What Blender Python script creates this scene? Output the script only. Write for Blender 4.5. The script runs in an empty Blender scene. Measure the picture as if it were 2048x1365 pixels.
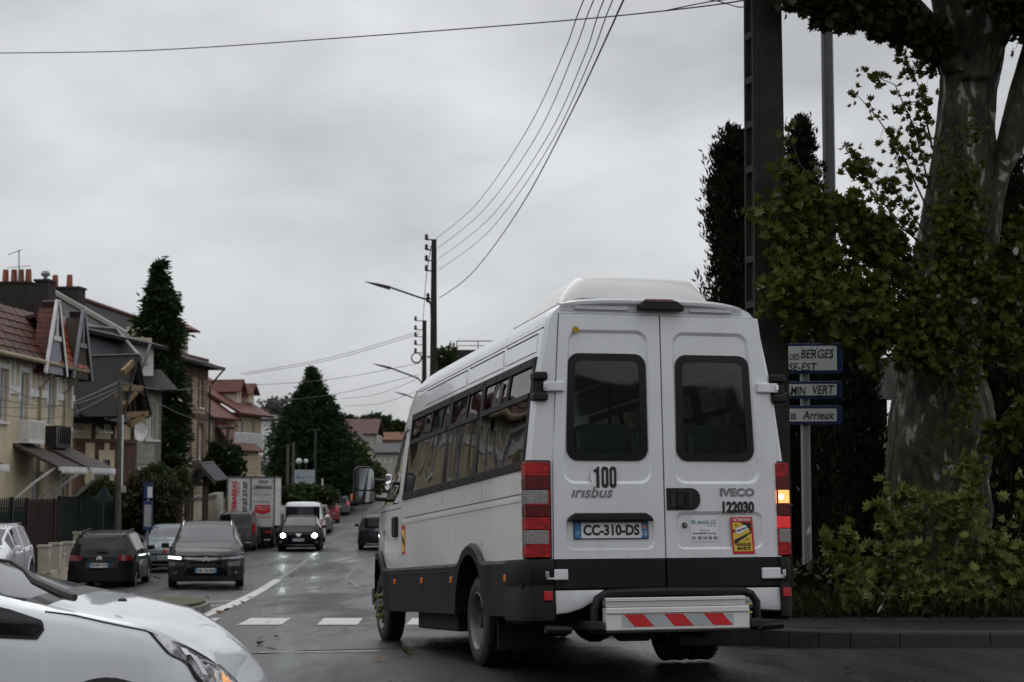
import bpy, math, random
import numpy as np
from mathutils import Vector, Matrix, Euler
rnd = random.Random(7)
PI = math.pi
S = bpy.context.scene
C = S.collection

# ------------------------------------------------------------------ camera
FPX = 3500.0
CAMZ = 1.45
PITCH = math.atan((980 - 682.5) / FPX)
cd = bpy.data.cameras.new('camera')
cam = bpy.data.objects.new('camera', cd)
C.objects.link(cam)
cam.location = (0, 0, CAMZ)
cam.rotation_euler = (PI / 2 + PITCH, 0, 0)
cd.sensor_width = 36.0
cd.lens = FPX / 2048 * 36.0
cd.clip_end = 3000
cd.dof.use_dof = True
cd.dof.focus_distance = 13.0
cd.dof.aperture_fstop = 4.8
S.camera = cam

# ------------------------------------------------------------------ sky and light
W = bpy.data.worlds.new('World')
S.world = W
W.use_nodes = True
nt = W.node_tree
nt.nodes.clear()
out = nt.nodes.new('ShaderNodeOutputWorld')
bg = nt.nodes.new('ShaderNodeBackground')
sky = nt.nodes.new('ShaderNodeTexSky')
sky.sky_type = 'NISHITA'
sky.sun_disc = False
SUN_EL, SUN_ROT = math.radians(48), math.radians(150)
sky.sun_elevation = SUN_EL
sky.sun_rotation = SUN_ROT
sc_ = nt.nodes.new('ShaderNodeMix'); sc_.data_type = 'RGBA'; sc_.blend_type = 'MULTIPLY'
sc_.inputs[0].default_value = 1.0
sc_.inputs[7].default_value = (.06, .06, .06, 1)
nt.links.new(sky.outputs[0], sc_.inputs[6])
tc = nt.nodes.new('ShaderNodeTexCoord')
mp = nt.nodes.new('ShaderNodeMapping')
mp.inputs['Scale'].default_value = (1.0, 1.0, 2.0)
mp.inputs['Location'].default_value = (1.62, 1.3, .4)
nz = nt.nodes.new('ShaderNodeTexNoise')
nz.inputs['Scale'].default_value = 4.2
nz.inputs['Detail'].default_value = 5
nz.inputs['Roughness'].default_value = .52
nz.inputs['Distortion'].default_value = .15
rp = nt.nodes.new('ShaderNodeValToRGB')
rp.color_ramp.elements[0].position = .34
rp.color_ramp.elements[0].color = (.375, .382, .396, 1)
rp.color_ramp.elements[1].position = .66
rp.color_ramp.elements[1].color = (.615, .625, .645, 1)
sx = nt.nodes.new('ShaderNodeSeparateXYZ')
m1 = nt.nodes.new('ShaderNodeMath'); m1.operation = 'MULTIPLY_ADD'; m1.use_clamp = False
m1.inputs[1].default_value = 1.15
m1.inputs[2].default_value = .90
mx = nt.nodes.new('ShaderNodeMath'); mx.operation = 'MAXIMUM'; mx.inputs[1].default_value = 0
cm = nt.nodes.new('ShaderNodeVectorMath'); cm.operation = 'SCALE'
fm = nt.nodes.new('ShaderNodeMix'); fm.data_type = 'RGBA'; fm.inputs[0].default_value = .94
L = nt.links.new
L(tc.outputs['Generated'], mp.inputs[0]); L(mp.outputs[0], nz.inputs['Vector'])
L(nz.outputs['Fac'], rp.inputs[0]); L(tc.outputs['Generated'], sx.inputs[0])
L(sx.outputs[2], mx.inputs[0]); L(mx.outputs[0], m1.inputs[0])
L(rp.outputs[0], cm.inputs[0]); L(m1.outputs[0], cm.inputs['Scale'])
L(sc_.outputs[2], fm.inputs[6]); L(cm.outputs[0], fm.inputs[7])
L(fm.outputs[2], bg.inputs[0]); bg.inputs[1].default_value = 1.0
L(bg.outputs[0], out.inputs[0])
sl = bpy.data.lights.new('sun', 'SUN')
sl.energy = .5
sl.angle = math.radians(50)
sl.color = (1, .98, .95)
so = bpy.data.objects.new('sun', sl)
C.objects.link(so)
so.rotation_euler = (PI / 2 - SUN_EL, 0, PI - SUN_ROT + PI)
so.location = (0, -20, 40)
S.view_settings.view_transform = 'Standard'
S.view_settings.look = 'None'
S.view_settings.gamma = 1
S.view_settings.exposure = .17
S.view_settings.use_curve_mapping = False
S.cycles.max_bounces = 7
S.cycles.transparent_max_bounces = 12
S.cycles.caustics_reflective = False
S.cycles.caustics_refractive = False

# ------------------------------------------------------------------ photo ray helpers (survey the place from the camera station)
cF = Vector((0, math.cos(PITCH), math.sin(PITCH)))
cU = Vector((0, -math.sin(PITCH), math.cos(PITCH)))
cR = Vector((1, 0, 0))
CP = Vector((0, 0, CAMZ))
def ray(px, py):
    return cF + cR * ((px - 1024) / FPX) + cU * ((682.5 - py) / FPX)
def at(px, py, Y):
    r = ray(px, py)
    return CP + r * (Y / r.y)

def ss(a, b, x):
    t = min(1, max(0, (x - a) / (b - a)))
    return t * t * (3 - 2 * t)
PROF = [(-60, .0), (9, .04), (14, .07), (18, -.06), (22, -.21), (30, -.52), (44, -1.0), (60, -1.15), (78, -1.1), (130, -.8), (190, 1.2), (260, 4.5), (400, 12), (900, 30), (2500, 45)]
def prof(y):
    for (a, za), (b, zb) in zip(PROF, PROF[1:]):
        if y <= b:
            return za + (zb - za) * (y - a) / (b - a)
    return PROF[-1][1]
def H(x, y):
    z = prof(y)
    u = x + .0717 * y
    if x < -1: z -= .17 * ss(-1, -4, x) * ss(22, 13, y)
    z -= .08 * ss(-5, -8, u) * ss(25, 40, y) if u < -5 else 0
    if u > 1.6 + 1.15:
        k = ss(2.75, 5.5, u) * ss(120, 60, y)
        z = z * (1 - k) + .05 * k
    return z

# ------------------------------------------------------------------ materials
MATS = {}
def pbr(name, col, rough=.6, metal=0, coat=0, var=.12, vs=3.0, bump=0, bs=40, rv=.08, spec=.5, col2=None, mapscale=None, ramp=(.35, .65), trans=0, emis=None, es=0, coatr=.05, wave=0):
    if name in MATS: return MATS[name]
    m = bpy.data.materials.new(name); m.use_nodes = True
    n = m.node_tree; b = n.nodes['Principled BSDF']; lk = n.links.new
    b.inputs['Metallic'].default_value = metal
    b.inputs['Specular IOR Level'].default_value = spec
    b.inputs['Coat Weight'].default_value = coat
    b.inputs['Coat Roughness'].default_value = coatr
    t = n.nodes.new('ShaderNodeTexCoord')
    src = t.outputs['Object']
    if mapscale:
        q = n.nodes.new('ShaderNodeMapping'); q.inputs['Scale'].default_value = mapscale
        lk(src, q.inputs[0]); src = q.outputs[0]
    z = n.nodes.new('ShaderNodeTexNoise'); z.inputs['Scale'].default_value = vs
    z.inputs['Detail'].default_value = 5; z.inputs['Roughness'].default_value = .6
    lk(src, z.inputs['Vector'])
    r = n.nodes.new('ShaderNodeValToRGB')
    r.color_ramp.elements[0].position, r.color_ramp.elements[1].position = ramp
    c2 = col2 if col2 else tuple(c * (1 - var) for c in col)
    c1 = col if col2 else tuple(min(1, c * (1 + var)) for c in col)
    r.color_ramp.elements[0].color = (*c2, 1); r.color_ramp.elements[1].color = (*c1, 1)
    lk(z.outputs['Fac'], r.inputs[0]); lk(r.outputs[0], b.inputs['Base Color'])
    a = n.nodes.new('ShaderNodeMapRange')
    a.inputs['To Min'].default_value = max(.02, rough - rv); a.inputs['To Max'].default_value = min(1, rough + rv)
    lk(z.outputs['Fac'], a.inputs['Value']); lk(a.outputs[0], b.inputs['Roughness'])
    if bump or wave:
        z2 = n.nodes.new('ShaderNodeTexNoise'); z2.inputs['Scale'].default_value = bs; z2.inputs['Detail'].default_value = 3 if bump else 0
        lk(src, z2.inputs['Vector'])
        bb = n.nodes.new('ShaderNodeBump'); bb.inputs['Strength'].default_value = bump or wave; bb.inputs['Distance'].default_value = .02
        lk(z2.outputs['Fac'], bb.inputs['Height']); lk(bb.outputs[0], b.inputs['Normal'])
        if coat: lk(bb.outputs[0], b.inputs['Coat Normal'])
    if trans: b.inputs['Transmission Weight'].default_value = trans
    if emis:
        b.inputs['Emission Color'].default_value = (*emis, 1); b.inputs['Emission Strength'].default_value = es
    MATS[name] = m
    return m
def glass(name, tint, wave=.0, ws=2.0, refl=1.0, rough=.02):
    """tinted pane: fresnel-weighted gloss over tinted clear glass"""
    m = bpy.data.materials.new(name); m.use_nodes = True
    n = m.node_tree; n.nodes.clear(); lk = n.links.new
    o = n.nodes.new('ShaderNodeOutputMaterial'); mixs = n.nodes.new('ShaderNodeMixShader')
    tr = n.nodes.new('ShaderNodeBsdfTransparent'); tr.inputs[0].default_value = (*tint, 1)
    gl = n.nodes.new('ShaderNodeBsdfGlossy'); gl.inputs['Roughness'].default_value = rough
    gl.inputs[0].default_value = (refl, refl, refl, 1)
    fr = n.nodes.new('ShaderNodeFresnel'); fr.inputs[0].default_value = 1.52
    t = n.nodes.new('ShaderNodeTexCoord')
    if wave:
        z = n.nodes.new('ShaderNodeTexNoise'); z.inputs['Scale'].default_value = ws; z.inputs['Detail'].default_value = 1
        lk(t.outputs['Object'], z.inputs['Vector'])
        b = n.nodes.new('ShaderNodeBump'); b.inputs['Strength'].default_value = wave; b.inputs['Distance'].default_value = .1
        lk(z.outputs['Fac'], b.inputs['Height']); lk(b.outputs[0], gl.inputs['Normal']); lk(b.outputs[0], fr.inputs['Normal'])
    zz = n.nodes.new('ShaderNodeTexNoise'); zz.inputs['Scale'].default_value = 9
    lk(t.outputs['Object'], zz.inputs['Vector'])
    a = n.nodes.new('ShaderNodeMapRange'); a.inputs['To Min'].default_value = rough; a.inputs['To Max'].default_value = rough + .01
    lk(zz.outputs['Fac'], a.inputs['Value']); lk(a.outputs[0], gl.inputs['Roughness'])
    lk(fr.outputs[0], mixs.inputs[0]); lk(tr.outputs[0], mixs.inputs[1]); lk(gl.outputs[0], mixs.inputs[2])
    lk(mixs.outputs[0], o.inputs[0])
    MATS[name] = m
    return m
def brickmat(name, c1, c2, mortar, bw=.22, bh=.075, bump=.6, rough=.85, off=.5, msz=.012):
    m = bpy.data.materials.new(name); m.use_nodes = True
    n = m.node_tree; b = n.nodes['Principled BSDF']; lk = n.links.new
    t = n.nodes.new('ShaderNodeTexCoord'); s = n.nodes.new('ShaderNodeSeparateXYZ'); c = n.nodes.new('ShaderNodeCombineXYZ')
    ad = n.nodes.new('ShaderNodeMath'); ad.operation = 'ADD'
    lk(t.outputs['Object'], s.inputs[0]); lk(s.outputs[0], ad.inputs[0]); lk(s.outputs[1], ad.inputs[1])
    lk(ad.outputs[0], c.inputs[0]); lk(s.outputs[2], c.inputs[1])
    k = n.nodes.new('ShaderNodeTexBrick'); lk(c.outputs[0], k.inputs['Vector'])
    k.inputs['Color1'].default_value = (*c1, 1); k.inputs['Color2'].default_value = (*c2, 1); k.inputs['Mortar'].default_value = (*mortar, 1)
    k.inputs['Scale'].default_value = 1; k.inputs['Brick Width'].default_value = bw; k.inputs['Row Height'].default_value = bh
    k.inputs['Mortar Size'].default_value = msz; k.offset = off
    z = n.nodes.new('ShaderNodeTexNoise'); z.inputs['Scale'].default_value = 1.2; z.inputs['Detail'].default_value = 6
    lk(t.outputs['Object'], z.inputs['Vector'])
    mr = n.nodes.new('ShaderNodeMapRange'); mr.inputs['To Min'].default_value = .6; mr.inputs['To Max'].default_value = 1.3
    lk(z.outputs['Fac'], mr.inputs['Value'])
    vm = n.nodes.new('ShaderNodeVectorMath'); vm.operation = 'SCALE'; lk(k.outputs['Color'], vm.inputs[0]); lk(mr.outputs[0], vm.inputs['Scale'])
    lk(vm.outputs[0], b.inputs['Base Color']); b.inputs['Roughness'].default_value = rough
    bb = n.nodes.new('ShaderNodeBump'); bb.inputs['Strength'].default_value = bump; bb.inputs['Distance'].default_value = .01; bb.invert = True
    lk(k.outputs['Fac'], bb.inputs['Height']); lk(bb.outputs[0], b.inputs['Normal'])
    MATS[name] = m
    return m
def leafmat(name, cols, rough=.5, trans=.25):
    m = bpy.data.materials.new(name); m.use_nodes = True
    n = m.node_tree; b = n.nodes['Principled BSDF']; lk = n.links.new
    g = n.nodes.new('ShaderNodeNewGeometry'); r = n.nodes.new('ShaderNodeValToRGB')
    o = n.nodes.new('ShaderNodeObjectInfo'); ad = n.nodes.new('ShaderNodeMath'); ad.operation = 'ADD'; fr = n.nodes.new('ShaderNodeMath'); fr.operation = 'FRACT'
    lk(g.outputs['Random Per Island'], ad.inputs[0]); lk(o.outputs['Random'], ad.inputs[1]); lk(ad.outputs[0], fr.inputs[0])
    e = r.color_ramp.elements
    for i, c in enumerate(cols):
        p = i / (len(cols) - 1)
        el = e[0] if i == 0 else (e[1] if i == len(cols) - 1 else e.new(p))
        el.position = p; el.color = (*c, 1)
    lk(fr.outputs[0], r.inputs[0]); lk(r.outputs[0], b.inputs['Base Color'])
    b.inputs['Roughness'].default_value = rough; b.inputs['Specular IOR Level'].default_value = .18
    td = n.nodes.new('ShaderNodeBsdfTranslucent'); lk(r.outputs[0], td.inputs[0])
    mi = n.nodes.new('ShaderNodeMixShader'); mi.inputs[0].default_value = trans
    lk(b.outputs[0], mi.inputs[1]); lk(td.outputs[0], mi.inputs[2]); lk(mi.outputs[0], n.nodes['Material Output'].inputs[0])
    MATS[name] = m
    return m
def asphalt(name, base, r0, r1, tracks=True):
    m = bpy.data.materials.new(name); m.use_nodes = True
    n = m.node_tree; b = n.nodes['Principled BSDF']; lk = n.links.new
    t = n.nodes.new('ShaderNodeTexCoord'); P = t.outputs['Object']
    def noise(s, d=4, r=.55, v=P):
        z = n.nodes.new('ShaderNodeTexNoise'); z.inputs['Scale'].default_value = s; z.inputs['Detail'].default_value = d; z.inputs['Roughness'].default_value = r
        lk(v, z.inputs['Vector']); return z.outputs['Fac']
    q = n.nodes.new('ShaderNodeMapping'); q.inputs['Scale'].default_value = (1, .16, 1); q.inputs['Rotation'].default_value = (0, 0, math.radians(-4)); lk(P, q.inputs[0])
    big = noise(.55, 6, .62, q.outputs[0]); fine = noise(160, 2); mid = noise(9, 5)
    vor = n.nodes.new('ShaderNodeTexVoronoi'); vor.inputs['Scale'].default_value = 95; lk(P, vor.inputs['Vector'])
    r = n.nodes.new('ShaderNodeValToRGB'); r.color_ramp.elements[0].position = .3; r.color_ramp.elements[1].position = .75
    r.color_ramp.elements[0].color = (*[c * .3 for c in base], 1); r.color_ramp.elements[1].color = (*[c * 2.4 for c in base], 1)
    ad = n.nodes.new('ShaderNodeMath'); ad.operation = 'MULTIPLY_ADD'; ad.inputs[1].default_value = .5
    a2 = n.nodes.new('ShaderNodeMath'); a2.operation = 'MULTIPLY'; a2.inputs[1].default_value = .5
    lk(vor.outputs['Color'], ad.inputs[0]); lk(a2.outputs[0], ad.inputs[2]); lk(mid, a2.inputs[0]); lk(ad.outputs[0], r.inputs[0])
    lk(r.outputs[0], b.inputs['Base Color'])
    mr = n.nodes.new('ShaderNodeMapRange'); mr.inputs['From Min'].default_value = .38; mr.inputs['From Max'].default_value = .62
    mr.inputs['To Min'].default_value = r0; mr.inputs['To Max'].default_value = r1; mr.interpolation_type = 'SMOOTHSTEP'
    lk(big, mr.inputs['Value']); lk(mr.outputs[0], b.inputs['Roughness'])
    bs = n.nodes.new('ShaderNodeMapRange'); bs.inputs['From Min'].default_value = .38; bs.inputs['From Max'].default_value = .62
    bs.inputs['To Min'].default_value = .30; bs.inputs['To Max'].default_value = .9; lk(big, bs.inputs['Value'])
    bb = n.nodes.new('ShaderNodeBump'); bb.inputs['Distance'].default_value = .009; lk(bs.outputs[0], bb.inputs['Strength'])
    ah = n.nodes.new('ShaderNodeMath'); ah.operation = 'ADD'; lk(vor.outputs['Distance'], ah.inputs[0]); lk(fine, ah.inputs[1])
    lk(ah.outputs[0], bb.inputs['Height']); lk(bb.outputs[0], b.inputs['Normal'])
    b.inputs['Specular IOR Level'].default_value = .21
    MATS[name] = m
    return m

paint = pbr('white_paint', (.74, .755, .77), .34, coat=.8, var=.05, vs=1.3, rv=.06, wave=.11, bs=1.3, col2=(.655, .665, .67), ramp=(.3, .62))
def add_grime(m, zlo, zhi, col, amt):
    n = m.node_tree; b = n.nodes['Principled BSDF']; lk = n.links.new; src = b.inputs['Base Color'].links[0].from_socket
    t = n.nodes.new('ShaderNodeTexCoord'); s = n.nodes.new('ShaderNodeSeparateXYZ'); lk(t.outputs['Object'], s.inputs[0])
    q = n.nodes.new('ShaderNodeMapping'); q.inputs['Scale'].default_value = (9, 9, .8); lk(t.outputs['Object'], q.inputs[0])
    z = n.nodes.new('ShaderNodeTexNoise'); z.inputs['Scale'].default_value = 1.6; z.inputs['Detail'].default_value = 7; z.inputs['Roughness'].default_value = .65; lk(q.outputs[0], z.inputs['Vector'])
    h = n.nodes.new('ShaderNodeMapRange'); h.inputs['From Min'].default_value = zlo; h.inputs['From Max'].default_value = zhi; h.inputs['To Min'].default_value = .62; h.inputs['To Max'].default_value = .22; lk(s.outputs[2], h.inputs['Value'])
    g = n.nodes.new('ShaderNodeMapRange'); g.inputs['From Min'].default_value = .42; g.inputs['From Max'].default_value = .72; lk(z.outputs['Fac'], g.inputs['Value'])
    k = n.nodes.new('ShaderNodeMath'); k.operation = 'MULTIPLY'; lk(h.outputs[0], k.inputs[0]); lk(g.outputs[0], k.inputs[1])
    k2 = n.nodes.new('ShaderNodeMath'); k2.operation = 'MULTIPLY'; k2.inputs[1].default_value = amt; lk(k.outputs[0], k2.inputs[0])
    mi = n.nodes.new('ShaderNodeMix'); mi.data_type = 'RGBA'; lk(k2.outputs[0], mi.inputs[0]); lk(src, mi.inputs[6]); mi.inputs[7].default_value = (*col, 1); lk(mi.outputs[2], b.inputs['Base Color'])
add_grime(paint, .7, 2.4, (.38, .37, .35), .3)
paint_car = pbr('white_car_paint', (.78, .79, .81), .3, coat=.9, var=.03, vs=2)
plastic = pbr('black_plastic', (.009, .0095, .010), .5, var=.2, vs=6, bump=.12, bs=260, spec=.3)
cladding = pbr('cladding_plastic', (.0085, .009, .0095), .6, spec=.22, var=.25, vs=2.2, bump=.1, bs=200, rv=.12)
add_grime(cladding, .35, 1.0, (.035, .033, .03), .4)
rubber = pbr('tyre_rubber', (.018, .018, .019), .75, var=.3, vs=7, bump=.2, bs=60)
steel = pbr('wheel_steel', (.13, .13, .13), .5, metal=.5, var=.25, vs=9)
badge = pbr('badge_metal', (.20, .205, .21), .3, metal=.7, var=.3, vs=20)
alloy = pbr('alloy', (.45, .46, .47), .35, metal=.8, var=.1)
chrome = pbr('chrome', (.62, .62, .63), .18, metal=1, var=.1, vs=30)
alu = pbr('aluminium', (.66, .66, .67), .32, metal=.55, var=.08, vs=14, mapscale=(1, .1, 6), bump=.02)
matt = pbr('matt_black', (.006, .006, .006), .9, spec=.05)
black = pbr('black_print', (.012, .012, .013), .5, var=.1)
under = pbr('underbody', (.014, .014, .014), .8, var=.3, vs=8, bump=.3)
seal = pbr('rubber_seal', (.012, .012, .013), .6)
orange_l = pbr('orange_lens', (.75, .17, .02), .2, coat=.6, var=.2, vs=40)
red_l = pbr('red_lens', (.32, .003, .005), .2, coat=.25, spec=.3, var=.5, vs=26, bump=.15, bs=120, mapscale=(1, 1, 1.6))
red_dark = pbr('dark_red_lens', (.10, .002, .003), .2, coat=.25, spec=.3, var=.3, vs=26, bump=.1, bs=160)
clear_l = pbr('clear_lens', (.22, .20, .19), .25, coat=.8, metal=.4, var=.18, vs=60, bump=.35, bs=170)
lit_ind = pbr('lit_indicator', (.9, .5, .2), .2, var=.2, vs=60, emis=(1, .42, .12), es=1.0)
lit_core = pbr('lit_bulb', (1, .8, .5), .3, emis=(1, .72, .38), es=3)
brake_lit = pbr('lit_tail', (.55, .01, .01), .2, coat=.6, emis=(1, .02, .02), es=.22, var=.4, vs=60, bump=.2, bs=150)
white_p = pbr('white_print', (.72, .72, .73), .5, var=.04)
blue_p = pbr('plate_blue', (.035, .17, .36), .45, var=.08)
red_p = pbr('red_print', (.55, .015, .02), .45, var=.06)
yellow_p = pbr('yellow_print', (.72, .50, .05), .5, var=.05)
teal_p = pbr('teal_print', (.03, .20, .27), .5)
grey_p = pbr('grey_print', (.25, .26, .27), .4)
seatm = pbr('seat_fabric', (.10, .12, .13), .85, var=.3, vs=12)
lining = pbr('cabin_lining', (.36, .37, .37), .8, var=.1)
bglass = glass('bus_side_glass', (.20, .22, .22), wave=.2, ws=1.1, rough=.005)
rglass = glass('bus_rear_glass', (.52, .58, .57), wave=.02, ws=2)
cglass = pbr('car_glass', (.008, .010, .011), .05, var=.3, vs=4, spec=.35)
sglass = pbr('screen_glass', (.022, .027, .038), .12, var=.5, vs=2.5, spec=.45)

# ------------------------------------------------------------------ mesh builder
class MB:
    def __init__(s): s.v = []; s.f = []; s.m = []
    def vert(s, p): s.v.append(tuple(p)); return len(s.v) - 1
    def poly(s, pts, m=0):
        i = len(s.v); s.v += [tuple(p) for p in pts]; s.f.append(tuple(range(i, i + len(pts)))); s.m.append(m); return s
    def hexa(s, p, m=0):
        i = len(s.v); s.v += [tuple(q) for q in p]
        for f in ((0, 3, 2, 1), (4, 5, 6, 7), (0, 1, 5, 4), (1, 2, 6, 5), (2, 3, 7, 6), (3, 0, 4, 7)):
            s.f.append(tuple(i + k for k in f)); s.m.append(m)
        return s
    def box(s, x0, x1, y0, y1, z0, z1, m=0):
        return s.hexa([(x0, y0, z0), (x1, y0, z0), (x1, y1, z0), (x0, y1, z0), (x0, y0, z1), (x1, y0, z1), (x1, y1, z1), (x0, y1, z1)], m)
    def loft(s, rings, m=0, closed=True, cap=True):
        n = len(rings[0]); i = len(s.v)
        for r in rings: s.v += [tuple(p) for p in r]
        for a in range(len(rings) - 1):
            for k in range(n if closed else n - 1):
                k2 = (k + 1) % n
                s.f.append((i + a * n + k, i + a * n + k2, i + (a + 1) * n + k2, i + (a + 1) * n + k)); s.m.append(m)
        if cap and closed:
            s.f.append(tuple(i + k for k in range(n))[::-1]); s.m.append(m)
            s.f.append(tuple(i + (len(rings) - 1) * n + k for k in range(n))); s.m.append(m)
        return s
    def tube(s, path, r, n=8, m=0):
        P = [Vector(p) for p in path]; R = r if isinstance(r, (list, tuple)) else [r] * len(P)
        rings = []
        ref = Vector((0, 0, 1))
        for i, p in enumerate(P):
            d = (P[min(i + 1, len(P) - 1)] - P[max(i - 1, 0)]).normalized()
            if abs(d.dot(ref)) > .95: ref = Vector((1, 0, 0)) if abs(d.x) < .9 else Vector((0, 1, 0))
            a = d.cross(ref).normalized(); b = a.cross(d)
            rings.append([p + (a * math.cos(t) + b * math.sin(t)) * R[i] for t in [2 * PI * k / n for k in range(n)]])
        return s.loft(rings, m)
    def lathe(s, prof, c, axis='z', n=24, m=0, cap=False):
        c = Vector(c); rings = []
        for r, h in prof:
            q = []
            for k in range(n):
                t = 2 * PI * k / n; a, b = r * math.cos(t), r * math.sin(t)
                q.append(c + Vector({'z': (a, b, h), 'y': (a, h, b), 'x': (h, a, b)}[axis]))
            rings.append(q)
        return s.loft(rings, m, True, cap)
    def prism(s, pts, vec, m=0):
        v = Vector(vec); return s.loft([[Vector(p) for p in pts], [Vector(p) + v for p in pts]], m)
    def build(s, name, mats, parent=None, smooth=False, bevel=0, seg=2, kind=None, weld=False):
        me = bpy.data.meshes.new(name); me.from_pydata(s.v, [], s.f)
        if not isinstance(mats, (list, tuple)): mats = [mats]
        for q in mats: me.materials.append(q)
        if len(mats) > 1: me.polygons.foreach_set('material_index', s.m)
        if weld:
            import bmesh
            b = bmesh.new(); b.from_mesh(me); bmesh.ops.remove_doubles(b, verts=b.verts, dist=1e-4); b.to_mesh(me); b.free()
        me.update()
        if smooth:
            me.polygons.foreach_set('use_smooth', [True] * len(me.polygons))
            me.set_sharp_from_angle(angle=math.radians(38 if smooth is True else smooth))
        o = bpy.data.objects.new(name, me); C.objects.link(o)
        if parent: o.parent = parent
        if bevel:
            b = o.modifiers.new('bevel', 'BEVEL'); b.width = bevel; b.segments = seg; b.limit_method = 'ANGLE'; b.angle_limit = math.radians(40)
        if kind: o['kind'] = kind
        return o
def thing(name, label, cat, loc=(0, 0, 0), rz=0, group=None):
    o = bpy.data.objects.new(name, None); C.objects.link(o); o.location = loc; o.rotation_euler = (0, 0, rz); o.empty_display_size = .3
    o['label'] = label; o['category'] = cat
    if group: o['group'] = group
    return o
def tag(o, label, cat, group=None):
    o['label'] = label; o['category'] = cat
    if group: o['group'] = group
    return o
def struct(name, mb, m, smooth=False, parent=None):
    o = mb.build(name, m, parent, smooth=smooth)
    o['kind'] = 'structure'
    return o
def dupobj(src, parent=None, mat=None):
    c = src.copy(); C.objects.link(c); c.parent = parent
    if mat is not None: c.matrix_local = mat
    return c
def children_of(o): return [c for c in C.objects if c.parent == o]
def copy_tree(o, parent=None):
    c = o.copy(); C.objects.link(c); c.parent = parent
    for ch in children_of(o): copy_tree(ch, c)
    return c
def text(name, s, parent, org, xd, up, height, width, mat, shear=0, off=0, ext=.0015, align='LEFT'):
    """lettering as a thin mesh: org = lower-left corner, xd reading direction"""
    cu = bpy.data.curves.new(name, 'FONT'); cu.body = s; cu.shear = shear; cu.offset = off; cu.extrude = 0; cu.resolution_u = 3
    o = bpy.data.objects.new(name, cu); C.objects.link(o)
    bpy.context.view_layer.update()
    me = bpy.data.meshes.new_from_object(o.evaluated_get(bpy.context.evaluated_depsgraph_get()))
    bpy.data.objects.remove(o); bpy.data.curves.remove(cu)
    n = len(me.vertices); co = np.empty(n * 3); me.vertices.foreach_get('co', co); co = co.reshape(-1, 3)
    mn, mxx = co.min(0), co.max(0)
    h = (mxx[1] - mn[1]) or 1; w = mxx[0] - mn[0]
    sy = height / h; sxx = (width / w) if width else sy
    X = Vector(xd).normalized(); Uq = Vector(up).normalized(); N = X.cross(Uq)
    A = (co[:, 0:1] - mn[0]) * sxx; B = (co[:, 1:2] - mn[1]) * sy
    if align == 'CENTER': A -= w * sxx / 2
    P = np.array(org)[None] + A * np.array(X)[None] + B * np.array(Uq)[None] + np.array(N)[None] * ext
    me.vertices.foreach_set('co', P.ravel()); me.materials.clear(); me.materials.append(mat); me.update()
    me.name = name
    q = bpy.data.objects.new(name, me); C.objects.link(q); q.parent = parent
    return q
def rloop(cor, r, n=5):
    """rounded polygon through 2-D corners"""
    out_ = []; k = len(cor)
    for i in range(k):
        p0, p, p1 = Vector(cor[i - 1]), Vector(cor[i]), Vector(cor[(i + 1) % k])
        a = (p0 - p).normalized(); b = (p1 - p).normalized()
        ang = a.angle(b); t = r / math.tan(ang / 2); cc = p + (a + b).normalized() * (r / math.sin(ang / 2))
        s0 = p + a * t; s1 = p + b * t
        v0 = s0 - cc; v1 = s1 - cc; th = v0.angle(v1) if r > 1e-6 else 0
        sg = 1 if (v0.x * v1.y - v0.y * v1.x) > 0 else -1
        for j in range(n + 1):
            t_ = sg * th * j / n; c_, s_ = math.cos(t_), math.sin(t_)
            out_.append((cc.x + v0.x * c_ - v0.y * s_, cc.y + v0.x * s_ + v0.y * c_))
    return out_
# ------------------------------------------------------------------ the minibus (local: x forward from rear face, y left, z up)
bus = thing('minibus', 'white minibus seen from behind with red and white striped rear step, turning into the street', 'minibus')
bd = Vector((-.25996, .96397, -.05632)).normalized(); br = bd.cross(Vector((0, 0, 1))).normalized(); bu = br.cross(bd)
bm_ = Matrix((bd, -br, bu)).transposed().to_4x4(); bm_.translation = Vector((1.087, 12.702, .159))
bus.matrix_world = bm_
SEC = [(.80, 1.0), (1.0, 1.003), (1.27, 1.0), (1.42, .998), (1.47, .997), (1.98, .937), (2.20, .897), (2.30, .878), (2.44, .85), (2.52, .836), (2.575, .808), (2.62, .765), (2.65, .70), (2.67, .45), (2.68, 0)]
def hw(z):
    if z <= .8: return 1.0
    for (a, wa), (b, wb) in zip(SEC, SEC[1:]):
        if z <= b: return wa + (wb - wa) * (z - a) / (b - a)
    return 0
RX, FX = 1.60, 5.62     # axles
def arch(x, R, rc=.40, fc=.44):
    z = 0
    for ax, c in ((RX, rc), (FX, fc)):
        d = abs(x - ax)
        if d < R: z = max(z, c + math.sqrt(R * R - d * d))
    return z
def lerp(tab, x):
    if x <= tab[0][0]: return tab[0][1]
    for (a, p), (b, q) in zip(tab, tab[1:]):
        if x <= b: return p + (q - p) * (x - a) / (b - a)
    return tab[-1][1]
ZT = [(4.25, 2.68), (4.6, 2.63), (4.85, 2.5), (5.1, 2.22), (5.45, 1.80), (5.72, 1.46), (6.1, 1.34), (6.32, 1.22), (6.46, 1.0), (6.52, .85)]
WF = [(5.3, 1), (5.75, .965), (6.15, .9), (6.4, .80), (6.52, .68)]
def bp(x, i, sgn):
    z, w = SEC[i]
    if i == 0: z = max(.80, arch(x, .515))
    zt = lerp(ZT, x); belt = min(1.42, zt - .1)
    if z > 1.42: z = belt + (z - 1.42) * (zt - belt) / (2.68 - 1.42)
    else: z = .8 + (z - .8) * (belt - .8) / .62
    w *= lerp(WF, x)
    ins = {0: .03, .025: .006}.get(x, 0)
    return (x, sgn * max(0, w - ins), z)
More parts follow.
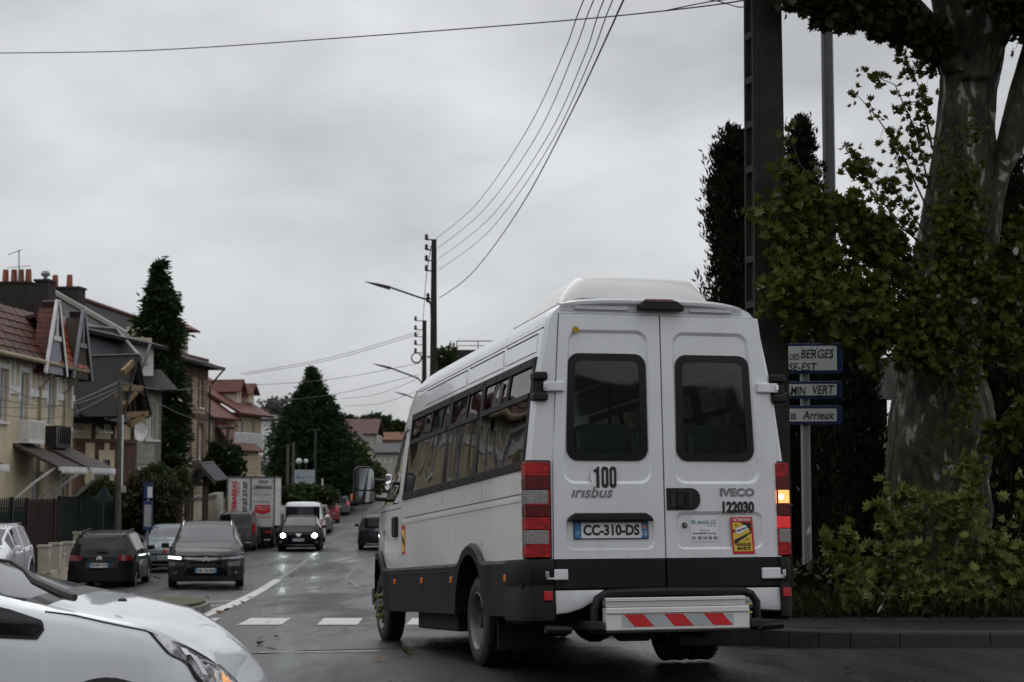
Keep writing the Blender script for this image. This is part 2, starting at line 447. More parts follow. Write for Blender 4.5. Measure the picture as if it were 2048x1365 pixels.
xs = [0, .025, .06, .3, .6, .9, 1.1, 1.15, 1.22, 1.3, 1.42, 1.6, 1.78, 1.9, 1.98, 2.05, 2.12, 2.4, 2.69, 3.2, 3.8, 4.33, 4.6, 4.85, 5.1, 5.17, 5.3, 5.45, 5.62, 5.72, 5.9, 6.05, 6.1, 6.2, 6.32, 6.4, 6.46, 6.52]
b = MB(); wsn = MB(); cabg = {1: MB(), -1: MB()}
N = len(SEC)
for sg in (1, -1):
    for a, c in zip(xs, xs[1:]):
        for i in range(N - 1):
            z0, z1 = SEC[i][0], SEC[i + 1][0]
            if .059 < a and c < 4.34 and z0 >= 1.46 and z1 <= 2.21: continue
            q = [bp(a, i, sg), bp(c, i, sg), bp(c, i + 1, sg), bp(a, i + 1, sg)]
            if sg < 0: q.reverse()
            tgt = b
            if 4.59 < a and c < 5.46 and z0 >= 1.42 and z1 <= 2.21: tgt = cabg[sg]
            elif 4.84 < a and c < 5.73 and z0 >= 2.52: tgt = wsn
            tgt.poly(q)
# rear end frame: pillars beside the doors and header above
def dooredge(z): return lerp([(.58, .815), (.8, .812), (1.5, .803), (2.2, .765), (2.575, .742)], z)
YC = -.035
zr = [.80, 1.0, 1.27, 1.42, 1.47, 1.98, 2.20, 2.30, 2.44, 2.52, 2.575]
def cd_(z, sg): return dooredge(z) if sg > 0 else -dooredge(z) - (.13 if z < 1.6 else .13 - (z - 1.6) * .085)
for sg in (1, -1):
    for z0, z1 in zip(zr, zr[1:]):
        q = [(0, cd_(z0, sg), z0), (0, sg * (hw(z0) - .03), z0), (0, sg * (hw(z1) - .03), z1), (0, cd_(z1, sg), z1)]
        if sg > 0: q.reverse()
        b.poly(q)
        b.poly([(0, cd_(z0, sg), z0), (0, cd_(z1, sg), z1), (.05, cd_(z1, sg), z1), (.05, cd_(z0, sg), z0)])
top = [(0, sg_ * (w - .03), z) for sg_, rng in ((1, SEC[10:-1]), (-1, SEC[-1:] + SEC[10:-1][::-1])) for z, w in rng for _ in (0,)]
hdr = [(0, cd_(2.575, 1), 2.575)] + [(0, w - .03, z) for z, w in SEC[10:-1]] + [(0, 0, 2.68)] + [(0, -(w - .03), z) for z, w in SEC[10:-1][::-1]] + [(0, cd_(2.575, -1), 2.575)]
b.poly(hdr)
body = b.build('body', paint, bus, smooth=30, weld=True)
wsn.build('windscreen', MATS['bus_rear_glass'], bus, smooth=True, weld=True)
for sg in (1, -1): cabg[sg].build('cab_side_window', bglass, bus, smooth=True, weld=True)
b = MB()   # nose cap below the windscreen
b.box(6.40, 6.56, -.72, .72, .42, .86); b.build('front_bumper', plastic, bus, bevel=.04)

def sq(mb, x0, x1, z0, z1, sg, o0, o1, m=0, dx=0):
    """slab following the leaning body side, from offset o0 to o1"""
    def P(x, z, o): return (x, sg * (hw(z) + o), z)
    p = [P(x0, z0, o0), P(x1, z0, o0), P(x1 + dx, z1, o0), P(x0 + dx, z1, o0), P(x0, z0, o1), P(x1, z0, o1), P(x1 + dx, z1, o1), P(x0 + dx, z1, o1)]
    if sg > 0: p = p[4:] + p[:4]
    return mb.hexa(p, m)
# side window band
WX = [(.055, 1.555), (1.555, 2.69), (2.69, 4.38)]
for sg in (1, -1):
    f = MB()
    for (a, c) in WX:
        sq(f, a, a + .055, 1.44, 2.26, sg, -.02, .014); sq(f, c - .055, c, 1.44, 2.26, sg, -.02, .014)
        sq(f, a + .055, c - .055, 1.44, 1.505, sg, -.02, .014); sq(f, a + .055, c - .055, 2.195, 2.26, sg, -.02, .014)
        sq(f, a + .055, c - .055, 1.955, 2.0, sg, -.02, .012)
        mx_ = a + (c - a) * .46
        sq(f, mx_ - .035, mx_ + .035, 2.0, 2.195, sg, -.02, .008)
    f.build('side_window_frame', cladding, bus, bevel=.004)
    for (a, c) in WX:
        g = MB(); sq(g, a + .055, c - .055, 1.505, 1.955, sg, -.002, .002); g.build('side_window', bglass, bus)
        mx_ = a + (c - a) * .46
        for (p, q) in ((a + .055, mx_ - .035), (mx_ + .035, c - .055)):
            g = MB(); sq(g, p, q, 2.0, 2.195, sg, -.006, -.002); g.build('sliding_pane', bglass, bus)
    # screws on the frame
    f = MB()
    for (a, c) in WX:
        for k in range(5):
            x = a + .03 + (c - a - .06) * k / 4
            for z in (1.47, 2.23): f.lathe([(.0, .018), (.008, .018), (.008, .010)], (x, sg * hw(z), z), 'y' , 6) if sg > 0 else None
    if sg > 0: f.build('frame_screw', black, bus)
    # pressed panels above the windows, gutter and seams
    for a, c in ((.10, .98), (1.06, 2.2), (2.28, 3.9)):
        f = MB(); sq(f, a, c, 2.30, 2.43, sg, 0.0, .007, 0, .05); f.build('roof_side_pressing', paint, bus, bevel=.006, seg=3)
        f = MB(); sq(f, a + .02, c, 2.434, 2.446, sg, -.004, .002, 0, .05); f.build('pressing_groove', seal, bus)
    f = MB(); sq(f, .03, 4.3, 2.468, 2.476, sg, -.004, .0015)
    sq(f, .06, 4.33, 1.266, 1.273, sg, -.004, .0012)
    for x in (1.02, 2.24): sq(f, x, x + .006, 2.27, 2.468, sg, -.004, .0012)
    for x in (1.30, 2.70): sq(f, x, x + .007, .92 if x < 2 else .81, 1.435, sg, -.004, .0012)
    for x in (4.47,): sq(f, x, x + .010, .81, 2.12, sg, -.004, .0015)
    sq(f, 4.48, 5.5, 1.368, 1.376, sg, -.004, .0012); sq(f, 4.48, 4.95, 2.12, 2.13, sg, -.004, .0015)
    f.build('panel_seam', seal, bus)
    f = MB()
    for z, w_ in ((1.215, .03),): sq(f, .07, 4.46, z, z + w_, sg, 0, .006)
    f.build('side_crease', paint, bus, bevel=.005, seg=3)
    # dark cladding with flared arches
    f = MB(); cx = [.06 + .09 * k for k in range(60)]; cx = [x for x in cx if x < 5.2] + [5.2 + .07 * k for k in range(14)]
    cx = sorted(cx + [RX - .47, RX + .47, FX - .47, FX + .47, RX - .54, RX + .54, FX - .54])
    def low(x): return max(.395, arch(x, .47))
    def hig(x): return max(.80, arch(x, .555))
    for a, c in zip(cx, cx[1:]):
        if c - a < 1e-4: continue
        lw = [low(a), low(c)]; hg = [hig(a), hig(c)]
        if abs(a - (RX - .47)) < 1e-6 or abs(a - (FX - .47)) < 1e-6: lw[0] = .40
        if abs(c - (RX + .47)) < 1e-6 or abs(c - (FX + .47)) < 1e-6: lw[1] = .40
        k = lambda x: lerp(WF, x)
        y0, y1 = [sg * ((1.0) * k(x) + .028 + (.02 if arch(x, .555) else 0)) for x in (a, c)]
        q = [(a, y0 - sg * .03 * 0, lw[0]), (c, y1, lw[1]), (c, y1, hg[1] - .02), (a, y0, hg[0] - .02)]
        q2 = [(a, y0, hg[0] - .02), (c, y1, hg[1] - .02), (c, y1 - sg * .03, hg[1] + .006), (a, y0 - sg * .03, hg[0] + .006)]
        q3 = [(a, y0 - sg * .14, lw[0]), (c, y1 - sg * .14, lw[1]), (c, y1, lw[1]), (a, y0, lw[0])]
        for qq in (q, q2, q3):
            if sg < 0: qq.reverse()
            f.poly(qq)
    f.build('side_cladding', cladding, bus, smooth=45, weld=True)
    f = MB()
    for x in (2.45, 3.35, 4.05, 4.62): f.box(x, x + .009, min(sg * 1.0, sg * 1.0285), max(sg * 1.0, sg * 1.0295), .42, .79)
    f.box(2.1, 5.05, min(sg * 1.02, sg * 1.034), max(sg * 1.02, sg * 1.034), .742, .752)
    f.build('cladding_joint', seal, bus)
    for x in (.46, 2.21, 3.38, 4.60):
        f = MB(); f.box(x, x + .055, min(sg * 1.02, sg * 1.045), max(sg * 1.02, sg * 1.045), .648, .70); f.build('side_marker', orange_l, bus, bevel=.008)
    f = MB(); f.box(4.62, 4.80, min(sg * .99, sg * 1.035), max(sg * .99, sg * 1.035), 1.10, 1.30); f.build('cab_door_handle', plastic, bus, bevel=.02)
# warning sticker behind the left cab door
f = MB(); sq(f, 4.28, 4.44, .93, 1.20, 1, .001, .003); f.build('side_sticker', red_p, bus)
f = MB(); sq(f, 4.30, 4.42, .95, 1.16, 1, .003, .0045); f.build('side_sticker_panel', yellow_p, bus)
f = MB(); f.poly([(4.30, hw(1) + .006, 1.0), (4.42, hw(1.1) + .006, 1.07), (4.42, hw(1.1) + .006, 1.13), (4.30, hw(1) + .006, 1.05)]); f.build('side_sticker_stripe', black, bus)
text('lettering', 'KEOLIS', bus, (4.60, .93, 2.18), (-.999, -.0, 0), (0, -.12, 1), .07, .28, grey_p, ext=-.05)
text('lettering', 'Daily', bus, (5.42, 1.006, 1.13), (-1, 0, 0), (0, 0, 1), .055, .22, black, shear=.3, ext=.004)
# chassis below
f = MB()
f.box(.12, 6.4, -.93, .93, .44, .62); f.box(.3, 5.0, -.45, -.3, .28, .46); f.box(.3, 5.0, .3, .45, .28, .46)
f.box(2.3, 3.3, -.85, -.42, .22, .5); f.box(2.6, 4.2, .45, .9, .24, .5); f.box(4.5, 6.2, -.4, .4, .22, .5)
f.build('chassis', under, bus, bevel=.02)
f = MB(); f.tube([(RX, -.95, .345), (RX, .95, .345)], .055, 10); f.lathe([(.05, -.2), (.17, -.12), (.19, 0), (.17, .12), (.05, .2)], (RX, .0, .345), 'x', 14)
f.build('axle', under, bus, smooth=True)
f = MB(); f.tube([(FX, -.95, .42), (FX, .95, .42)], .05, 8); f.build('axle', under, bus, smooth=True)
f = MB(); f.tube([(2.2, -.2, .3), (.9, -.35, .27), (.28, -.45, .25)], .035, 8); f.build('exhaust_pipe', under, bus, smooth=True)
f = MB(); f.prism([(.36, .40, .36), (.36, .18, .20), (.36, -.02, .20), (.36, -.16, .36)], (.1, 0, 0)); f.build('tow_bracket', under, bus)
for sg in (1, -1):
    f = MB(); f.box(1.02, 1.035, min(sg * .5, sg * .96), max(sg * .5, sg * .96), .13, .50); f.build('mudflap', plastic, bus, bevel=.01)
# wheels
def wheel(name, x, y, z, sg, rim_concave, w=.19, r=.345, parent=bus):
    t = MB(); P = [(.215, -.08), (.235, -.094), (.30, -w / 2), (.325, -w / 2 + .01), (r - .006, -w / 2 + .03), (r, -w / 2 + .05)]
    P += [(r, -.03), (r - .01, -.028), (r - .01, -.018), (r, -.016), (r, .016), (r - .01, .018), (r - .01, .028), (r, .03)]
    P += [(a, -h) for a, h in P[:6][::-1]]
    t.lathe([(a, h * sg) for a, h in P], (x, y, z), 'y', 40)
    ty = t.build(name, rubber, parent, smooth=50)
    k = MB(); o = .5 * w * sg
    for q in range(40):   # tread blocks on the shoulders
        a0 = 2 * PI * (q + .1) / 40; a1 = 2 * PI * (q + .62) / 40
        for s_ in (-1, 1):
            pts = []
            for rr in (r - .012, r + .004):
                for hh in (s_ * w * .26, s_ * w * .47):
                    pass
            f0 = [(x + (r + e) * math.cos(a), y + s_ * hh_, z + (r + e) * math.sin(a)) for a, hh_, e in ((a0, .045, .004), (a1, .045, .004), (a1, .078, .003), (a0, .078, .003))]
            f1 = [(x + (r - .02) * math.cos(a), y + s_ * hh_, z + (r - .02) * math.sin(a)) for a, hh_ in ((a0, .045), (a1, .045), (a1, .09), (a0, .09))]
            k.hexa(f1 + f0)
    k.build('tread', rubber, ty)['kind'] = 'stuff'
    m = MB()
    if rim_concave: rp_ = [(.235, .088), (.222, .094), (.21, .085), (.20, .06), (.195, -.0), (.17, -.03), (.12, -.035), (.075, -.03), (.07, .03), (.0, .035)]
    else: rp_ = [(.235, .088), (.222, .094), (.21, .085), (.195, .05), (.18, .045), (.14, .085), (.09, .10), (.07, .10), (.065, .14), (0, .145)]
    m.lathe([(a, h * sg) for a, h in rp_], (x, y, z), 'y', 36)
    m.build('rim', steel, ty, smooth=40)
    m = MB()
    for q in range(8):
        a = 2 * PI * (q + .5) / 8; R = .165; h0 = (-.028 if rim_concave else .068)
        m.lathe([(.0, (h0 + .004) * sg), (.022, (h0 + .004) * sg), (.022, (h0 - .01) * sg)], (x + R * math.cos(a), y, z + R * math.sin(a)), 'y', 10)
    m.build('rim_hole', black, ty)
    return ty
for sg in (1, -1):
    wheel('rear_wheel', RX, sg * .885, .345, sg, True)
    wheel('inner_rear_wheel', RX, sg * .66, .345, sg, True)
    fw = wheel('front_wheel', FX, sg * .88, .435, sg, False)
    m = MB()
    for q in range(6):
        a = 2 * PI * q / 6; R = .115; cx_, cz_ = FX + R * math.cos(a), .435 + R * math.sin(a)
        m.lathe([(0, .15 * sg), (.02, .145 * sg), (.024, .10 * sg)], (cx_, sg * .88, cz_), 'y', 8)
        m.prism([(cx_ + .02, sg * 1.01, cz_ + .02), (cx_ + .055 * math.cos(a + 1), sg * 1.01, cz_ + .055 * math.sin(a + 1)), (cx_ - .02, sg * 1.01, cz_ - .02)], (0, sg * .008, 0))
    m.build('wheel_nut_indicator', pbr('lime_plastic', (.14, .17, .03), .5), fw)

# rear doors --------------------------------------------------
def Qx(x, loop): return [(x, p[0], p[1]) for p in loop]
def ring(mb, l0, x0, l1, x1, m=0):
    n = len(l0); i = len(mb.v); mb.v += Qx(x0, l0) + Qx(x1, l1)
    for k in range(n):
        k2 = (k + 1) % n; mb.f.append((i + k, i + k2, i + n + k2, i + n + k)); mb.m.append(m)
def inset(cor, d):
    c = Vector((sum(p[0] for p in cor) / 4, sum(p[1] for p in cor) / 4))
    return [(p[0] + (d if p[0] < c.x else -d), p[1] + (d if p[1] < c.y else -d)) for p in cor]
XD = -.014
def door(sg):
    if sg > 0:
        A = [(YC - .003 + .008, .80), (.807, .80), (.803, 1.22), (YC + .005, 1.22)]
        B = [(YC + .005, 1.22), (.803, 1.22), (.80, 1.55), (.735, 2.57), (YC + .005, 2.57)]
        up = [(.052, 1.335), (.735, 1.335), (.668, 2.455), (.062, 2.46)]; upi = [(.074, 1.355), (.712, 1.355), (.655, 2.43), (.08, 2.435)]
        wi = [(.079, 1.503), (.70, 1.503), (.674, 2.283), (.081, 2.285)]
        lo = [(.045, .86), (.712, .86), (.712, 1.115), (.05, 1.115)]; loi = [(.06, .875), (.697, .875), (.697, 1.10), (.065, 1.10)]
        tr = [(YC + .006, .592), (.808, .588), (.805, .793), (YC + .006, .795)]
    else:
        A = [(-.938, .80), (YC - .006, .80), (YC - .006, 1.22), (-.931, 1.22)]
        B = [(-.931, 1.22), (YC - .006, 1.22), (YC - .006, 2.57), (-.812, 2.57), (-.92, 1.7)]
        up = [(-.80, 1.335), (-.118, 1.335), (-.128, 2.455), (-.722, 2.455)]; upi = [(-.772, 1.355), (-.14, 1.355), (-.148, 2.43), (-.70, 2.43)]
        wi = [(-.754, 1.50), (-.142, 1.503), (-.15, 2.286), (-.728, 2.286)]
        lo = [(-.80, .86), (-.12, .86), (-.12, 1.135), (-.795, 1.135)]; loi = [(-.785, .875), (-.135, .875), (-.135, 1.11), (-.78, 1.11)]
        tr = [(-.938, .588), (YC - .006, .59), (YC - .006, .795), (-.936, .793)]
    n = 5
    d = MB()
    out4 = [B[0], B[1], B[3] if sg > 0 else B[3], B[4] if sg > 0 else B[2]] if sg > 0 else [B[0], B[1], B[2], B[3]]
    # outer boundary resampled to the same point count (corner-wise)
    def outer(c): return [p for q in c for p in [q] * (n + 1)]
    lu, lui, lw = rloop(up, .09, n), rloop(upi, .075, n), rloop(wi, .085, n)
    rots = (lambda l: l)
    ring(d, outer(out4), XD, lu, XD); ring(d, lu, XD, lui, XD + .016)
    lwh = rloop(inset(wi, .03), .06, n)
    ring(d, lui, XD + .016, lwh, XD + .016)
    ring(d, lwh, XD + .016, lwh, XD + .05)
    ll, lli = rloop(lo, .06, n), rloop(loi, .05, n)
    ring(d, outer(A), XD, ll, XD); ring(d, ll, XD, lli, XD + .014)
    d.poly(Qx(XD + .014, lli))
    # outer edge sweep (side piece outboard of the quad) and returns
    if sg > 0: d.poly([(XD, .803, 1.22), (XD, .80, 1.55), (XD, .735, 2.57)])
    else: d.poly([(XD, -.931, 1.22), (XD, -.812, 2.57), (XD, -.92, 1.7)])
    rim_ = ([A[0], A[1]] + B[1:]) if sg > 0 else [A[0], A[1], B[2], B[3], B[4]]
    ring(d, rim_, XD, rim_, XD + .04)
    o = d.build('rear_door', paint, bus, smooth=25, weld=True)
    # bonded window: black border, tinted centre
    fr = MB(); gin = [(p[0], p[1]) for p in inset(wi, .055)]; lg = rloop(gin, .05, n)
    ring(fr, lw, XD + .006, lg, XD + .006); ring(fr, lw, XD + .006, lw, XD + .018); ring(fr, lg, XD + .006, lg, XD + .012)
    fr.build('window_border', pbr('glass_border', (.006, .0065, .007), .2, spec=.3, var=.1), o, smooth=25)
    g = MB(); g.poly(Qx(XD + .008, lg)); g.build('rear_window', rglass, o)
    t = MB(); t.prism([(XD - .006, p[0], p[1]) for p in tr], (.03, 0, 0)); t.build('door_trim', cladding, o, bevel=.006)
    return o, wi
ld, _ = door(1); rd, _ = door(-1)
f = MB(); f.box(.03, .045, -.95, .82, .56, 2.6); 
# dark rubber seal frame behind the door gaps (a ring, so the windows stay open)
f = MB()
f.box(.028, .04, YC - .05, YC + .05, .58, 2.58); f.box(.028, .04, -.80, .73, 2.50, 2.585); f.box(.028, .04, -.95, .82, .575, .64); f.box(.028, .04, -.95, .82, 1.19, 1.25)
for z0, z1 in zip(zr, zr[1:]):
    for sg in (1, -1): f.poly([(.03, cd_(z0, sg) - sg * .05, z0), (.03, cd_(z0, sg) + sg * .01, z0), (.03, cd_(z1, sg) + sg * .01, z1), (.03, cd_(z1, sg) - sg * .05, z1)])
f.build('door_seal', seal, bus)
# hinges
def hinge(y0, y1, z0, z1, sg, par):
    h = MB(); h.box(XD - .03, XD, min(y0, y1), max(y0, y1), z0, z1); o = h.build('hinge', paint, par, bevel=.008)
    h = MB(); yy = y0 if abs(y0) > abs(y1) else y1
    h.box(XD - .036, XD - .029, min(yy, yy - sg * .02) - .004, max(yy, yy - sg * .02) + .004, z0 + .015, z1 - .015); h.build('hinge_pin', chrome, o, bevel=.004)
for sg, ys, zs, par in ((1, (.868, .712), (2.0, 2.07), ld), (-1, (-.945, -.782), (2.012, 2.082), rd), (1, (.88, .712), (.652, .728), ld), (-1, (-.95, -.772), (.642, .722), rd)):
    hinge(*ys, *zs, sg, par)
for sg, y, zc in ((1, .89, 2.035), (-1, -.962, 2.045)):
    h = MB(); 
    for z in (zc + .075, zc - .075): h.box(-.04, .06, y - .055, y + .055, z - .03, z + .03)
    h.box(-.012, .06, y - .04 - .01, y + .05, zc - .06, zc + .06)
    h.build('hinge_buffer', plastic, bus, bevel=.014)
# stickers and fittings on the doors
xl = XD - .003
f = MB(); f.lathe([(0, 0), (.096, 0), (.096, .003)], (XD - .001, .428, 1.382), 'x', 40); f.build('speed_disc', white_p, ld)
XL = (0, -1, 0); ZU = (0, 0, 1)
def digit_loop(yc, w, z0, z1, r, n=6): return rloop([(yc - w / 2, z0), (yc + w / 2, z0), (yc + w / 2, z1), (yc - w / 2, z1)], r, n)
for yc in (.416, .355):
    f = MB(); ring(f, digit_loop(yc, .053, 1.306, 1.460, .025), -.0195, digit_loop(yc, .014, 1.332, 1.434, .0068), -.0195); f.build('digit_zero', black, ld)
f = MB(); f.poly(Qx(-.0195, [(.458, 1.306), (.482, 1.306), (.482, 1.418), (.502, 1.418), (.502, 1.436), (.482, 1.444), (.474, 1.460), (.458, 1.460)])); f.build('digit_one', black, ld)
text('lettering', 'ırısbus', ld, (-.016, .672, 1.236), XL, ZU, .080, .315, badge, shear=.3, off=.012, ext=.004)
f = MB(); f.prism([(XD, .712, 1.065), (XD, .69, 1.10), (XD, .655, 1.125), (XD, .12, 1.125), (XD, .08, 1.10), (XD, .060, 1.065)], (-.05, 0, 0)); f.build('grab_trim', plastic, ld, bevel=.012)
def plate(par, x, y0, z0, w, h, txt, rear=True, code='13', xdir=-1, full=True, xt=0):
    """registration plate on a plane of constant x; y0 = edge where reading starts; xdir = sign of reading along y"""
    s = xdir; e = -1 if rear else 1
    p = MB(); ya, yb = y0, y0 + s * w
    p.box(min(x, x + e * .008), max(x, x + e * .008), min(ya, yb) - .006, max(ya, yb) + .006, z0 - .006, z0 + h + .006); o = p.build('number_plate', black, par)
    def slab(n, a, c, m_):
        q = MB(); q.box(min(x + e * .008, x + e * .010), max(x + e * .008, x + e * .010), min(y0 + s * a, y0 + s * c), max(y0 + s * a, y0 + s * c), z0, z0 + h); q.build(n, m_, o)
    slab('plate_face', w * .09, w * .91, white_p); slab('plate_band', 0, w * .09, blue_p); slab('plate_band', w * .91, w, blue_p)
    text('lettering', txt, o, (x + e * .0105, y0 + s * w * .115, z0 + h * .16), (0, s, 0), ZU, h * .70, w * .77, black, off=.04)
    if full:
        text('lettering', 'F', o, (x + e * .0105, y0 + s * w * .035, z0 + h * .2), (0, s, 0), ZU, h * .22, 0, white_p)
        text('lettering', code, o, (x + e * .0105, y0 + s * w * .92, z0 + h * .15), (0, s, 0), ZU, h * .28, w * .06, white_p)
        q = MB(); q.box(min(x + e * .010, x + e * .011), max(x + e * .010, x + e * .011), min(y0 + s * w * .93, y0 + s * w * .97), max(y0 + s * w * .93, y0 + s * w * .97), z0 + h * .58, z0 + h * .8); q.build('plate_badge', orange_l, o)
    return o
plate(ld, XD + .012, .650, .946, .553, .113, 'CC-310-DS')
# right door fittings
f = MB(); hl = rloop([(-.312, 1.145), (-.052, 1.145), (-.052, 1.305), (-.312, 1.305)], .02, 4)
hl = [(-.052, 1.145), (-.052, 1.305), (-.24, 1.305)] + [(-.24 - .072 * math.sin(a), 1.233 + .072 * math.cos(a)) for a in [PI / 2 * k / 5 for k in range(6)]] + [(-.312, 1.217)] + [(-.24 - .072 * math.cos(a), 1.217 - .072 * math.sin(a)) for a in [PI / 2 * k / 5 for k in range(1, 6)]]
f.prism(Qx(XD + .006, hl), (-.016, 0, 0)); hb = f.build('handle_panel', plastic, rd, bevel=.006)
f = MB(); f.box(XD - .014, XD - .009, -.24, -.085, 1.165, 1.29); f.build('handle_recess', black, hb, bevel=.004)
f = MB(); f.box(XD - .034, XD - .012, -.175, -.125, 1.16, 1.295); f.build('handle_lever', plastic, hb, bevel=.01)
f = MB(); f.box(XD - .022, XD - .012, -.225, -.185, 1.175, 1.28); f.build('handle_grip', cladding, hb, bevel=.006)
text('lettering', 'IVECO', rd, (-.016, -.468, 1.244), XL, ZU, .060, .272, badge, off=.04, ext=.004)
text('lettering', '122030', rd, (-.016, -.484, 1.122), XL, ZU, .086, .25, black, off=.055, ext=.002)
f = MB(); f.lathe([(0, -.012), (.019, -.012), (.021, 0)], (XD + .014, -.191, 1.035), 'x', 18); f.build('lock_cylinder', black, rd)
f = MB(); f.lathe([(0, -.015), (.009, -.015), (.009, -.011)], (XD + .014, -.193, 1.037), 'x', 12); f.build('lock_face', chrome, rd)
xr_ = XD + .011
f = MB(); f.box(xr_, xr_ + .002, -.448, -.236, .918, 1.094); sk = f.build('operator_sticker', white_p, rd)
text('lettering', 'Keo', sk, (xr_ - .001, -.244, 1.044), XL, ZU, .032, .12, teal_p, off=.006)
text('lettering', 'LIS', sk, (xr_ - .001, -.368, 1.044), XL, ZU, .032, .068, grey_p, off=.006)
text('lettering', "VAL D'OISE", sk, (xr_ - .001, -.366, 1.026), XL, ZU, .011, .068, teal_p)
text('lettering', '3 Rue Pavé', sk, (xr_ - .001, -.300, .992), XL, ZU, .013, .08, grey_p, off=.006)
text('lettering', '95340 BERNES-SUR-OISE', sk, (xr_ - .001, -.250, .970), XL, ZU, .012, .186, black, off=.012)
text('lettering', '01 30 34 26 50', sk, (xr_ - .001, -.246, .932), XL, ZU, .023, .197, black, off=.02)
f = MB(); at_ = [(-.540, 1.092), (-.714, 1.092), (-.728, .823), (-.556, .823)]
f.poly(Qx(XD - .0035, [at_[0], at_[1], at_[2], at_[3]])); st = f.build('blind_spot_sticker', red_p, rd)
f = MB(); f.poly(Qx(XD - .0045, [(-.556, 1.052), (-.700, 1.052), (-.712, .843), (-.566, .843)])); f.build('sticker_panel', yellow_p, st)
f = MB(); x_ = XD - .0055
f.poly(Qx(x_, [(-.615, 1.052), (-.668, 1.052), (-.705, .965), (-.700, 1.0)])); f.poly(Qx(x_, [(-.567, .925), (-.70, .985), (-.70, .975), (-.567, .89)])); f.poly(Qx(x_, [(-.558, 1.005), (-.585, .99), (-.56, .975)]))
f.poly(Qx(x_, [(-.668, 1.052), (-.700, 1.052), (-.704, .985), (-.672, 1.03)]))
f.build('sticker_stripe', black, st)
f = MB(); x_ = XD - .0065
f.poly(Qx(x_, [(-.582, 1.01), (-.655, 1.034), (-.668, 1.028), (-.672, 1.0), (-.60, .965), (-.584, .98)])); sb = f.build('sticker_bus', white_p, st)
f = MB(); f.poly(Qx(x_ - .001, [(-.585, 1.0), (-.598, .985), (-.665, 1.012), (-.665, 1.02), (-.600, .997)])); f.build('sticker_bus_window', black, st)
f = MB()
for pts in (((-.645, .952), (-.645, .925), (-.690, .930)), ((-.578, 1.040), (-.580, 1.022), (-.60, 1.027))):
    for p, q in zip(pts, pts[1:] + pts[:1]): f.tube([(x_, *p), (x_, *q)], .0012, 4)
f.build('sticker_triangle', black, st)
text('lettering', 'ATTENTION', st, (x_, -.556, 1.062), XL, ZU, .020, .142, white_p, off=.03)
text('lettering', 'ANGLES', st, (x_, -.580, .882), XL, ZU, .024, .118, black, off=.03)
text('lettering', 'MORTS', st, (x_, -.590, .852), XL, ZU, .024, .104, black, off=.03)

# lamps: six stacked lenses in a dark housing wrapping the corner
for sg in (1, -1):
    yo, yi = (1.0, .832) if sg > 0 else (-1.012, -.945)
    h = MB(); o_ = .012
    def lampslab(mb, ya, yb, z0, z1, t0, t1, side_d):
        # rear-facing piece with a wrap down the side
        mb.box(-t1, -t0, min(ya, yb), max(ya, yb), z0, z1)
    yh_i = .818 if sg > 0 else -.898
    h.box(-.012, .10, min(yh_i, sg * 1.006), max(yh_i, sg * 1.006), .80, 1.505)
    lamp = h.build('tail_lamp', plastic, bus, bevel=.012)
    yi = .835 if sg > 0 else -.912
    segs = [(1.387, 1.49, red_l, 'brake_lens'), (1.295, 1.385, red_dark, 'tail_lens'), (1.19, 1.29, lit_ind if sg < 0 else clear_l, 'indicator_lens'), (1.10, 1.185, red_dark, 'tail_lens'), (1.01, 1.096, brake_lit if sg < 0 else red_l, 'tail_lens'), (.905, 1.005, clear_l, 'reversing_lens'), (.812, .90, red_l, 'fog_lens')]
    for z0, z1, m_, nm in segs:
        q = MB(); ins_ = .02 if 'lens' in nm and m_ in (clear_l, lit_ind) else 0
        q.box(-.026, .09, min(yi + sg * ins_ * 0, sg * 1.014), max(yi, sg * 1.014), z0, z1)
        q.build(nm, m_, lamp, bevel=.004, seg=2)
        if m_ is lit_ind:
            q = MB(); q.lathe([(0, -.03), (.018, -.029), (.022, -.026)], (0, yi + sg * .035, (z0 + z1) / 2), 'x', 12); q.build('lit_bulb', lit_core, lamp)
        if m_ in (clear_l, lit_ind):
            q = MB(); q.box(-.0275, -.02, min(yi, yi + sg * .012) , max(yi, yi + sg * .012), z0 - .004, z1 + .004); q.box(-.0275, -.02, min(yi, sg * 1.01), max(yi, sg * 1.01), z0 - .006, z0 + .004); q.build('lens_rim', red_l, lamp)
# header with brake lamp, roof spoiler lip
f = MB(); f.loft([[(x, y, 2.578), (x, y, zz)] + [] for x, y, zz in ()] or [[(0, 0, 0)] * 3] * 2) if False else None
f = MB()
ys = [.725 - 1.41 * k / 20 for k in range(21)]
rr = []
for y in ys:
    t = abs((y - .02) / .705); zt_ = 2.688 - .03 * t ** 3
    e_ = 1 - t ** 5; rr.append([(.10, y, zt_ - .015), (.10, y, zt_ + .010 * e_), (.03 - .06 * e_, y, zt_ + .008 * e_), (-.01 - .045 * e_, y, zt_ - .015), (-.008 - .042 * e_, y, zt_ - .035), (-.006 - .012 * e_, y, zt_ - .05), (-.008, y, 2.595), (.02, y, 2.59)])
f.loft(rr); f.build('rear_spoiler', paint, bus, smooth=35)
for y0, y1 in ((.62, .21), (-.27, -.60)):
    f = MB(); f.box(-.028, -.008, min(y0, y1), max(y0, y1), 2.603, 2.634); f.build('spoiler_inset', pbr('pale_grey_trim', (.55, .56, .57), .45), bus, bevel=.004)
f = MB(); f.prism([(-.03, .150, 2.60), (-.03, .152, 2.64), (-.03, .09, 2.684), (-.03, -.12, 2.686), (-.03, -.205, 2.645), (-.03, -.208, 2.60)], (-.055, 0, 0)); hl_ = f.build('high_brake_lamp', plastic, bus, bevel=.012)
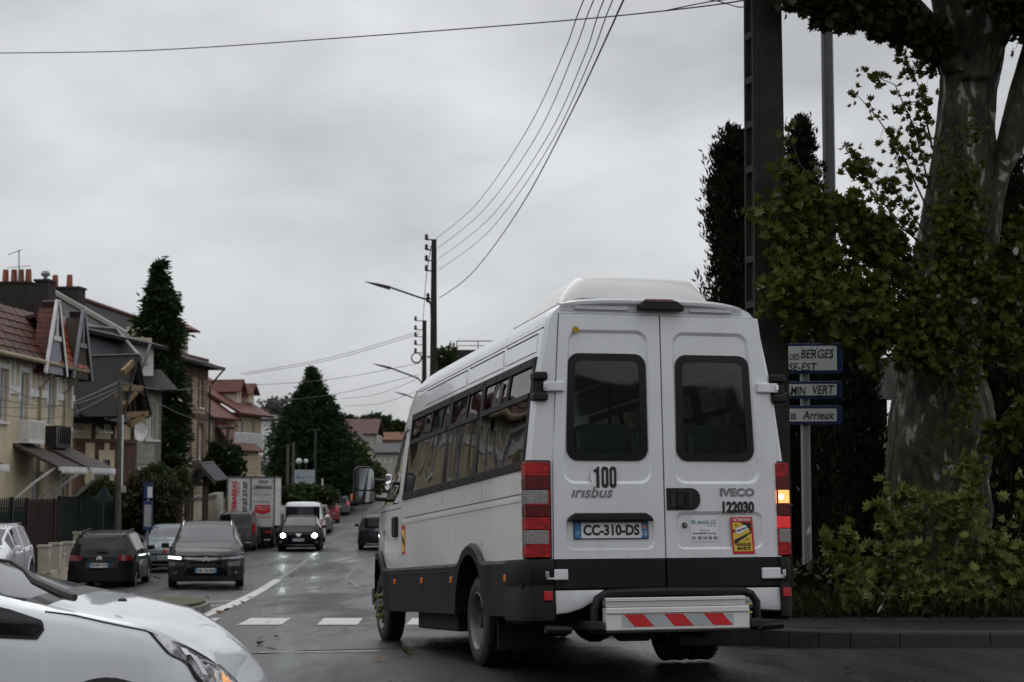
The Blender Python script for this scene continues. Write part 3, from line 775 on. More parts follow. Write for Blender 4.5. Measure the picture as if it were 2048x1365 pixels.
f = MB(); f.prism([(-.084, .10, 2.665), (-.084, .06, 2.682), (-.084, -.10, 2.684), (-.084, -.165, 2.665)], (-.006, 0, 0)); f.build('brake_lens', pbr('dim_red_lens', (.10, .008, .01), .25, coat=.6), hl_)
# roof air conditioning pod
f = MB(); rings = []
for x, k, zt_ in ((.12, .0, 2.72), (.125, .35, 2.77), (.15, .72, 2.85), (.23, .93, 2.895), (.36, 1, 2.895), (.95, 1, 2.895), (1.25, .8, 2.82), (1.5, .5, 2.74), (1.6, .1, 2.70)):
    q = []; n_ = 24
    for j in range(n_ + 1):
        t = -1 + 2 * j / n_; wB = .60; z = 2.672 + (zt_ - 2.672) * min(1, (1 - abs(t)) / .26) ** .62 * (1 - .03 * t * t) * (1 if abs(t) < 1 else 0)
        q.append((x - .0 * t * t + .09 * t * t * (x < .35), .06 + t * wB, z))
    rings.append(q)
f.loft(rings, closed=False); f.build('roof_air_conditioner', pbr('cream_gelcoat', (.74, .735, .70), .38, coat=.5, var=.03), bus, smooth=50)
f = MB(); f.box(.13, 1.55, -.54, .66, 2.668, 2.69); f.build('pod_gasket', seal, bus, bevel=.01)
# bumpers: white skirt, black corners, guard bar, folding step
f = MB(); zc = [(.80, .415), (.70, .425), (.60, .455), (.52, .50), (.44, .53), (0, .545), (-.44, .53), (-.56, .50), (-.64, .455), (-.74, .425), (-.93, .412)]
top_ = [(-.01, y, .578) for y, z in zc]; bot_ = [(-.01, y, z) for y, z in zc]
f.loft([top_, [(-.022, y, z + .03) for y, z in zc], bot_, [(.03, y, z - .012) for y, z in zc]], closed=False)
f.build('rear_skirt', paint, bus, smooth=50)
for sg in (1, -1):
    yi = .817 if sg > 0 else -.915
    f = MB(); o = sg * 1.0; q = []
    for z, g in ((.345, -.02), (.37, .015), (.545, .02), (.60, .0), (.62, .0), (.64, .012), (.76, .02), (.80, .005)):
        q.append([(.3, yi, z), (-.03 - g, yi, z), (-.03 - g, sg * .955, z), (-.01 - g, sg * .99, z), (.04, sg * (1.015 + g), z), (.15, sg * (1.03 + g), z), (.5, sg * (1.03 + g * .6), z), (.5, sg * .9, z)])
        if sg < 0: q[-1].reverse()
    f.loft(q); bc = f.build('bumper_corner', cladding, bus, smooth=28)
    f = MB(); yy = .868 if sg > 0 else -.955; f.box(-.062, -.04, yy - .032, yy + .032, .51, .575); f.build('reflector', pbr('reflector_red', (.45, .01, .015), .3, coat=.4), bc, bevel=.004)
    f = MB(); f.tube([(.1, sg * .68, .30), (-.06, sg * .72, .30), (-.08, sg * .90, .31)], .03, 8); f.build('step_arm', plastic, bus, smooth=True)
f = MB(); f.tube([(-.1, .545, .28), (-.1, .545, .44), (-.1, .52, .515), (-.1, .46, .55), (-.1, .40, .556), (-.1, 0, .562), (-.1, -.58, .556), (-.1, -.65, .535), (-.1, -.69, .48), (-.1, -.695, .28)], .03, 12)
f.build('guard_bar', plastic, bus, smooth=True)
f = MB(); f.box(-.2, .3, .5, .6, .3, .36); f.box(-.2, .3, -.68, -.60, .3, .36); f.box(-.12, .2, -.6, .5, .27, .30); f.build('step_bracket', under, bus, bevel=.01)
f = MB(); f.box(-.19, -.10, -.60, .486, .292, .455); stp = f.build('folding_step', pbr('step_white', (.70, .69, .67), .4, coat=.3, var=.06), bus, bevel=.01)
f = MB(); f.box(-.165, -.08, -.58, .48, .462, .522); f.build('step_rail', alu, stp, bevel=.006)
f = MB(); f.box(-.178, -.16, -.585, .482, .497, .503); f.box(-.20, -.185, -.60, .487, .412, .418); f.box(-.185, -.1, -.60, .487, .455, .463); f.build('step_edge', chrome, stp, bevel=.002)
f = MB(); f.box(-.193, -.1, -.602, .488, .278, .292); f.build('step_base', under, stp)
f = MB(); f.box(-.1925, -.190, -.475, .370, .318, .405); f.build('marker_strip', pbr('retro_grey', (.42, .44, .45), .4), stp)
for a in (.355, .058, -.24):
    f = MB(); f.poly([(-.1935, a, .405), (-.1935, a - .145, .405), (-.1935, a - .225, .318), (-.1935, a - .08, .318)]); f.build('red_stripe', red_p, stp)
f = MB(); 
for k in range(3): f.lathe([(0, -.02), (.012, -.02), (.012, .02)], (-.14, -.615, .34 + .06 * k), 'y', 8)
f.build('step_bolt', pbr('brass', (.35, .25, .08), .4, metal=.8), stp)
# mirrors
for sg in (1, -1):
    mrx, mry = 5.42, sg * 1.18
    f = MB(); lp = rloop([(-.115, -.195), (.115, -.195), (.105, .175), (-.10, .175)], .055, 4)
    def ml(k, x): return [(x, mry + p[0] * k, 1.655 + p[1] * k) for p in lp]
    f.loft([ml(1, mrx), ml(1.03, mrx + .02), ml(.95, mrx + .09), ml(.6, mrx + .14)]); mh = f.build('wing_mirror', plastic, bus, smooth=40)
    mg = pbr('mirror_glass', (.55, .57, .58), .03, metal=1, var=.05)
    f = MB(); f.poly([(mrx - .003, mry + p[0], 1.655 + p[1]) for p in rloop([(-.10, -.055), (.10, -.055), (.092, .16), (-.088, .16)], .045, 4)]); f.build('mirror_glass', mg, mh)
    f = MB(); f.poly([(mrx - .003, mry + p[0], 1.655 + p[1]) for p in rloop([(-.10, -.18), (.10, -.18), (.10, -.07), (-.10, -.07)], .03, 4)]); f.build('wide_angle_glass', mg, mh)
    f = MB()
    for z in (1.70, 1.52): f.tube([(mrx + .05, mry - sg * .1, z), (mrx + .06, sg * 1.12, z), (mrx - .02, sg * .97, z - .02)], .022, 8)
    f.build('mirror_arm', plastic, mh, smooth=True)
    f = MB(); f.box(mrx + .02, mrx + .09, mry + sg * .12 - .006, mry + sg * .12 + .012, 1.5, 1.56); f.build('repeater', orange_l, mh, bevel=.005)
# inside: floor, ceiling, seats, grab rail, dashboard
f = MB(); f.box(.06, 5.4, -.93, .93, .84, .87); f.build('cabin_floor', seatm, bus)
f = MB(); f.box(.06, 4.5, -.74, .74, 2.50, 2.52); f.box(.06, 4.5, .80, .84, 2.28, 2.5); f.box(.06, 4.5, -.84, -.80, 2.28, 2.5); f.box(.06, 4.4, .93, .95, .87, 1.44); f.box(.06, 4.4, -.95, -.93, .87, 1.44); f.build('cabin_lining', lining, bus)
f = MB(); f.box(5.0, 5.5, -.85, .85, 1.1, 1.42); f.build('dashboard', plastic, bus, bevel=.04)
sp = None
def seat(x, y):
    global sp
    if sp is None:
        f = MB(); lp = rloop([(-.20, 0), (.20, 0), (.235, .55), (-.235, .55)], .07, 4)
        f.loft([[(xx + p[1] * -.12, p[0] * k, 1.27 + p[1] * 1.0) for p in lp] for xx, k in ((0, .93), (.02, 1), (.09, 1), (.12, .9))]); sp = f.build('seat_back', seatm, None, smooth=40)
        f = MB(); f.tube([(-.08, -.21, 1.75), (-.07, -.23, 1.45), (0, -.17, 1.27), (0, .17, 1.27), (-.07, .23, 1.45), (-.08, .21, 1.75)], .018, 6); f.box(.05, .5, -.2, .2, 1.15, 1.27); f.box(.1, .4, -.04, .04, .87, 1.15)
        q = f.build('seat_frame', pbr('seat_shell', (.16, .17, .17), .5), sp, smooth=40)
        sp.parent = bus; sp.location = (x, y, 0); return
    c = sp.copy(); C.objects.link(c); c.parent = bus; c.location = (x, y, 0)
    for ch in children_of(sp): k = ch.copy(); C.objects.link(k); k.parent = c
for r_, x in enumerate((.62, 1.5, 2.35, 3.2, 4.1)):
    for y in ((.66, .22, -.24, -.68) if r_ == 0 else ((.66, .2, -.66) if r_ < 4 else (.55, -.55))): seat(x, y)
f = MB(); f.tube([(.5, .60, .9), (.5, .60, 1.55), (.5, .56, 1.62), (.5, .60, 1.95)], .014, 6); f.tube([(2.0, -.3, .9), (2.0, -.3, 2.5)], .016, 6); f.build('grab_pole', black, bus, smooth=True)
# ------------------------------------------------------------------ ground
def grid(name, xsf, ysv, zoff, m, kind='structure', hole=None):
    b = MB(); rows = []
    for y in ysv:
        xl_ = xsf(y); rows.append([b.vert((x, y, H(x, y) + zoff)) for x in xl_])
    for r0, r1 in zip(rows, rows[1:]):
        for k in range(len(r0) - 1): b.f.append((r0[k], r0[k + 1], r1[k + 1], r1[k])); b.m.append(0)
    o = b.build(name, m, smooth=180); o['kind'] = kind
    return o
soil = pbr('soil', (.018, .019, .012), .95, var=.4, vs=.8, bump=.4, bs=8)
asph = asphalt('wet_asphalt', (.017, .0172, .0185), .20, .50)
asph2 = asphalt('pavement_asphalt', (.014, .014, .0145), .4, .65)
ys_ = [-60, -20, -5, 0, 4, 8] + [10 + .75 * k for k in range(60)] + [57, 60, 66, 72, 78, 90, 100, 115, 130, 145, 160, 175, 190, 205, 220, 240, 260, 300, 350, 400, 600, 900, 1600, 2500]
def gx(y): return [-900, -300, -120, -60, -40, -28] + [-22 + 1.1 * k for k in range(30)] + [12, 16, 24, 60, 300, 900]
grid('ground', gx, ys_, -.06, soil)
def ux(u, y): return u - .0717 * y
ysr = [8, 10] + [11 + .6 * k for k in range(60)] + [50 + 3 * k for k in range(20)] + [115, 130, 145, 160, 175, 190, 205, 220, 240, 260]
grid('street', lambda y: [ux(-9.6 + (11.8) * k / 12, y) for k in range(13)], [y for y in [16.4] + ysr if y >= 16.4], 0.0, asph)
def gx2(y): return [-60, -40, -28] + [-22 + 1.1 * k for k in range(30)] + [12, 16, 24, 60]
# the junction: fills up to the far kerb line on the right, and merges with the street on the left
grid('junction', lambda y: [-60, -30] + [-20 + 1.0 * k for k in range(38)] + [24, 60], [-60, -20, -5, 0, 4, 8, 9, 10, 11, 12, 13, 14, 15, 16, 17, 18], -.004, asph)
conc = pbr('kerb_concrete', (.028, .024, .020), .75, var=.3, vs=5, bump=.3, bs=50)
conc_w = pbr('old_concrete', (.16, .15, .13), .85, var=.35, vs=3, bump=.3, bs=40)
whitem = pbr('road_marking_paint', (.52, .52, .50), .45, var=.35, vs=5, ramp=(.30, .48), col2=(.22, .22, .215), bump=.15, bs=80)
# right-hand pavement with kerb stones, rounded into the street
kp = [(24 - 1.0 * k, 15.72 + .012 * (k)) for k in range(21)]           # along the junction, towards the left
kp = [(x, 15.70 + (10 - x) * .035) for x in [24, 22, 20, 18] + [16 - .9 * k for k in range(15)]]
cx_, cy_ = 3.35, 17.45
arc = [(cx_ - 1.45 * math.sin(a), cy_ - 1.45 * math.cos(a)) for a in [PI / 2 * k / 8 for k in range(1, 9)]]
back = [(arc[-1][0] - .0717 * k * 1.0, arc[-1][1] + 1.0 * k) for k in range(1, 50)]
kl = [p for p in kp if p[0] > 3.6] + [(3.5, 15.95)] + arc + back
def HP(x, y): return max(H(x, y), .05) if y < 22 else H(x, y)
pav = MB()
for i, ((xa, ya), (xb, yb)) in enumerate(zip(kl, kl[1:])):
    d = Vector((xb - xa, yb - ya, 0)).normalized(); n_ = Vector((d.y, -d.x, 0))
    if n_.dot(Vector((1, 1, 0))) < 0 and i < 20: n_ = -n_
    n_ = Vector((d.y, -d.x, 0)) if d.y > abs(d.x) * .2 else Vector((0.03, 1, 0)).normalized()
    if d.y <= abs(d.x) * .2: n_ = Vector((-d.y, d.x, 0)); n_ = n_ if n_.y > 0 else -n_
    w = .16; g_ = .004
    A0 = Vector((xa, ya, 0)) + d * g_; B0 = Vector((xb, yb, 0)) - d * g_
    za, zb = (.05 if ya < 17.6 else H(xa, ya)), (.05 if yb < 17.6 else H(xb, yb))
    k = MB(); kk = []
    for P, z in ((A0, za), (B0, zb)):
        kk.append([P + Vector((0, 0, z - .25)), P + n_ * w + Vector((0, 0, z - .25)), P + n_ * w + Vector((0, 0, z + .125)), P + n_ * .03 + Vector((0, 0, z + .125)), P + n_ * .006 + Vector((0, 0, z + .105)), P + Vector((0, 0, z + .075))])
    k.loft(kk); o = k.build('kerb_stone', conc, None, smooth=30); o['kind'] = 'structure'
    pav.poly([A0 + n_ * w + Vector((0, 0, za + .121)), B0 + n_ * w + Vector((0, 0, zb + .121)), B0 + n_ * 1.75 + Vector((0, 0, zb + .13)), A0 + n_ * 1.75 + Vector((0, 0, za + .13))])
pav2 = MB(); zt_ = .172
pts = [(24, 15.4), (16, 15.75), (10, 15.85), (3.5, 16.12), (2.6, 16.5), (2.15, 17.0), (2.05, 17.6), (2.02, 18.2)]
prev = None
for a, c in zip(pts, pts[1:]):
    pav2.poly([(a[0], a[1], zt_), (c[0], c[1], zt_), (c[0] if c[0] > 3.6 else c[0], 18.4, zt_ + .01), (a[0], 18.4, zt_ + .01)])
struct('pavement', pav2, asph2)
# grass verge ground under the trees
vg = MB()
for a, c in zip([-.2, 3, 4, 6, 8, 10, 14, 24], [3, 4, 6, 8, 10, 14, 24, 60]):
    if a < 2.2: a = 2.2
    vg.poly([(a, 17.35 + .03 * math.sin(a * 3), .177), (c, 17.35 + .03 * math.sin(c * 3), .177), (c, 18.4, .26), (a, 18.4, .26)])
    vg.poly([(a, 18.4, .26), (c, 18.4, .26), (c, 60, .35), (a, 60, .35)])
struct('verge', vg, soil)
# zebra crossing bars, lines
def mark(name, pts, m=whitem, dz=.006):
    b = MB(); q = [at_ground(*p) for p in pts]
    b.poly([(p.x, p.y, H(p.x, p.y) + dz) for p in q])
    return struct(name, b, m)
def at_ground(px, py):
    r = ray(px, py); t = 5.0; 
    for _ in range(4000):
        p = CP + r * t
        if p.z <= H(p.x, p.y): break
        t += .02 if t < 40 else .1
    return p
def strip(name, pts, w, m=whitem, dz=.006):
    """a painted line of constant width through surveyed points"""
    P = [at_ground(*p) for p in pts]
    # densify
    Q = []
    for a, c in zip(P, P[1:]):
        n = max(2, int((c - a).length / .8))
        Q += [a.lerp(c, k / n) for k in range(n)]
    Q.append(P[-1]); b = MB(); L_ = []; R_ = []
    for i, p in enumerate(Q):
        d = (Q[min(i + 1, len(Q) - 1)] - Q[max(i - 1, 0)]); d.z = 0; d.normalize(); n = Vector((d.y, -d.x, 0)) * w / 2
        for s_, l in ((1, L_), (-1, R_)):
            q = p + n * s_; l.append((q.x, q.y, H(q.x, q.y) + dz))
    for i in range(len(Q) - 1): b.poly([L_[i], L_[i + 1], R_[i + 1], R_[i]])
    return struct(name, b, m)
for x0, x1, x2, x3 in ((340, 414, 442, 372), (475, 563, 582, 502), (634, 716, 725, 648), (812, 860, 866, 824), (925, 985, 985, 930)):
    P0 = at_ground(x0, 1251); P1 = at_ground(x1, 1251); P2 = at_ground(x2, 1237.5); P3 = at_ground(x3, 1237.5)
    b = MB(); n = 6
    for k in range(n):
        a0 = P0.lerp(P3, k / n); a1 = P0.lerp(P3, (k + 1) / n); c0 = P1.lerp(P2, k / n); c1 = P1.lerp(P2, (k + 1) / n)
        b.poly([(p.x, p.y, H(p.x, p.y) + .007) for p in (a0, c0, c1, a1)])
    struct('zebra_bar', b, whitem)
strip('edge_line', [(368, 1246), (420, 1226), (465, 1210), (500, 1193), (530, 1176), (556, 1160)], .24)
strip('worn_edge_line', [(556, 1160), (590, 1138), (622, 1114), (650, 1093)], .16, pbr('worn_line', (.075, .075, .077), .4, var=.5, vs=4))
strip('junction_line', [(520, 1306), (600, 1305), (760, 1303)], .05, dz=.005)
strip('give_way_mark', [(400, 1214), (455, 1211)], .12)
strip('give_way_mark', [(415, 1205), (470, 1202)], .12)
strip('crack_seal', [(722, 1131), (712, 1138), (697, 1150), (692, 1158), (706, 1166), (712, 1172), (722, 1178)], .07, MATS['worn_line'])
strip('lane_mark', [(662, 1124), (700, 1116)], .5, pbr('worn_paint', (.13, .13, .13), .5, var=.5, vs=6))
strip('lane_mark', [(540, 1120), (575, 1116)], .5, MATS['worn_paint'])
strip('lane_mark', [(690, 1126), (718, 1120)], .5, MATS['worn_paint'])
patch = asphalt('patched_asphalt', (.011, .011, .012), .25, .5)
strip('road_patch', [(905, 1260), (840, 1190), (775, 1130), (728, 1092), (700, 1070)], 1.1, patch, dz=.003)
strip('road_patch', [(1500, 1292), (1590, 1290)], .8, patch, dz=.003)
strip('tar_joint', [(500, 1181), (560, 1173), (640, 1173), (750, 1178)], .05, black, dz=.004)
strip('tar_joint', [(560, 1137), (640, 1134), (722, 1136)], .05, black, dz=.004)
# traffic island nose with mossy top and kerb
isl = MB(); pts = [at_ground(px, py) for px, py in ((190, 1243), (300, 1243), (370, 1238), (408, 1228), (421, 1221), (416, 1214), (392, 1209), (330, 1206), (190, 1205))]
isl.prism([(p.x, p.y, H(p.x, p.y) - .1) for p in pts], (0, 0, .22)); struct('traffic_island', isl, conc_w)
isl = MB(); c = sum((p for p in pts), Vector()) / len(pts); isl.prism([(c.x + (p.x - c.x) * .88, c.y + (p.y - c.y) * .86, H(p.x, p.y) + .118) for p in pts], (0, 0, .035)); struct('island_moss', isl, pbr('moss', (.06, .062, .02), .95, var=.5, vs=9, bump=.6, bs=30, col2=(.10, .085, .055)))
# left-hand pavement beyond the parking lane
grid('left_pavement', lambda y: [ux(-13.5, y), ux(-12, y), ux(-11, y), ux(-10.2, y), ux(-9.55, y)], [y for y in ysr if y >= 30], .09, asph2)
b = MB()
for y0, y1 in zip([30 + 1.5 * k for k in range(60)], [30 + 1.5 * (k + 1) for k in range(60)]):
    p = [(ux(-9.6, y0), y0), (ux(-9.6, y1), y1)]
    b.hexa([(p[0][0] + o_, p[0][1], H(*p[0]) + z) if k_ == 0 else (p[1][0] + o_, p[1][1], H(*p[1]) + z) for z in (-.1, .11) for k_, o_ in ((0, .06), (1, .06), (1, -.06), (0, -.06))])
struct('left_kerb', b, conc)
# fallen leaves and litter on the road
LEAFP = [(0, -.5), (.10, -.28), (.38, -.34), (.30, -.12), (.50, .02), (.27, .12), (.30, .34), (.12, .26), (0, .55), (-.12, .26), (-.30, .34), (-.27, .12), (-.50, .02), (-.30, -.12), (-.38, -.34), (-.10, -.28)]
def leafmesh(name, mat_, s=1, curl=.15):
    me = bpy.data.meshes.new(name)
    v = [(0, 0, 0)] + [(x * s, y * s, (abs(x) * curl * 1.4 + (y * y) * curl * (1 if y > 0 else .4)) * s) for x, y in LEAFP]
    me.from_pydata(v, [], [(0, i + 1, (i + 1) % 16 + 1) for i in range(16)]); me.materials.append(mat_); me.update()
    return me
dry = leafmat('dry_leaf', [(.16, .09, .03), (.10, .055, .02), (.22, .16, .05), (.07, .045, .02)], .6, .1)
lm = leafmesh('fallen_leaf', dry, .13)
spots = [(690, 1262), (760, 1322), (520, 1290), (555, 1278), (538, 1247), (566, 1128), (585, 1155), (602, 1140), (520, 1281), (542, 1303), (700, 1170), (640, 1180), (1593, 1279), (470, 1215), (485, 1208), (455, 1222), (500, 1197), (430, 1210), (612, 1098), (1700, 1345), (560, 1145), (590, 1110), (440, 1228), (415, 1197), (425, 1195), (408, 1199), (436, 1198), (225, 1172), (240, 1176), (210, 1171), (255, 1170), (232, 1178), (198, 1169), (318, 1158), (330, 1160), (310, 1156)]
def leafwhere(px, py):
    if px > 1400: return 'on the road by the right-hand kerb'
    if px > 650: return 'on the wet road beside the minibus front wheel'
    if py > 1255: return 'on the asphalt in front of the zebra crossing'
    if px < 350: return 'near the parked black crossover'
    if px < 515: return 'around the traffic island and edge line'
    return 'on the wet lane beyond the zebra crossing'
for i, (px, py) in enumerate(spots):
    p = at_ground(px, py); o = bpy.data.objects.new('fallen_leaf', lm); C.objects.link(o)
    o.location = (p.x, p.y, H(p.x, p.y) + .018); o.rotation_euler = (rnd.uniform(-.5, .5), rnd.uniform(-.4, .4), rnd.uniform(0, 6)); s = rnd.uniform(.7, 1.3); o.scale = (s, s, s)
    tag(o, 'small brown fallen leaf ' + leafwhere(px, py), 'leaf', 'fallen leaves ' + leafwhere(px, py))
o = bpy.data.objects.new('fallen_leaf', leafmesh('green_fallen_leaf', leafmat('olive_leaf', [(.05, .055, .015), (.035, .04, .012)], .5, .1), .22, .35)); C.objects.link(o)
p = at_ground(808, 1312); o.location = (p.x, p.y, p.z + .03); o.rotation_euler = (.5, .3, 1); tag(o, 'large curled green leaf on the road beside the minibus rear wheel', 'leaf')
ymat = leafmat('yellow_leaf', [(.50, .33, .03), (.42, .27, .03)], .6, .15)
o = bpy.data.objects.new('stuck_leaf', leafmesh('stuck_leaf', ymat, .065, .05)); C.objects.link(o)
M_ = bm_ @ Matrix.Translation((-.022, .617, 2.452)) @ Matrix(((0, 0, -1, 0), (-1, 0, 0, 0), (0, 1, 0, 0), (0, 0, 0, 1))) @ Matrix.Rotation(.5, 4, 'Z')
o.matrix_world = M_; tag(o, 'yellow leaf stuck to the top of the left rear door', 'leaf')
# ------------------------------------------------------------------ cars
def carpaint(name, col, rough=.35, var=.06): return pbr(name, tuple(c * .62 for c in col), .55, coat=.4, var=var, vs=2, coatr=.03, spec=.08)
def make_car(name, label, cat, loc, rz, sp, group=None):
    """x = backwards from the front plane, y = left when facing forward is -y, z up; everything passes through one warp that bends the ends"""
    L_, W_, Hh = sp['L'], sp['W'], sp['H']; hwid = W_ / 2
    bf, br_ = sp.get('bulge', (.42, .26)); lean_f, lean_r = sp.get('lean', (.05, .10))
    top = sp['top']      # (x, z) centre-line profile
    belt = sp['belt']    # (x, z)
    roofw = sp.get('roofw', .70)
    def warp(p):
        x, y, z = p
        t = min(1, abs(y) / hwid)
        kf = max(0, 1 - x / 1.3); kr = max(0, 1 - (L_ - x) / 1.0)
        x2 = x + kf * (bf * t ** 3.2 + lean_f * max(0, z - .45) / .4) - kr * (br_ * t ** 3.5 + lean_r * max(0, z - .5) / .6)
        return (x2, y, z)
    root = thing(name, label, cat, loc, rz, group)
    cw = [(0, z) for z in ()]
    wf_ = [(0, .97), (.3, 1.0), (L_ - .4, 1.0), (L_, .955)]
    wr = sp.get('wr', .31); fa, ra = sp['axles']
    xs_ = sorted(set([round(v, 3) for v in [0, .02, .08, .2, .35] + [.35 + (L_ - .7) * k / 34 for k in range(35)] + [L_ - .35, L_ - .2, L_ - .08, L_ - .02, L_] + [p[0] for p in top]]))
    def low(x):
        z = sp.get('sill', .24)
        for a in (fa, ra):
            d = abs(x - a); R = wr + .055
            if d < R: z = max(z, wr + math.sqrt(R * R - d * d))
        return z
    def smooth(tab, x):
        return (lerp(tab, x - .06) + 2 * lerp(tab, x) + lerp(tab, x + .06)) / 4
    def sec(x):
        zt = smooth(top, x); zb = min(smooth(belt, x), zt - .012); zl = min(low(x), zb - .05); w = hwid * lerp(wf_, x)
        up = max(0, zt - zb); isroof = min(1, up / .3)
        ws = w * (.955 if isroof > .3 else .93); wt = w * (roofw * isroof + .86 * (1 - isroof))
        zm = .55 * zb + .45 * .3
        r = [(w * .86, zl), (w * .985, zl + .02), (w, max(zm, zl + .03)), (w * .992, max(zb - .12, zl + .04)), (w * .97, max(zb - .03, zl + .045)), (ws, zb)]
        r += [(ws + (wt - ws) * .92, zb + up * .86), (wt * .95, zb + up * .95), (wt * .72, zb + up * .988), (wt * .35, zt), (0, zt + .004 * isroof)]
        return r
    b = MB(); parts = {}
    def tgt(a, c, i):
        m_ = (a + c) / 2
        if i == 5:
            for nm, x0, x1 in sp.get('side_glass', ()):
                if x0 <= m_ <= x1: return nm
        if i >= 8 or i == 7:
            for nm, x0, x1 in sp.get('screen', ()):
                if x0 <= m_ <= x1: return nm
        return None
    cuts = sorted(set(xs_ + [x for g in ('side_glass', 'screen') for _, a, c in sp.get(g, ()) for x in (a, c)]))
    for sg in (1, -1):
        for a, c in zip(cuts, cuts[1:]):
            if c - a < 1e-3: continue
            ra_, rc_ = sec(a), sec(c)
            for i in range(len(ra_) - 1):
                q = [warp((a, sg * ra_[i][0], ra_[i][1])), warp((c, sg * rc_[i][0], rc_[i][1])), warp((c, sg * rc_[i + 1][0], rc_[i + 1][1])), warp((a, sg * ra_[i + 1][0], ra_[i + 1][1]))]
                if sg > 0: q.reverse()
                k = tgt(a, c, i)
                if k is None: b.poly(q)
                else: parts.setdefault((k, sg if k.startswith('side') else 0, [g for g in sp.get('side_glass', ()) if g[1] <= (a + c) / 2 <= g[2]][0][1] if k.startswith('side') else 0), MB()).poly(q)
    for x, fl in ((0, 1), (L_, 0)):   # end caps, gridded so they bend
        r = sec(x); 
        for i in range(len(r) - 1):
            n = 8
            for k in range(n):
                f0, f1 = -1 + 2 * k / n, -1 + 2 * (k + 1) / n
                q = [warp((x, f0 * r[i][0], r[i][1])), warp((x, f1 * r[i][0], r[i][1])), warp((x, f1 * r[i + 1][0], r[i + 1][1])), warp((x, f0 * r[i + 1][0], r[i + 1][1]))]
                if fl: q.reverse()
                b.poly(q)
    body_ = b.build('body', sp['paint'], root, smooth=42, weld=True)
    for (k, sg, _), m_ in parts.items(): m_.build({'screen_front': 'windscreen', 'screen_rear': 'rear_window', 'side': 'side_window'}[k], sp.get('glassf', sglass) if k == 'screen_front' else cglass, root, smooth=42, weld=True)
    b = MB(); b.box(.35, L_ - .3, -hwid + .16, hwid - .16, .17, .5); b.box(.25, L_ - .15, -hwid + .3, hwid - .3, .3, .62); b.build('underbody', under, root)
    for ax in (fa, ra):
        for sg in (1, -1):
            t = MB(); w = .2; y = sg * (hwid - .115)
            t.lathe([(wr * .62, -.07 * sg), (wr * .68, -.095 * sg), (wr * .93, -.1 * sg), (wr, -.08 * sg), (wr, .07 * sg), (wr * .93, .105 * sg), (wr * .68, .10 * sg), (wr * .62, .08 * sg)], (ax, y, wr), 'y', 24)
            ty = t.build('wheel', rubber, root, smooth=45)
            t = MB(); t.lathe([(wr * .64, .09 * sg), (wr * .58, .085 * sg), (wr * .55, .04 * sg), (0, .04 * sg)], (ax, y, wr), 'y', 20); t.build('rim', black, ty, smooth=45)
            t = MB(); ns = sp.get('spokes', 5)
            for q in range(ns):
                a = 2 * PI * q / ns + .3; d = Vector((math.cos(a), 0, math.sin(a))); e = Vector((-math.sin(a), 0, math.cos(a)))
                c0 = Vector((ax, y + sg * .075, wr))
                t.hexa([c0 + d * .03 - e * .035, c0 + d * .03 + e * .035, c0 + d * wr * .62 + e * .022, c0 + d * wr * .62 - e * .022] + [p + Vector((0, sg * .022, 0)) for p in (c0 + d * .03 - e * .035, c0 + d * .03 + e * .035, c0 + d * wr * .62 + e * .022, c0 + d * wr * .62 - e * .022)])
            t.lathe([(0, .105 * sg), (.05, .1 * sg), (.06, .07 * sg)], (ax, y, wr), 'y', 10)
            t.build('spoke', alloy, ty)
            ring_ = MB()
            A = []
            for k in range(15):
                a = PI * k / 14 ; R0, R1 = wr + .052, wr + .095
                A.append([(ax + R0 * math.cos(a), sg * (hwid * .985), max(wr + R0 * math.sin(a), .2)), (ax + R0 * math.cos(a), sg * (hwid + .010), wr + R0 * math.sin(a)), (ax + R1 * math.cos(a), sg * (hwid + .008), wr + R1 * math.sin(a)), (ax + R1 * math.cos(a), sg * (hwid * .98), wr + R1 * math.sin(a))])
            ring_.loft([[warp(p) for p in r] for r in A], closed=False); ring_.build('wheel_arch', sp.get('archm', sp['paint']), root, smooth=45)
    def patch(nm, m_, x, y0, y1, z0, z1, th=.02, parent=None, n=6, skew=0, y2=None, y3=None, bevel=0, out_=-1):
        """a slab on the front (x=0) or rear (x=L) plane, bent with the body"""
        y2 = y0 if y2 is None else y2; y3 = y1 if y3 is None else y3
        s_ = -1 if x < L_ / 2 else 1
        q = MB(); rr_ = []
        for k in range(n + 1):
            f = k / n; yb = y0 + (y1 - y0) * f; yt = y2 + (y3 - y2) * f
            rr_.append([warp((x - s_ * .03, yb, z0 + skew * f)), warp((x + s_ * th, yb, z0 + skew * f)), warp((x + s_ * th, yt, z1 + skew * f)), warp((x - s_ * .03, yt, z1 + skew * f))])
        q.loft(rr_); return q.build(nm, m_, parent or root, smooth=30, bevel=bevel)
    def sidebar(nm, m_, x0, x1, z0, z1, sg, off=.006, th=.012, parent=None):
        q = MB(); y = hwid; q.box(x0, x1, min(sg * (y - .02), sg * (y + off)), max(sg * (y - .02), sg * (y + off)), z0, z1); q.v = [warp(v) for v in q.v]
        return q.build(nm, m_, parent or root, bevel=.004)
    mxp, mzp = sp.get('mirror', (1.35, .98))
    for sg in (1, -1):
        q = MB(); rr_ = []
        for k_, s_ in ((0, .5), (.05, .95), (.12, 1), (.18, .7)):
            rr_.append([(mxp + .1 - k_, sg * (hwid + .10) + p[0] * s_, mzp + .03 + p[1] * s_) for p in rloop([(-.1, -.065), (.1, -.065), (.09, .07), (-.09, .07)], .035, 3)])
        q.loft(rr_); q.box(mxp, mxp + .05, min(sg * (hwid - .1), sg * (hwid + .08)), max(sg * (hwid - .1), sg * (hwid + .08)), mzp - .04, mzp - .01)
        q.build('door_mirror', sp.get('mirror_m', sp['paint']), root, smooth=40)
        for x in sp.get('seams', ()): sidebar('door_seam', seal, x, x + .012, .32, lerp(belt, x) - .02, sg, .001)
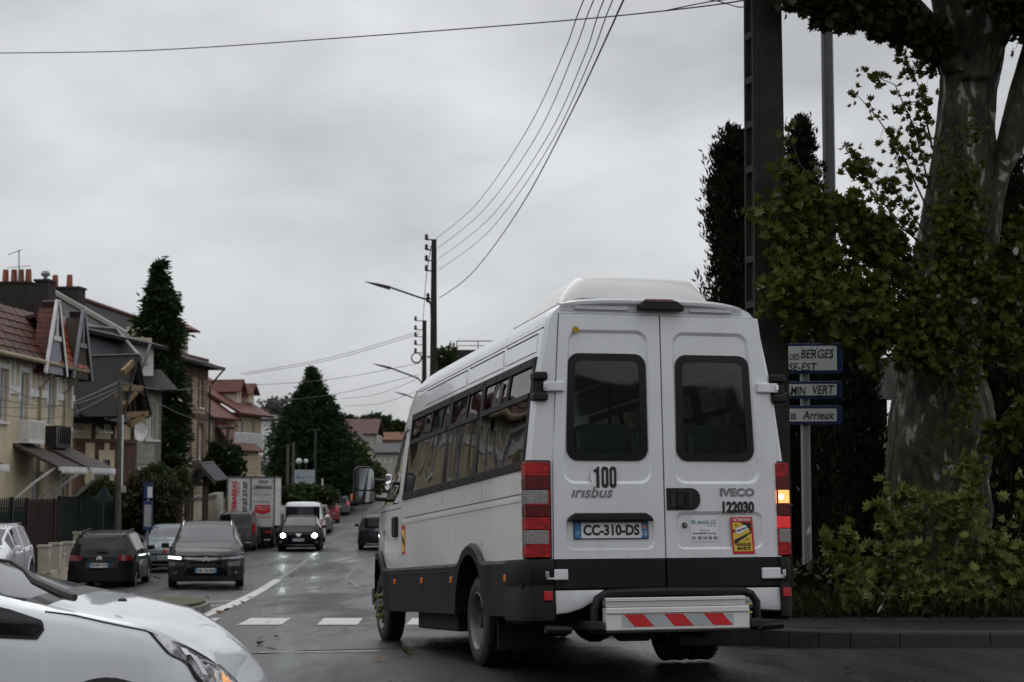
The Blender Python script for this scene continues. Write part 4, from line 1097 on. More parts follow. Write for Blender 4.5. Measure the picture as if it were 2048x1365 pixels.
        for x in sp.get('handles', ()): sidebar('door_handle', sp.get('handle_m', sp['paint']), x, x + .2, lerp(belt, x) - .12, lerp(belt, x) - .085, sg, .025)
        if sp.get('rails'):
            q = MB(); yy = sg * hwid * roofw * .9; zz = lerp(top, 2.4)
            q.tube([(sp['rails'][0], yy, lerp(top, sp['rails'][0]) - .03), (sp['rails'][0] + .15, yy, lerp(top, sp['rails'][0] + .2) + .035), (sp['rails'][1] - .15, yy, lerp(top, sp['rails'][1] - .2) + .035), (sp['rails'][1], yy, lerp(top, sp['rails'][1]) - .03)], .016, 6)
            q.build('roof_rail', sp.get('rail_m', black), root, smooth=True)
    if sp.get('sidetrim'):
        for sg in (1, -1): sidebar('side_trim', plastic, fa + wr + .1, ra - wr - .1, .24, .36, sg, .02)
    return root, patch, warp
def carplate(root, xw, yc, zb, txt, rear, w=.52, h=.11, warp=None):
    x = warp((xw, 0, zb))[0] + (-.035 if not rear else .035)
    s = -1 if rear else 1
    # local frame: front plane faces -x, so reading direction is -y there... mirrored for the rear
    return plate(root, x, yc + (w / 2 if not rear else -w / 2), zb, w, h, txt, rear=not rear, xdir=(-1 if not rear else 1), full=False)
STREET = math.atan2(.0717, 1)          # street axis leans left of +y
def place(px, py_g, Z):
    p = at(px, 980, Z); return (p.x, Z, H(p.x, Z))
FACE = PI / 2 + STREET                # front plane towards the camera (x+ backwards = away)
AWAY = -PI / 2 + STREET
def rearloc(px, Z, L_):
    """root position for a car seen from behind: its rear plane is at depth Z and the front plane one length further"""
    x = at(px, 980, Z).x; z = H(x, Z)
    z2 = H(x - L_ * .0717, Z + L_)
    return (x - L_ * .0717, Z + L_, min(z, z2) if abs(z - z2) < .3 else z2)

mpv = dict(L=4.45, W=1.86, H=1.62, axles=(.88, 3.68), wr=.335, top=[(0, .80), (.12, .90), (.5, .99), (.95, 1.06), (1.10, 1.09), (1.9, 1.52), (2.3, 1.60), (3.2, 1.61), (3.95, 1.55), (4.1, 1.45), (4.36, 1.05), (4.45, .85)],
           belt=[(0, .74), (.5, .90), (1.1, .97), (2.5, .99), (4.0, 1.05), (4.45, .83)], roofw=.72, screen=[('screen_front', 1.14, 1.88), ('screen_rear', 4.08, 4.34)],
           side_glass=[('side', 1.42, 1.85), ('side', 1.93, 2.72), ('side', 2.80, 3.52), ('side', 3.58, 4.02)], mirror=(1.35, 1.0), seams=(1.55, 2.7, 3.55), handles=(2.35, 3.2), rails=(1.9, 4.0), spokes=10)
# 1. dark grey people carrier driving towards the camera
sp = dict(mpv, paint=carpaint('graphite_paint', (.030, .031, .034)), mirror_m=plastic, rail_m=chrome)
r1, pt, wp = make_car('people_carrier', 'dark grey people carrier driving towards the camera beside the traffic island, left daytime light lit', 'car', place(414, 1178, 43.0), FACE, sp)
r1.rotation_euler.z += math.radians(5)
pt('lower_grille', matt, 0, -.55, .55, .33, .52, .012, y2=-.45, y3=.45)
pt('bumper_lip', plastic, 0, -.88, .88, .20, .29, .03, n=10); pt('bumper_blade', sp['paint'], 0, -.80, .80, .285, .315, .035, n=10)
pt('upper_grille', matt, 0, -.40, .40, .62, .66, .012)
for sg in (1, -1):
    pt('headlight', pbr('smoked_lamp', (.05, .05, .055), .15, coat=1, var=.6, vs=20), 0, sg * .52, sg * .90, .55, .66, .012)
    lamp = pt('daytime_light', pbr('drl_lit', (1, 1, .9), .3, emis=(.92, 1, .86), es=3.2) if sg > 0 else pbr('drl_unlit', (.35, .36, .37), .2, coat=1, metal=.5), 0, sg * .60, sg * .92, .72, .775, .014, skew=.02)
    pt('chrome_wing', chrome, 0, sg * .06, sg * .60, .735, .752, .018, skew=.02); pt('chrome_wing', chrome, 0, sg * .06, sg * .60, .70, .712, .018, skew=.035)
    q = MB()
    for z in (.71, .755): q.poly([(-.04, 0, z + .035), (-.04, sg * .075, z - .02), (-.04, sg * .075, z - .038), (-.04, 0, z + .012)])
    q.v = [wp(v) for v in q.v]; q.build('chevron_badge', chrome, r1)
    pt('fog_light', clear_l, 0, sg * .70, sg * .76, .37, .42, .014)
carplate(r1, 0, -.0, .40, 'DS-176-KM', False, warp=wp)
# 2. black crossover parked, seen from behind
cx = dict(L=4.16, W=1.73, H=1.5, axles=(.85, 3.44), wr=.32, top=[(0, .78), (.12, .90), (.6, 1.0), (1.0, 1.05), (1.15, 1.08), (1.85, 1.45), (2.2, 1.5), (3.1, 1.49), (3.7, 1.42), (3.82, 1.34), (4.06, 1.02), (4.16, .80)],
          belt=[(0, .74), (.5, .88), (1.1, .97), (2.6, .98), (3.6, 1.02), (4.16, .80)], roofw=.74, screen=[('screen_front', 1.18, 1.83), ('screen_rear', 3.80, 4.05)], side_glass=[('side', 1.42, 2.4), ('side', 2.48, 3.3), ('side', 3.38, 3.6)], mirror=(1.35, .98), seams=(2.4,), handles=(2.1, 3.0), rails=(1.9, 3.7), sidetrim=True)
sp = dict(cx, paint=carpaint('black_paint', (.010, .010, .014), .25), archm=plastic)
r, pt, wp = make_car('crossover', 'black crossover with roof rails parked facing away at the left kerb', 'car', rearloc(201, 45.5, 4.16), AWAY, sp)
pt('rear_bumper', plastic, 4.16, -.84, .84, .22, .50, .02, n=10)
for sg in (1, -1): pt('tail_light', pbr('tail_red', (.20, .01, .015), .2, coat=1, var=.5, vs=20), 4.16, sg * .46, sg * .80, .74, .88, .012)
q = MB()
for z in (.80, .845):
    for sg in (1, -1): q.poly([(4.20, 0, z + .03), (4.20, sg * .07, z - .02), (4.20, sg * .07, z - .038), (4.20, 0, z + .008)])
q.v = [wp(v) for v in q.v]; q.build('chevron_badge', chrome, r)
pt('plate_recess', black, 4.16, -.36, .36, .56, .70, .006); carplate(r, 4.16, 0, .575, 'EJ-689-DN', True, warp=wp)
pt('rear_wiper', black, 4.16, -.1, .2, 1.02, 1.05, .02)
# 3. pale blue small car behind
small = dict(L=3.9, W=1.68, H=1.50, axles=(.78, 3.25), wr=.30, top=[(0, .70), (.1, .82), (.4, .95), (.8, 1.04), (.92, 1.07), (1.6, 1.44), (2.0, 1.50), (2.9, 1.49), (3.5, 1.40), (3.8, 1.0), (3.9, .8)],
             belt=[(0, .68), (.5, .88), (1.0, .96), (2.5, .98), (3.9, .8)], roofw=.72, screen=[('screen_front', .94, 1.58), ('screen_rear', 3.54, 3.78)], side_glass=[('side', 1.2, 2.1), ('side', 2.2, 3.2)], mirror=(1.1, .98), seams=(2.15,), handles=(1.9,))
sp = dict(small, paint=carpaint('pale_blue_paint', (.36, .43, .46)), mirror_m=plastic)
r, pt, wp = make_car('small_car', 'pale blue small car parked nose-on between the black crossover and the grey people carrier', 'car', place(331, 1150, 56), FACE, sp)
pt('grille', matt, 0, -.5, .5, .27, .36, .012); pt('chrome_strip', chrome, 0, -.6, .6, .375, .39, .02); pt('bumper_strip', black, 0, -.75, .75, .56, .60, .012, n=10)
for sg in (1, -1): pt('headlight', clear_l, 0, sg * .52, sg * .80, .62, .76, .012)
q = MB(); q.lathe([(0, -.045), (.06, -.04), (.065, 0)], (0, 0, .68), 'x', 14); q.v = [wp(v) for v in q.v]; q.build('round_badge', red_p, r)
carplate(r, 0, 0, .42, 'GM-306-FD', False, warp=wp)
# 4. white people carrier at the far left
sp = dict(mpv, paint=paint_car, rail_m=chrome)
r, pt, wp = make_car('people_carrier', 'white people carrier parked at the left edge beside the low white wall', 'car', (-12.98, 41.5, -1.0), FACE, sp)
for sg in (1, -1): pt('headlight', clear_l, 0, sg * .5, sg * .9, .6, .74, .012)
pt('grille', matt, 0, -.5, .5, .35, .55, .012)
# 5. bronze estate parked behind the pale blue one, seen from behind
est = dict(L=4.5, W=1.75, H=1.68, axles=(.9, 3.75), wr=.32, top=[(0, .80), (.12, .92), (.6, 1.02), (1.0, 1.08), (1.15, 1.1), (1.8, 1.58), (2.2, 1.66), (3.3, 1.68), (4.1, 1.62), (4.25, 1.52), (4.44, 1.1), (4.5, .9)],
           belt=[(0, .74), (.5, .92), (1.1, 1.02), (2.6, 1.03), (4.0, 1.06), (4.5, .88)], roofw=.76, screen=[('screen_front', 1.2, 1.78), ('screen_rear', 4.2, 4.43)], side_glass=[('side', 1.4, 2.3), ('side', 2.4, 3.2), ('side', 3.3, 4.0)], mirror=(1.35, 1.05), seams=(2.35, 3.25), rails=(2, 4.1))
def tails(pt, x, m_, pairs):
    for sg in (1, -1):
        for (a, c, z0, z1) in pairs: pt('tail_light', m_, x, sg * a, sg * c, z0, z1, .014)
redt = pbr('tail_red_bright', (.38, .012, .015), .2, coat=1, var=.4, vs=20)
sp = dict(est, paint=carpaint('bronze_paint', (.105, .092, .082)), rail_m=alloy)
r, pt, wp = make_car('estate_car', 'grey brown estate car parked behind the removal truck', 'car', rearloc(471, 74.5, 4.5), AWAY, sp)
tails(pt, 4.5, redt, [(.72, .85, .78, 1.18)]); pt('rear_bumper', sp['paint'], 4.5, -.84, .84, .3, .5, .02, n=10); carplate(r, 4.5, 0, .62, 'CA-482-PW', True, warp=wp)
# 6. black hatchback oncoming with both headlights on
hat = dict(L=4.28, W=1.81, H=1.5, axles=(.9, 3.5), wr=.315, top=[(0, .68), (.1, .80), (.5, .93), (1.0, 1.03), (1.15, 1.06), (1.9, 1.42), (2.3, 1.49), (3.1, 1.48), (3.8, 1.38), (4.18, 1.0), (4.28, .8)],
           belt=[(0, .66), (.5, .84), (1.1, .95), (2.6, .97), (4.28, .8)], roofw=.70, screen=[('screen_front', 1.17, 1.88), ('screen_rear', 3.84, 4.15)], side_glass=[('side', 1.45, 2.45), ('side', 2.55, 3.4)], mirror=(1.4, .98), seams=(2.5,))
sp = dict(hat, paint=pbr('jet_paint', (.006, .006, .007), .6, coat=.12, var=.05, spec=.05, coatr=.03), mirror_m=plastic, glassf=pbr('clear_screen', (.028, .03, .033), .1, var=.7, vs=5, spec=.25))
r, pt, wp = make_car('hatchback', 'black hatchback with both headlights shining in the oncoming lane', 'car', place(598, 1096, 73), FACE, sp)
pt('lower_grille', matt, 0, -.62, .62, .30, .50, .014, y2=-.72, y3=.72, n=8); pt('chrome_line', chrome, 0, -.62, .62, .275, .295, .03, n=8)
for sg in (1, -1):
    pt('headlight', clear_l, 0, sg * .50, sg * .86, .60, .74, .012)
    q = MB(); q.lathe([(0, -.05), (.075, -.045), (.085, -.02)], (0, sg * .66, .67), 'x', 14); q.v = [wp(v) for v in q.v]; q.build('headlight_beam', pbr('beam_lit', (1, 1, 1), .3, emis=(.82, 1, .86), es=48), r)
    pt('fog_light', alloy, 0, sg * .70, sg * .80, .36, .46, .014)
q = MB(); q.poly([(-.05, -.12, .75), (-.05, .12, .75), (-.05, .05, .64), (-.05, -.05, .64)]); q.v = [wp(v) for v in q.v]; q.build('bonnet_badge', chrome, r)
carplate(r, 0, 0, .44, 'CF-808-XJ', False, warp=wp)
# 7. white van
van = dict(L=4.8, W=1.9, H=1.97, axles=(.9, 3.9), wr=.33, top=[(0, .9), (.3, 1.05), (.8, 1.2), (1.5, 1.85), (1.9, 1.95), (4.4, 1.96), (4.6, 1.93), (4.74, 1.6), (4.8, 1.0)], belt=[(0, .86), (.7, 1.1), (4.8, .99)], roofw=.84,
           screen=[('screen_front', .85, 1.48)], side_glass=[('side', 1.4, 2.2), ('side', 2.3, 3.2), ('side', 3.3, 4.2)], mirror=(1.2, 1.2))
sp = dict(van, paint=paint_car)
def rearscreen(pt, L_, w, z0, z1, m_=cglass, wt=None): pt('rear_window', m_, L_, -w, w, z0, z1, .012, y2=-(wt or w), y3=(wt or w), n=8, bevel=.02)
r, pt, wp = make_car('van', 'white van with a wide dark rear window queueing behind the black hatchback', 'van', rearloc(605, 82, 4.8), AWAY, sp)
rearscreen(pt, 4.8, .80, 1.15, 1.75); tails(pt, 4.8, redt, [(.84, .92, .75, 1.15)]); pt('rear_bumper', plastic, 4.8, -.9, .9, .3, .5, .02, n=10)
# 8-12. further traffic
sp = dict(mpv, paint=carpaint('slate_paint', (.07, .075, .085)))
r, pt, wp = make_car('people_carrier', 'slate grey people carrier parked nose-on beside the white truck', 'car', place(574, 1060, 92), FACE, sp); pt('grille', matt, 0, -.4, .4, .35, .55)
for sg in (1, -1): pt('headlight', clear_l, 0, sg * .5, sg * .9, .66, .78)
sp = dict(hat, paint=carpaint('navy_paint', (.02, .022, .03)))
r, pt, wp = make_car('hatchback', 'dark blue hatchback with red tail lights just right of the truck', 'car', rearloc(548, 84, 4.28), AWAY, sp); tails(pt, 4.28, redt, [(.5, .86, .72, .86)])
sp = dict(mpv, paint=carpaint('silver_paint', (.18, .185, .19)))
r, pt, wp = make_car('people_carrier', 'dark silver people carrier between the white van and the red car', 'car', rearloc(628, 98, 4.45), AWAY, sp); rearscreen(pt, 4.45, .66, 1.02, 1.42); tails(pt, 4.45, redt, [(.7, .88, .85, 1.2)])
sp = dict(mpv, paint=carpaint('crimson_paint', (.26, .018, .02)))
r, pt, wp = make_car('people_carrier', 'red people carrier driving away up the street', 'car', rearloc(651, 122, 4.45), AWAY, sp); rearscreen(pt, 4.45, .66, 1.02, 1.46); tails(pt, 4.45, redt, [(.7, .88, .85, 1.2)]); carplate(r, 4.45, 0, .6, 'AB-345-CD', True, warp=wp)
sp = dict(cx, paint=carpaint('dark_silver_paint', (.10, .105, .11)))
r, pt, wp = make_car('small_suv', 'grey compact car with pale roof driving away ahead of the red one', 'car', rearloc(677, 138, 4.16), AWAY, sp); rearscreen(pt, 4.16, .62, .98, 1.36); tails(pt, 4.16, brake_lit, [(.66, .84, .82, 1.02)]); carplate(r, 4.16, 0, .6, 'BT-251-GK', True, warp=wp)
sp = dict(hat, paint=carpaint('charcoal_paint', (.05, .052, .055)))
r, pt, wp = make_car('hatchback', 'charcoal hatchback farthest up the street', 'car', rearloc(698, 155, 4.28), AWAY, sp); rearscreen(pt, 4.28, .62, .95, 1.3); tails(pt, 4.28, redt, [(.5, .86, .72, .86)])
sp = dict(cx, paint=carpaint('onyx_paint', (.02, .021, .022)), mirror_m=plastic)
r, pt, wp = make_car('crossover', 'dark crossover driving away, half hidden by the minibus mirror', 'car', rearloc(757, 75, 4.16), AWAY, sp); rearscreen(pt, 4.16, .60, .98, 1.36); pt('rear_bumper', plastic, 4.16, -.85, .85, .22, .5, .02, n=10); pt('bumper_strip', alloy, 4.16, -.5, .5, .24, .28, .03); carplate(r, 4.16, .1, .80, 'GD-917-RS', True, warp=wp)
sp = dict(van, paint=paint_car)
r, pt, wp = make_car('van', 'pale van far up the hill beside the minibus windscreen', 'van', place(768, 985, 190), FACE, sp)
for sg in (1, -1): pt('headlight', clear_l, 0, sg * .5, sg * .9, .8, 1.0)

# ---- removal truck
trk = thing('box_truck', 'white removal box truck with red and black lettering on its rear doors', 'truck', rearloc(502, 77.5, 6.0)[:2] + (H(-12, 80),), AWAY)
trk.location.z = H(-12.2, 79)
f = MB(); f.box(1.5, 6.0, -1.05, 1.05, .95, 3.15); f.build('cargo_box', pbr('truck_white', (.62, .62, .61), .5, var=.1, vs=1), trk, bevel=.02)
f = MB(); f.box(-.2, 1.45, -.95, .95, .6, 2.2); f.build('cab', paint_car, trk, bevel=.15, seg=4)
f = MB()
for y0, y1 in ((-1.06, -1.0), (-.03, .03), (1.0, 1.06)): f.box(6.0, 6.035, y0, y1, .93, 3.17)
f.box(6.0, 6.035, -1.06, 1.06, 3.11, 3.17); f.box(6.0, 6.035, -1.06, 1.06, .9, .97); f.box(1.5, 6.0, 1.04, 1.065, 3.1, 3.17); f.build('box_frame', pbr('frame_grey', (.10, .10, .10), .5), trk)
f = MB(); f.box(1.5, 6.0, -.9, .9, .62, .9); f.box(5.7, 5.95, -.9, .9, .45, .62); f.build('truck_chassis', under, trk)
for x in (.7, 4.7):
    for sg in (1, -1): wheel('wheel', x, sg * .9, .38, sg, True, r=.38, parent=trk)
for sg in (1, -1):
    f = MB(); f.box(5.96, 6.02, min(sg * .62, sg * .9), max(sg * .62, sg * .9), .68, .80); f.build('tail_light', redt, trk)
xt = 6.02; YR = (0, 1, 0)
def tt(s, y0, z0, h, w, m_, **k): return text('lettering', s, trk, (xt, y0, z0), YR, ZU, h, w, m_, ext=.004, **k)
text('lettering', '! DEBARRAS', trk, (xt, -.62, 1.45), (0, 0, 1), (0, -1, 0), .22, 1.52, red_p, off=.03, ext=.004)
text('lettering', '47.07.37.07', trk, (xt, -.15, 1.55), (0, 0, 1), (0, -1, 0), .20, 1.42, black, off=.03, ext=.004)
text('lettering', 'MAISONS', trk, (xt, -.50, 2.35), (0, 0, 1), (0, -1, 0), .10, .6, red_p, ext=.004)
tt('TOUS', .32, 2.86, .14, .42, black, off=.03, shear=.2); tt('DEBARRAS', .12, 2.62, .16, .80, black, off=.03, shear=.2)
tt('PARTICULIERS', .10, 2.33, .09, .78, grey_p, off=.01, shear=.2); tt('ET', .45, 2.18, .08, .12, grey_p, shear=.2); tt('ENTREPRISES', .12, 2.02, .09, .72, grey_p, off=.01, shear=.2)
f = MB(); f.prism([(xt, .18, 1.92), (xt, .84, 1.92), (xt, .84, 1.60), (xt, .51, 1.50), (xt, .18, 1.60)], (.004, 0, 0)); f.build('red_badge', red_p, trk)
text('lettering', 'RENDEZ-VOUS', trk, (xt + .006, .24, 1.80), YR, ZU, .06, .54, white_p); text('lettering', 'GRATUIT', trk, (xt + .006, .3, 1.69), YR, ZU, .06, .42, white_p)
tt('47 07 37 07', .16, 1.33, .10, .70, red_p, off=.02, shear=.2)
f = MB(); f.box(xt, xt + .004, .12, .85, 2.50, 2.51); f.build('rule_line', black, trk)
for z in (2.5, 2.2, 1.9): text('lettering', 'DEBARRAS', trk, (3.6, 1.056, z), (-1, 0, 0), ZU, .14, 1.6, grey_p, ext=.004)
f = MB()
for z in (1.1, 2.95):
    for y in (-.98, .98): f.box(6.03, 6.05, y - .04, y + .04, z, z + .08)
f.build('door_hinge', alloy, trk)

# ---- near white hatchback (front quarter, driving to the right)
near = thing('hatchback', 'white hatchback crossing close to the camera at lower left, bonnet and headlight in view', 'car', (-5.40, 9.90, -.14), 0)
paint_n = pbr('pearl_white_paint', (.74, .76, .79), .28, coat=1, var=.03, vs=1.5, coatr=.04)
# x = towards the nose (right), y = away from the camera; half width .89, centre line y=0; near flank at y=-.89
NX = [(0, 1.50), (1.45, 1.45), (2.05, 1.30), (2.62, 1.10), (2.85, 1.03), (2.98, 1.0), (3.2, .965), (3.5, .90), (3.65, .825), (3.78, .73), (3.90, .62), (3.98, .52), (4.05, .42), (4.07, .3)]
def nst(x):
    zt = (lerp(NX, x - .05) + 2 * lerp(NX, x) + lerp(NX, x + .05)) / 4
    k = ss(3.0, 4.07, x); w = .89 * (1 - .42 * k ** 1.7) if x > 3.0 else .89
    zs = lerp([(0, .95), (2.3, 1.0), (2.7, .985), (3.15, .945), (3.5, .86), (3.7, .75), (3.85, .64), (3.97, .50), (4.07, .34)], x)
    return zt, w, min(zs, zt - .02)
xn = [0, .5, 1.0, 1.3, 1.6, 1.9, 2.1, 2.25, 2.4, 2.5, 2.62, 2.74, 2.86, 2.98] + [2.98 + .04 * k for k in range(1, 28)] 
xn = [x for x in xn if x < 4.065]
def nsec(x, sg):
    zt, w, zs = nst(x)
    g = ss(2.62, 1.9, x)      # greenhouse: steeper upper
    r = [(w * .95, min(.22, zs * .4)), (w * .995, min(.34, zs * .58)), (w, min(.52, zs * .76)), (w * .985, .70 if zs > .76 else zs * .92), (w * .965, zs - .05 * (zs > .74)), (w * .93, zs)]
    r += [(w * (.90 - .10 * g), zs + (zt - zs) * (.38 + .35 * g)), (w * (.80 - .06 * g), zs + (zt - zs) * (.72 + .2 * g)), (w * .55, zs + (zt - zs) * .93), (w * .3, zs + (zt - zs) * .985), (0, zt)]
    return [(x, sg * a, z) for a, z in r]
b = MB(); ws_ = MB(); ql = MB()
for sg in (1, -1):
    for a, c in zip(xn, xn[1:]):
        ra_, rc_ = nsec(a, sg), nsec(c, sg)
        for i in range(10):
            q = [ra_[i], rc_[i], rc_[i + 1], ra_[i + 1]]
            if sg < 0: q.reverse()
            if c <= 2.87 and i >= 7 and a >= 1.3: ws_.poly(q)
            elif c <= 2.99 and a > 2.85 and i >= 7: ql.poly(q)
            else: b.poly(q)
nb = b.build('body', paint_n, near, smooth=50, weld=True)
ql.build('cowl', black, near, smooth=60, weld=True)
ws_.build('windscreen', sglass, near, smooth=60, weld=True)
def nside(x, z):     # y of the near flank at (x,z)
    r = nsec(x, -1)
    for p, q in zip(r, r[1:]):
        if min(p[2], q[2]) <= z <= max(p[2], q[2]) and abs(q[2] - p[2]) > 1e-5:
            t = (z - p[2]) / (q[2] - p[2]); return p[1] + (q[1] - p[1]) * t
    return r[5][1]
def npatch(nm, m_, pts, off=.006, par=None, n=8, **k):
    """polygon on the near flank, given in (x,z), filled as a fan grid hugging the flank"""
    cx0 = sum(p[0] for p in pts) / len(pts); cz0 = sum(p[1] for p in pts) / len(pts); q = MB(); prev = None; rings_ = []
    dp = []
    for a, c in zip(pts, pts[1:] + pts[:1]):
        for j in range(3): dp.append((a[0] + (c[0] - a[0]) * j / 3, a[1] + (c[1] - a[1]) * j / 3))
    for s_ in (1.0, .8, .6, .4, .2, .02):
        e = off if s_ < 1 else 0.0
        rings_.append([(cx0 + (p[0] - cx0) * s_, nside(cx0 + (p[0] - cx0) * s_, cz0 + (p[1] - cz0) * s_) - e, cz0 + (p[1] - cz0) * s_) for p in dp])
    q.loft(rings_, cap=False); return q.build(nm, m_, par or near, smooth=60)

glassy = pbr('headlight_cover', (.30, .30, .31), .06, coat=1, metal=.5, var=.75, vs=9, bump=.25, bs=14, ramp=(.42, .6))
def npv(x, v):
    r = nsec(x, -1); v = min(9.999, max(0, v)); k = int(v); return Vector(r[k]).lerp(Vector(r[k + 1]), v - k)
def vpatch(nm, m_, pts, off=.006, par=None):
    """patch on the near wing, outline in (x, ring) coordinates"""
    cx0 = sum(p[0] for p in pts) / len(pts); cv0 = sum(p[1] for p in pts) / len(pts); q = MB(); rings_ = []; dp = []
    for a, c in zip(pts, pts[1:] + pts[:1]):
        for j in range(4): dp.append((a[0] + (c[0] - a[0]) * j / 4, a[1] + (c[1] - a[1]) * j / 4))
    for s_ in (1.0, .85, .7, .5, .3, .02):
        rg = []
        for p in dp:
            x, v = cx0 + (p[0] - cx0) * s_, cv0 + (p[1] - cv0) * s_
            P = npv(x, v); T1 = npv(x, v + .1) - npv(x, v - .1); T2 = npv(min(x + .01, 4.06), v) - npv(x - .01, v); n = T1.cross(T2).normalized()
            if n.y > 0: n = -n
            rg.append(P + n * off)
        rings_.append(rg)
    q.loft(rings_, cap=False); return q.build(nm, m_, par or near, smooth=60)
vpatch('headlight_surround', black, [(3.50, 5.2), (3.62, 5.75), (3.74, 6.25), (3.87, 6.9), (3.97, 7.2), (4.04, 6.3), (4.045, 3.0), (3.98, 1.6), (3.88, 1.75), (3.74, 2.6), (3.60, 3.9)], .003)
hl0 = vpatch('headlight', glassy, [(3.52, 5.15), (3.64, 5.7), (3.76, 6.15), (3.875, 6.75), (3.965, 6.95), (4.03, 6.1), (4.035, 3.1), (3.97, 1.8), (3.89, 1.95), (3.755, 2.75), (3.615, 4.0)], .008)
vpatch('lamp_reflector', pbr('lamp_bowl', (.62, .60, .58), .12, metal=.9, var=.5, vs=25), [(3.80, 4.8), (3.87, 5.6), (3.95, 5.2), (3.985, 3.6), (3.95, 2.3), (3.84, 2.9)], .011, hl0)
vpatch('lamp_bulb', pbr('amber_bulb', (.75, .34, .12), .25, coat=.8, emis=(1, .45, .15), es=.5, var=.5, vs=30), [(3.86, 4.0), (3.885, 4.3), (3.91, 3.9), (3.92, 2.6), (3.88, 2.6)], .014, hl0)
vpatch('lamp_reflector', chrome, [(3.66, 4.9), (3.69, 5.0), (3.80, 3.0), (3.775, 2.9)], .012, hl0)
vpatch('lamp_shade', pbr('smoke_lens', (.05, .05, .05), .1, coat=1, var=.4), [(3.60, 5.3), (3.72, 5.85), (3.84, 6.15), (3.80, 5.75), (3.70, 5.4)], .011, hl0)
vpatch('quarter_window', cglass, [(2.45, 3.65), (2.96, 3.7), (2.99, 3.85), (2.975, 4.15), (2.76, 5.2), (2.45, 5.9)], .008)
vpatch('window_seal', seal, [(2.43, 3.58), (2.975, 3.6), (3.01, 3.85), (2.99, 4.3), (2.76, 5.35), (2.43, 6.1)], .004)
f = MB(); P_ = [(2.775, z) for z in (.82, .7, .6, .5, .42)]; P_ = [(2.775 + .02 * (.82 - z) * 2, z) for _, z in P_]
f.tube([(x, nside(x, z) - .001, z) for x, z in P_], .005, 5); f.build('door_seam', seal, near)
f = MB(); f.tube([(x, nside(x, lerp([(2.98, .965), (3.15, .945), (3.5, .86), (3.6, .81)], x)) , lerp([(2.98, .965), (3.15, .945), (3.5, .86), (3.6, .81)], x) + .004) for x in [3.0 + .05 * k for k in range(12)]], .0045, 5); f.build('bonnet_seam', seal, near)
def nl(px, py, Y): p = at(px, py, Y) - Vector((-5.40, 9.90, -.14)); return (p.x, p.y, p.z)
f = MB(); f.tube([nl(-30, 1116, 9.7), nl(22, 1124, 9.65), nl(48, 1140, 9.6), nl(70, 1162, 9.5), nl(125, 1188, 9.3), nl(150, 1196, 9.25)], [.008, .010, .014, .026, .03, .02], 8); f.build('wiper', black, near, smooth=True)
f = MB(); f.lathe([(0, .02), (.02, .014), (.026, 0)], nl(245, 1203, 9.5), 'z', 10); f.build('washer_nozzle', black, near, smooth=True)
f = MB(); f.box(3.35, 3.75, -.55, .55, .25, .4); f.box(.5, 3.2, -.75, .75, .2, .6); f.build('underbody', under, near)
for x in (.85, 3.42 - .08):
    for sg in (1, -1): wheel('wheel', x, sg * .80, .315, sg, False, r=.315, parent=near)
# ------------------------------------------------------------------ houses
class Frame:
    """local axes of a building: s runs away along its street front, b runs left into the plot, z up"""
    def __init__(f, px, Z, deg, zg):
        p = at(px, 980, Z); f.o = Vector((p.x, Z, zg)); a = math.radians(deg); f.a = a
        f.s = Vector((math.sin(a), math.cos(a), 0)); f.b = Vector((-math.cos(a), math.sin(a), 0))
        f.rz = math.atan2(f.s.y, f.s.x)
    def front(f, px, py, b=0):      # (s,z) on the street front plane, offset b
        r = ray(px, py); n = f.b; P0 = f.o + n * b
        t = (P0 - CP).dot(n) / r.dot(n); q = CP + r * t - f.o
        return q.dot(f.s), q.z
    def end(f, px, py, s=0):        # (b,z) on a cross plane
        r = ray(px, py); n = f.s; P0 = f.o + n * s
        t = (P0 - CP).dot(n) / r.dot(n); q = CP + r * t - f.o
        return q.dot(f.b), q.z
    def root(f, name, label, cat, group=None):
        return thing(name, label, cat, tuple(f.o), f.rz, group)
slate = brickmat('slate', (.045, .045, .052), (.030, .030, .036), (.012, .012, .014), .28, .16, .8, .55)
slate2 = pbr('weathered_slate', (.040, .040, .046), .6, var=.5, vs=14, col2=(.016, .016, .019), spec=.3, ramp=(.4, .75), bump=.3, bs=20)
redtile = brickmat('red_tile', (.18, .042, .024), (.10, .026, .018), (.028, .012, .01), .30, .16, 1, .6)
cream = pbr('cream_render', (.60, .52, .36), .9, var=.14, vs=1.4, bump=.35, bs=12)
cream2 = pbr('pale_render', (.54, .48, .36), .9, var=.16, vs=1.2, bump=.3, bs=14)
greyr = pbr('grey_roughcast', (.36, .34, .30), .95, var=.25, vs=7, bump=.8, bs=9)
brick = brickmat('red_brick', (.15, .045, .032), (.10, .032, .025), (.12, .10, .085))
dbrick = brickmat('dark_brick', (.032, .02, .018), (.022, .016, .015), (.03, .027, .025))
stone = brickmat('beige_stone', (.42, .32, .23), (.34, .26, .19), (.17, .13, .10), .42, .2, .8, .9)
stone2 = brickmat('cream_stone', (.46, .37, .25), (.38, .305, .21), (.22, .18, .13), .4, .2, .8, .9)
trimw = pbr('white_woodwork', (.72, .72, .71), .6, var=.12, vs=3)
shut = pbr('grey_shutter', (.27, .28, .31), .6, var=.12, vs=3)
zinc = pbr('zinc', (.20, .205, .215), .4, metal=.4, var=.2)
pipem = pbr('cream_pipe', (.33, .27, .17), .6)
dwood = pbr('dark_timber', (.045, .034, .026), .8, var=.3, vs=4)
lwood = pbr('yellow_timber', (.20, .135, .065), .75, var=.25, vs=4)
hglass = pbr('house_glass', (.045, .05, .055), .1, coat=.6, var=.6, vs=1.5)
curt = pbr('net_curtain', (.34, .34, .33), .8, var=.2, vs=9)
pot = pbr('terracotta', (.26, .085, .04), .8, var=.15)
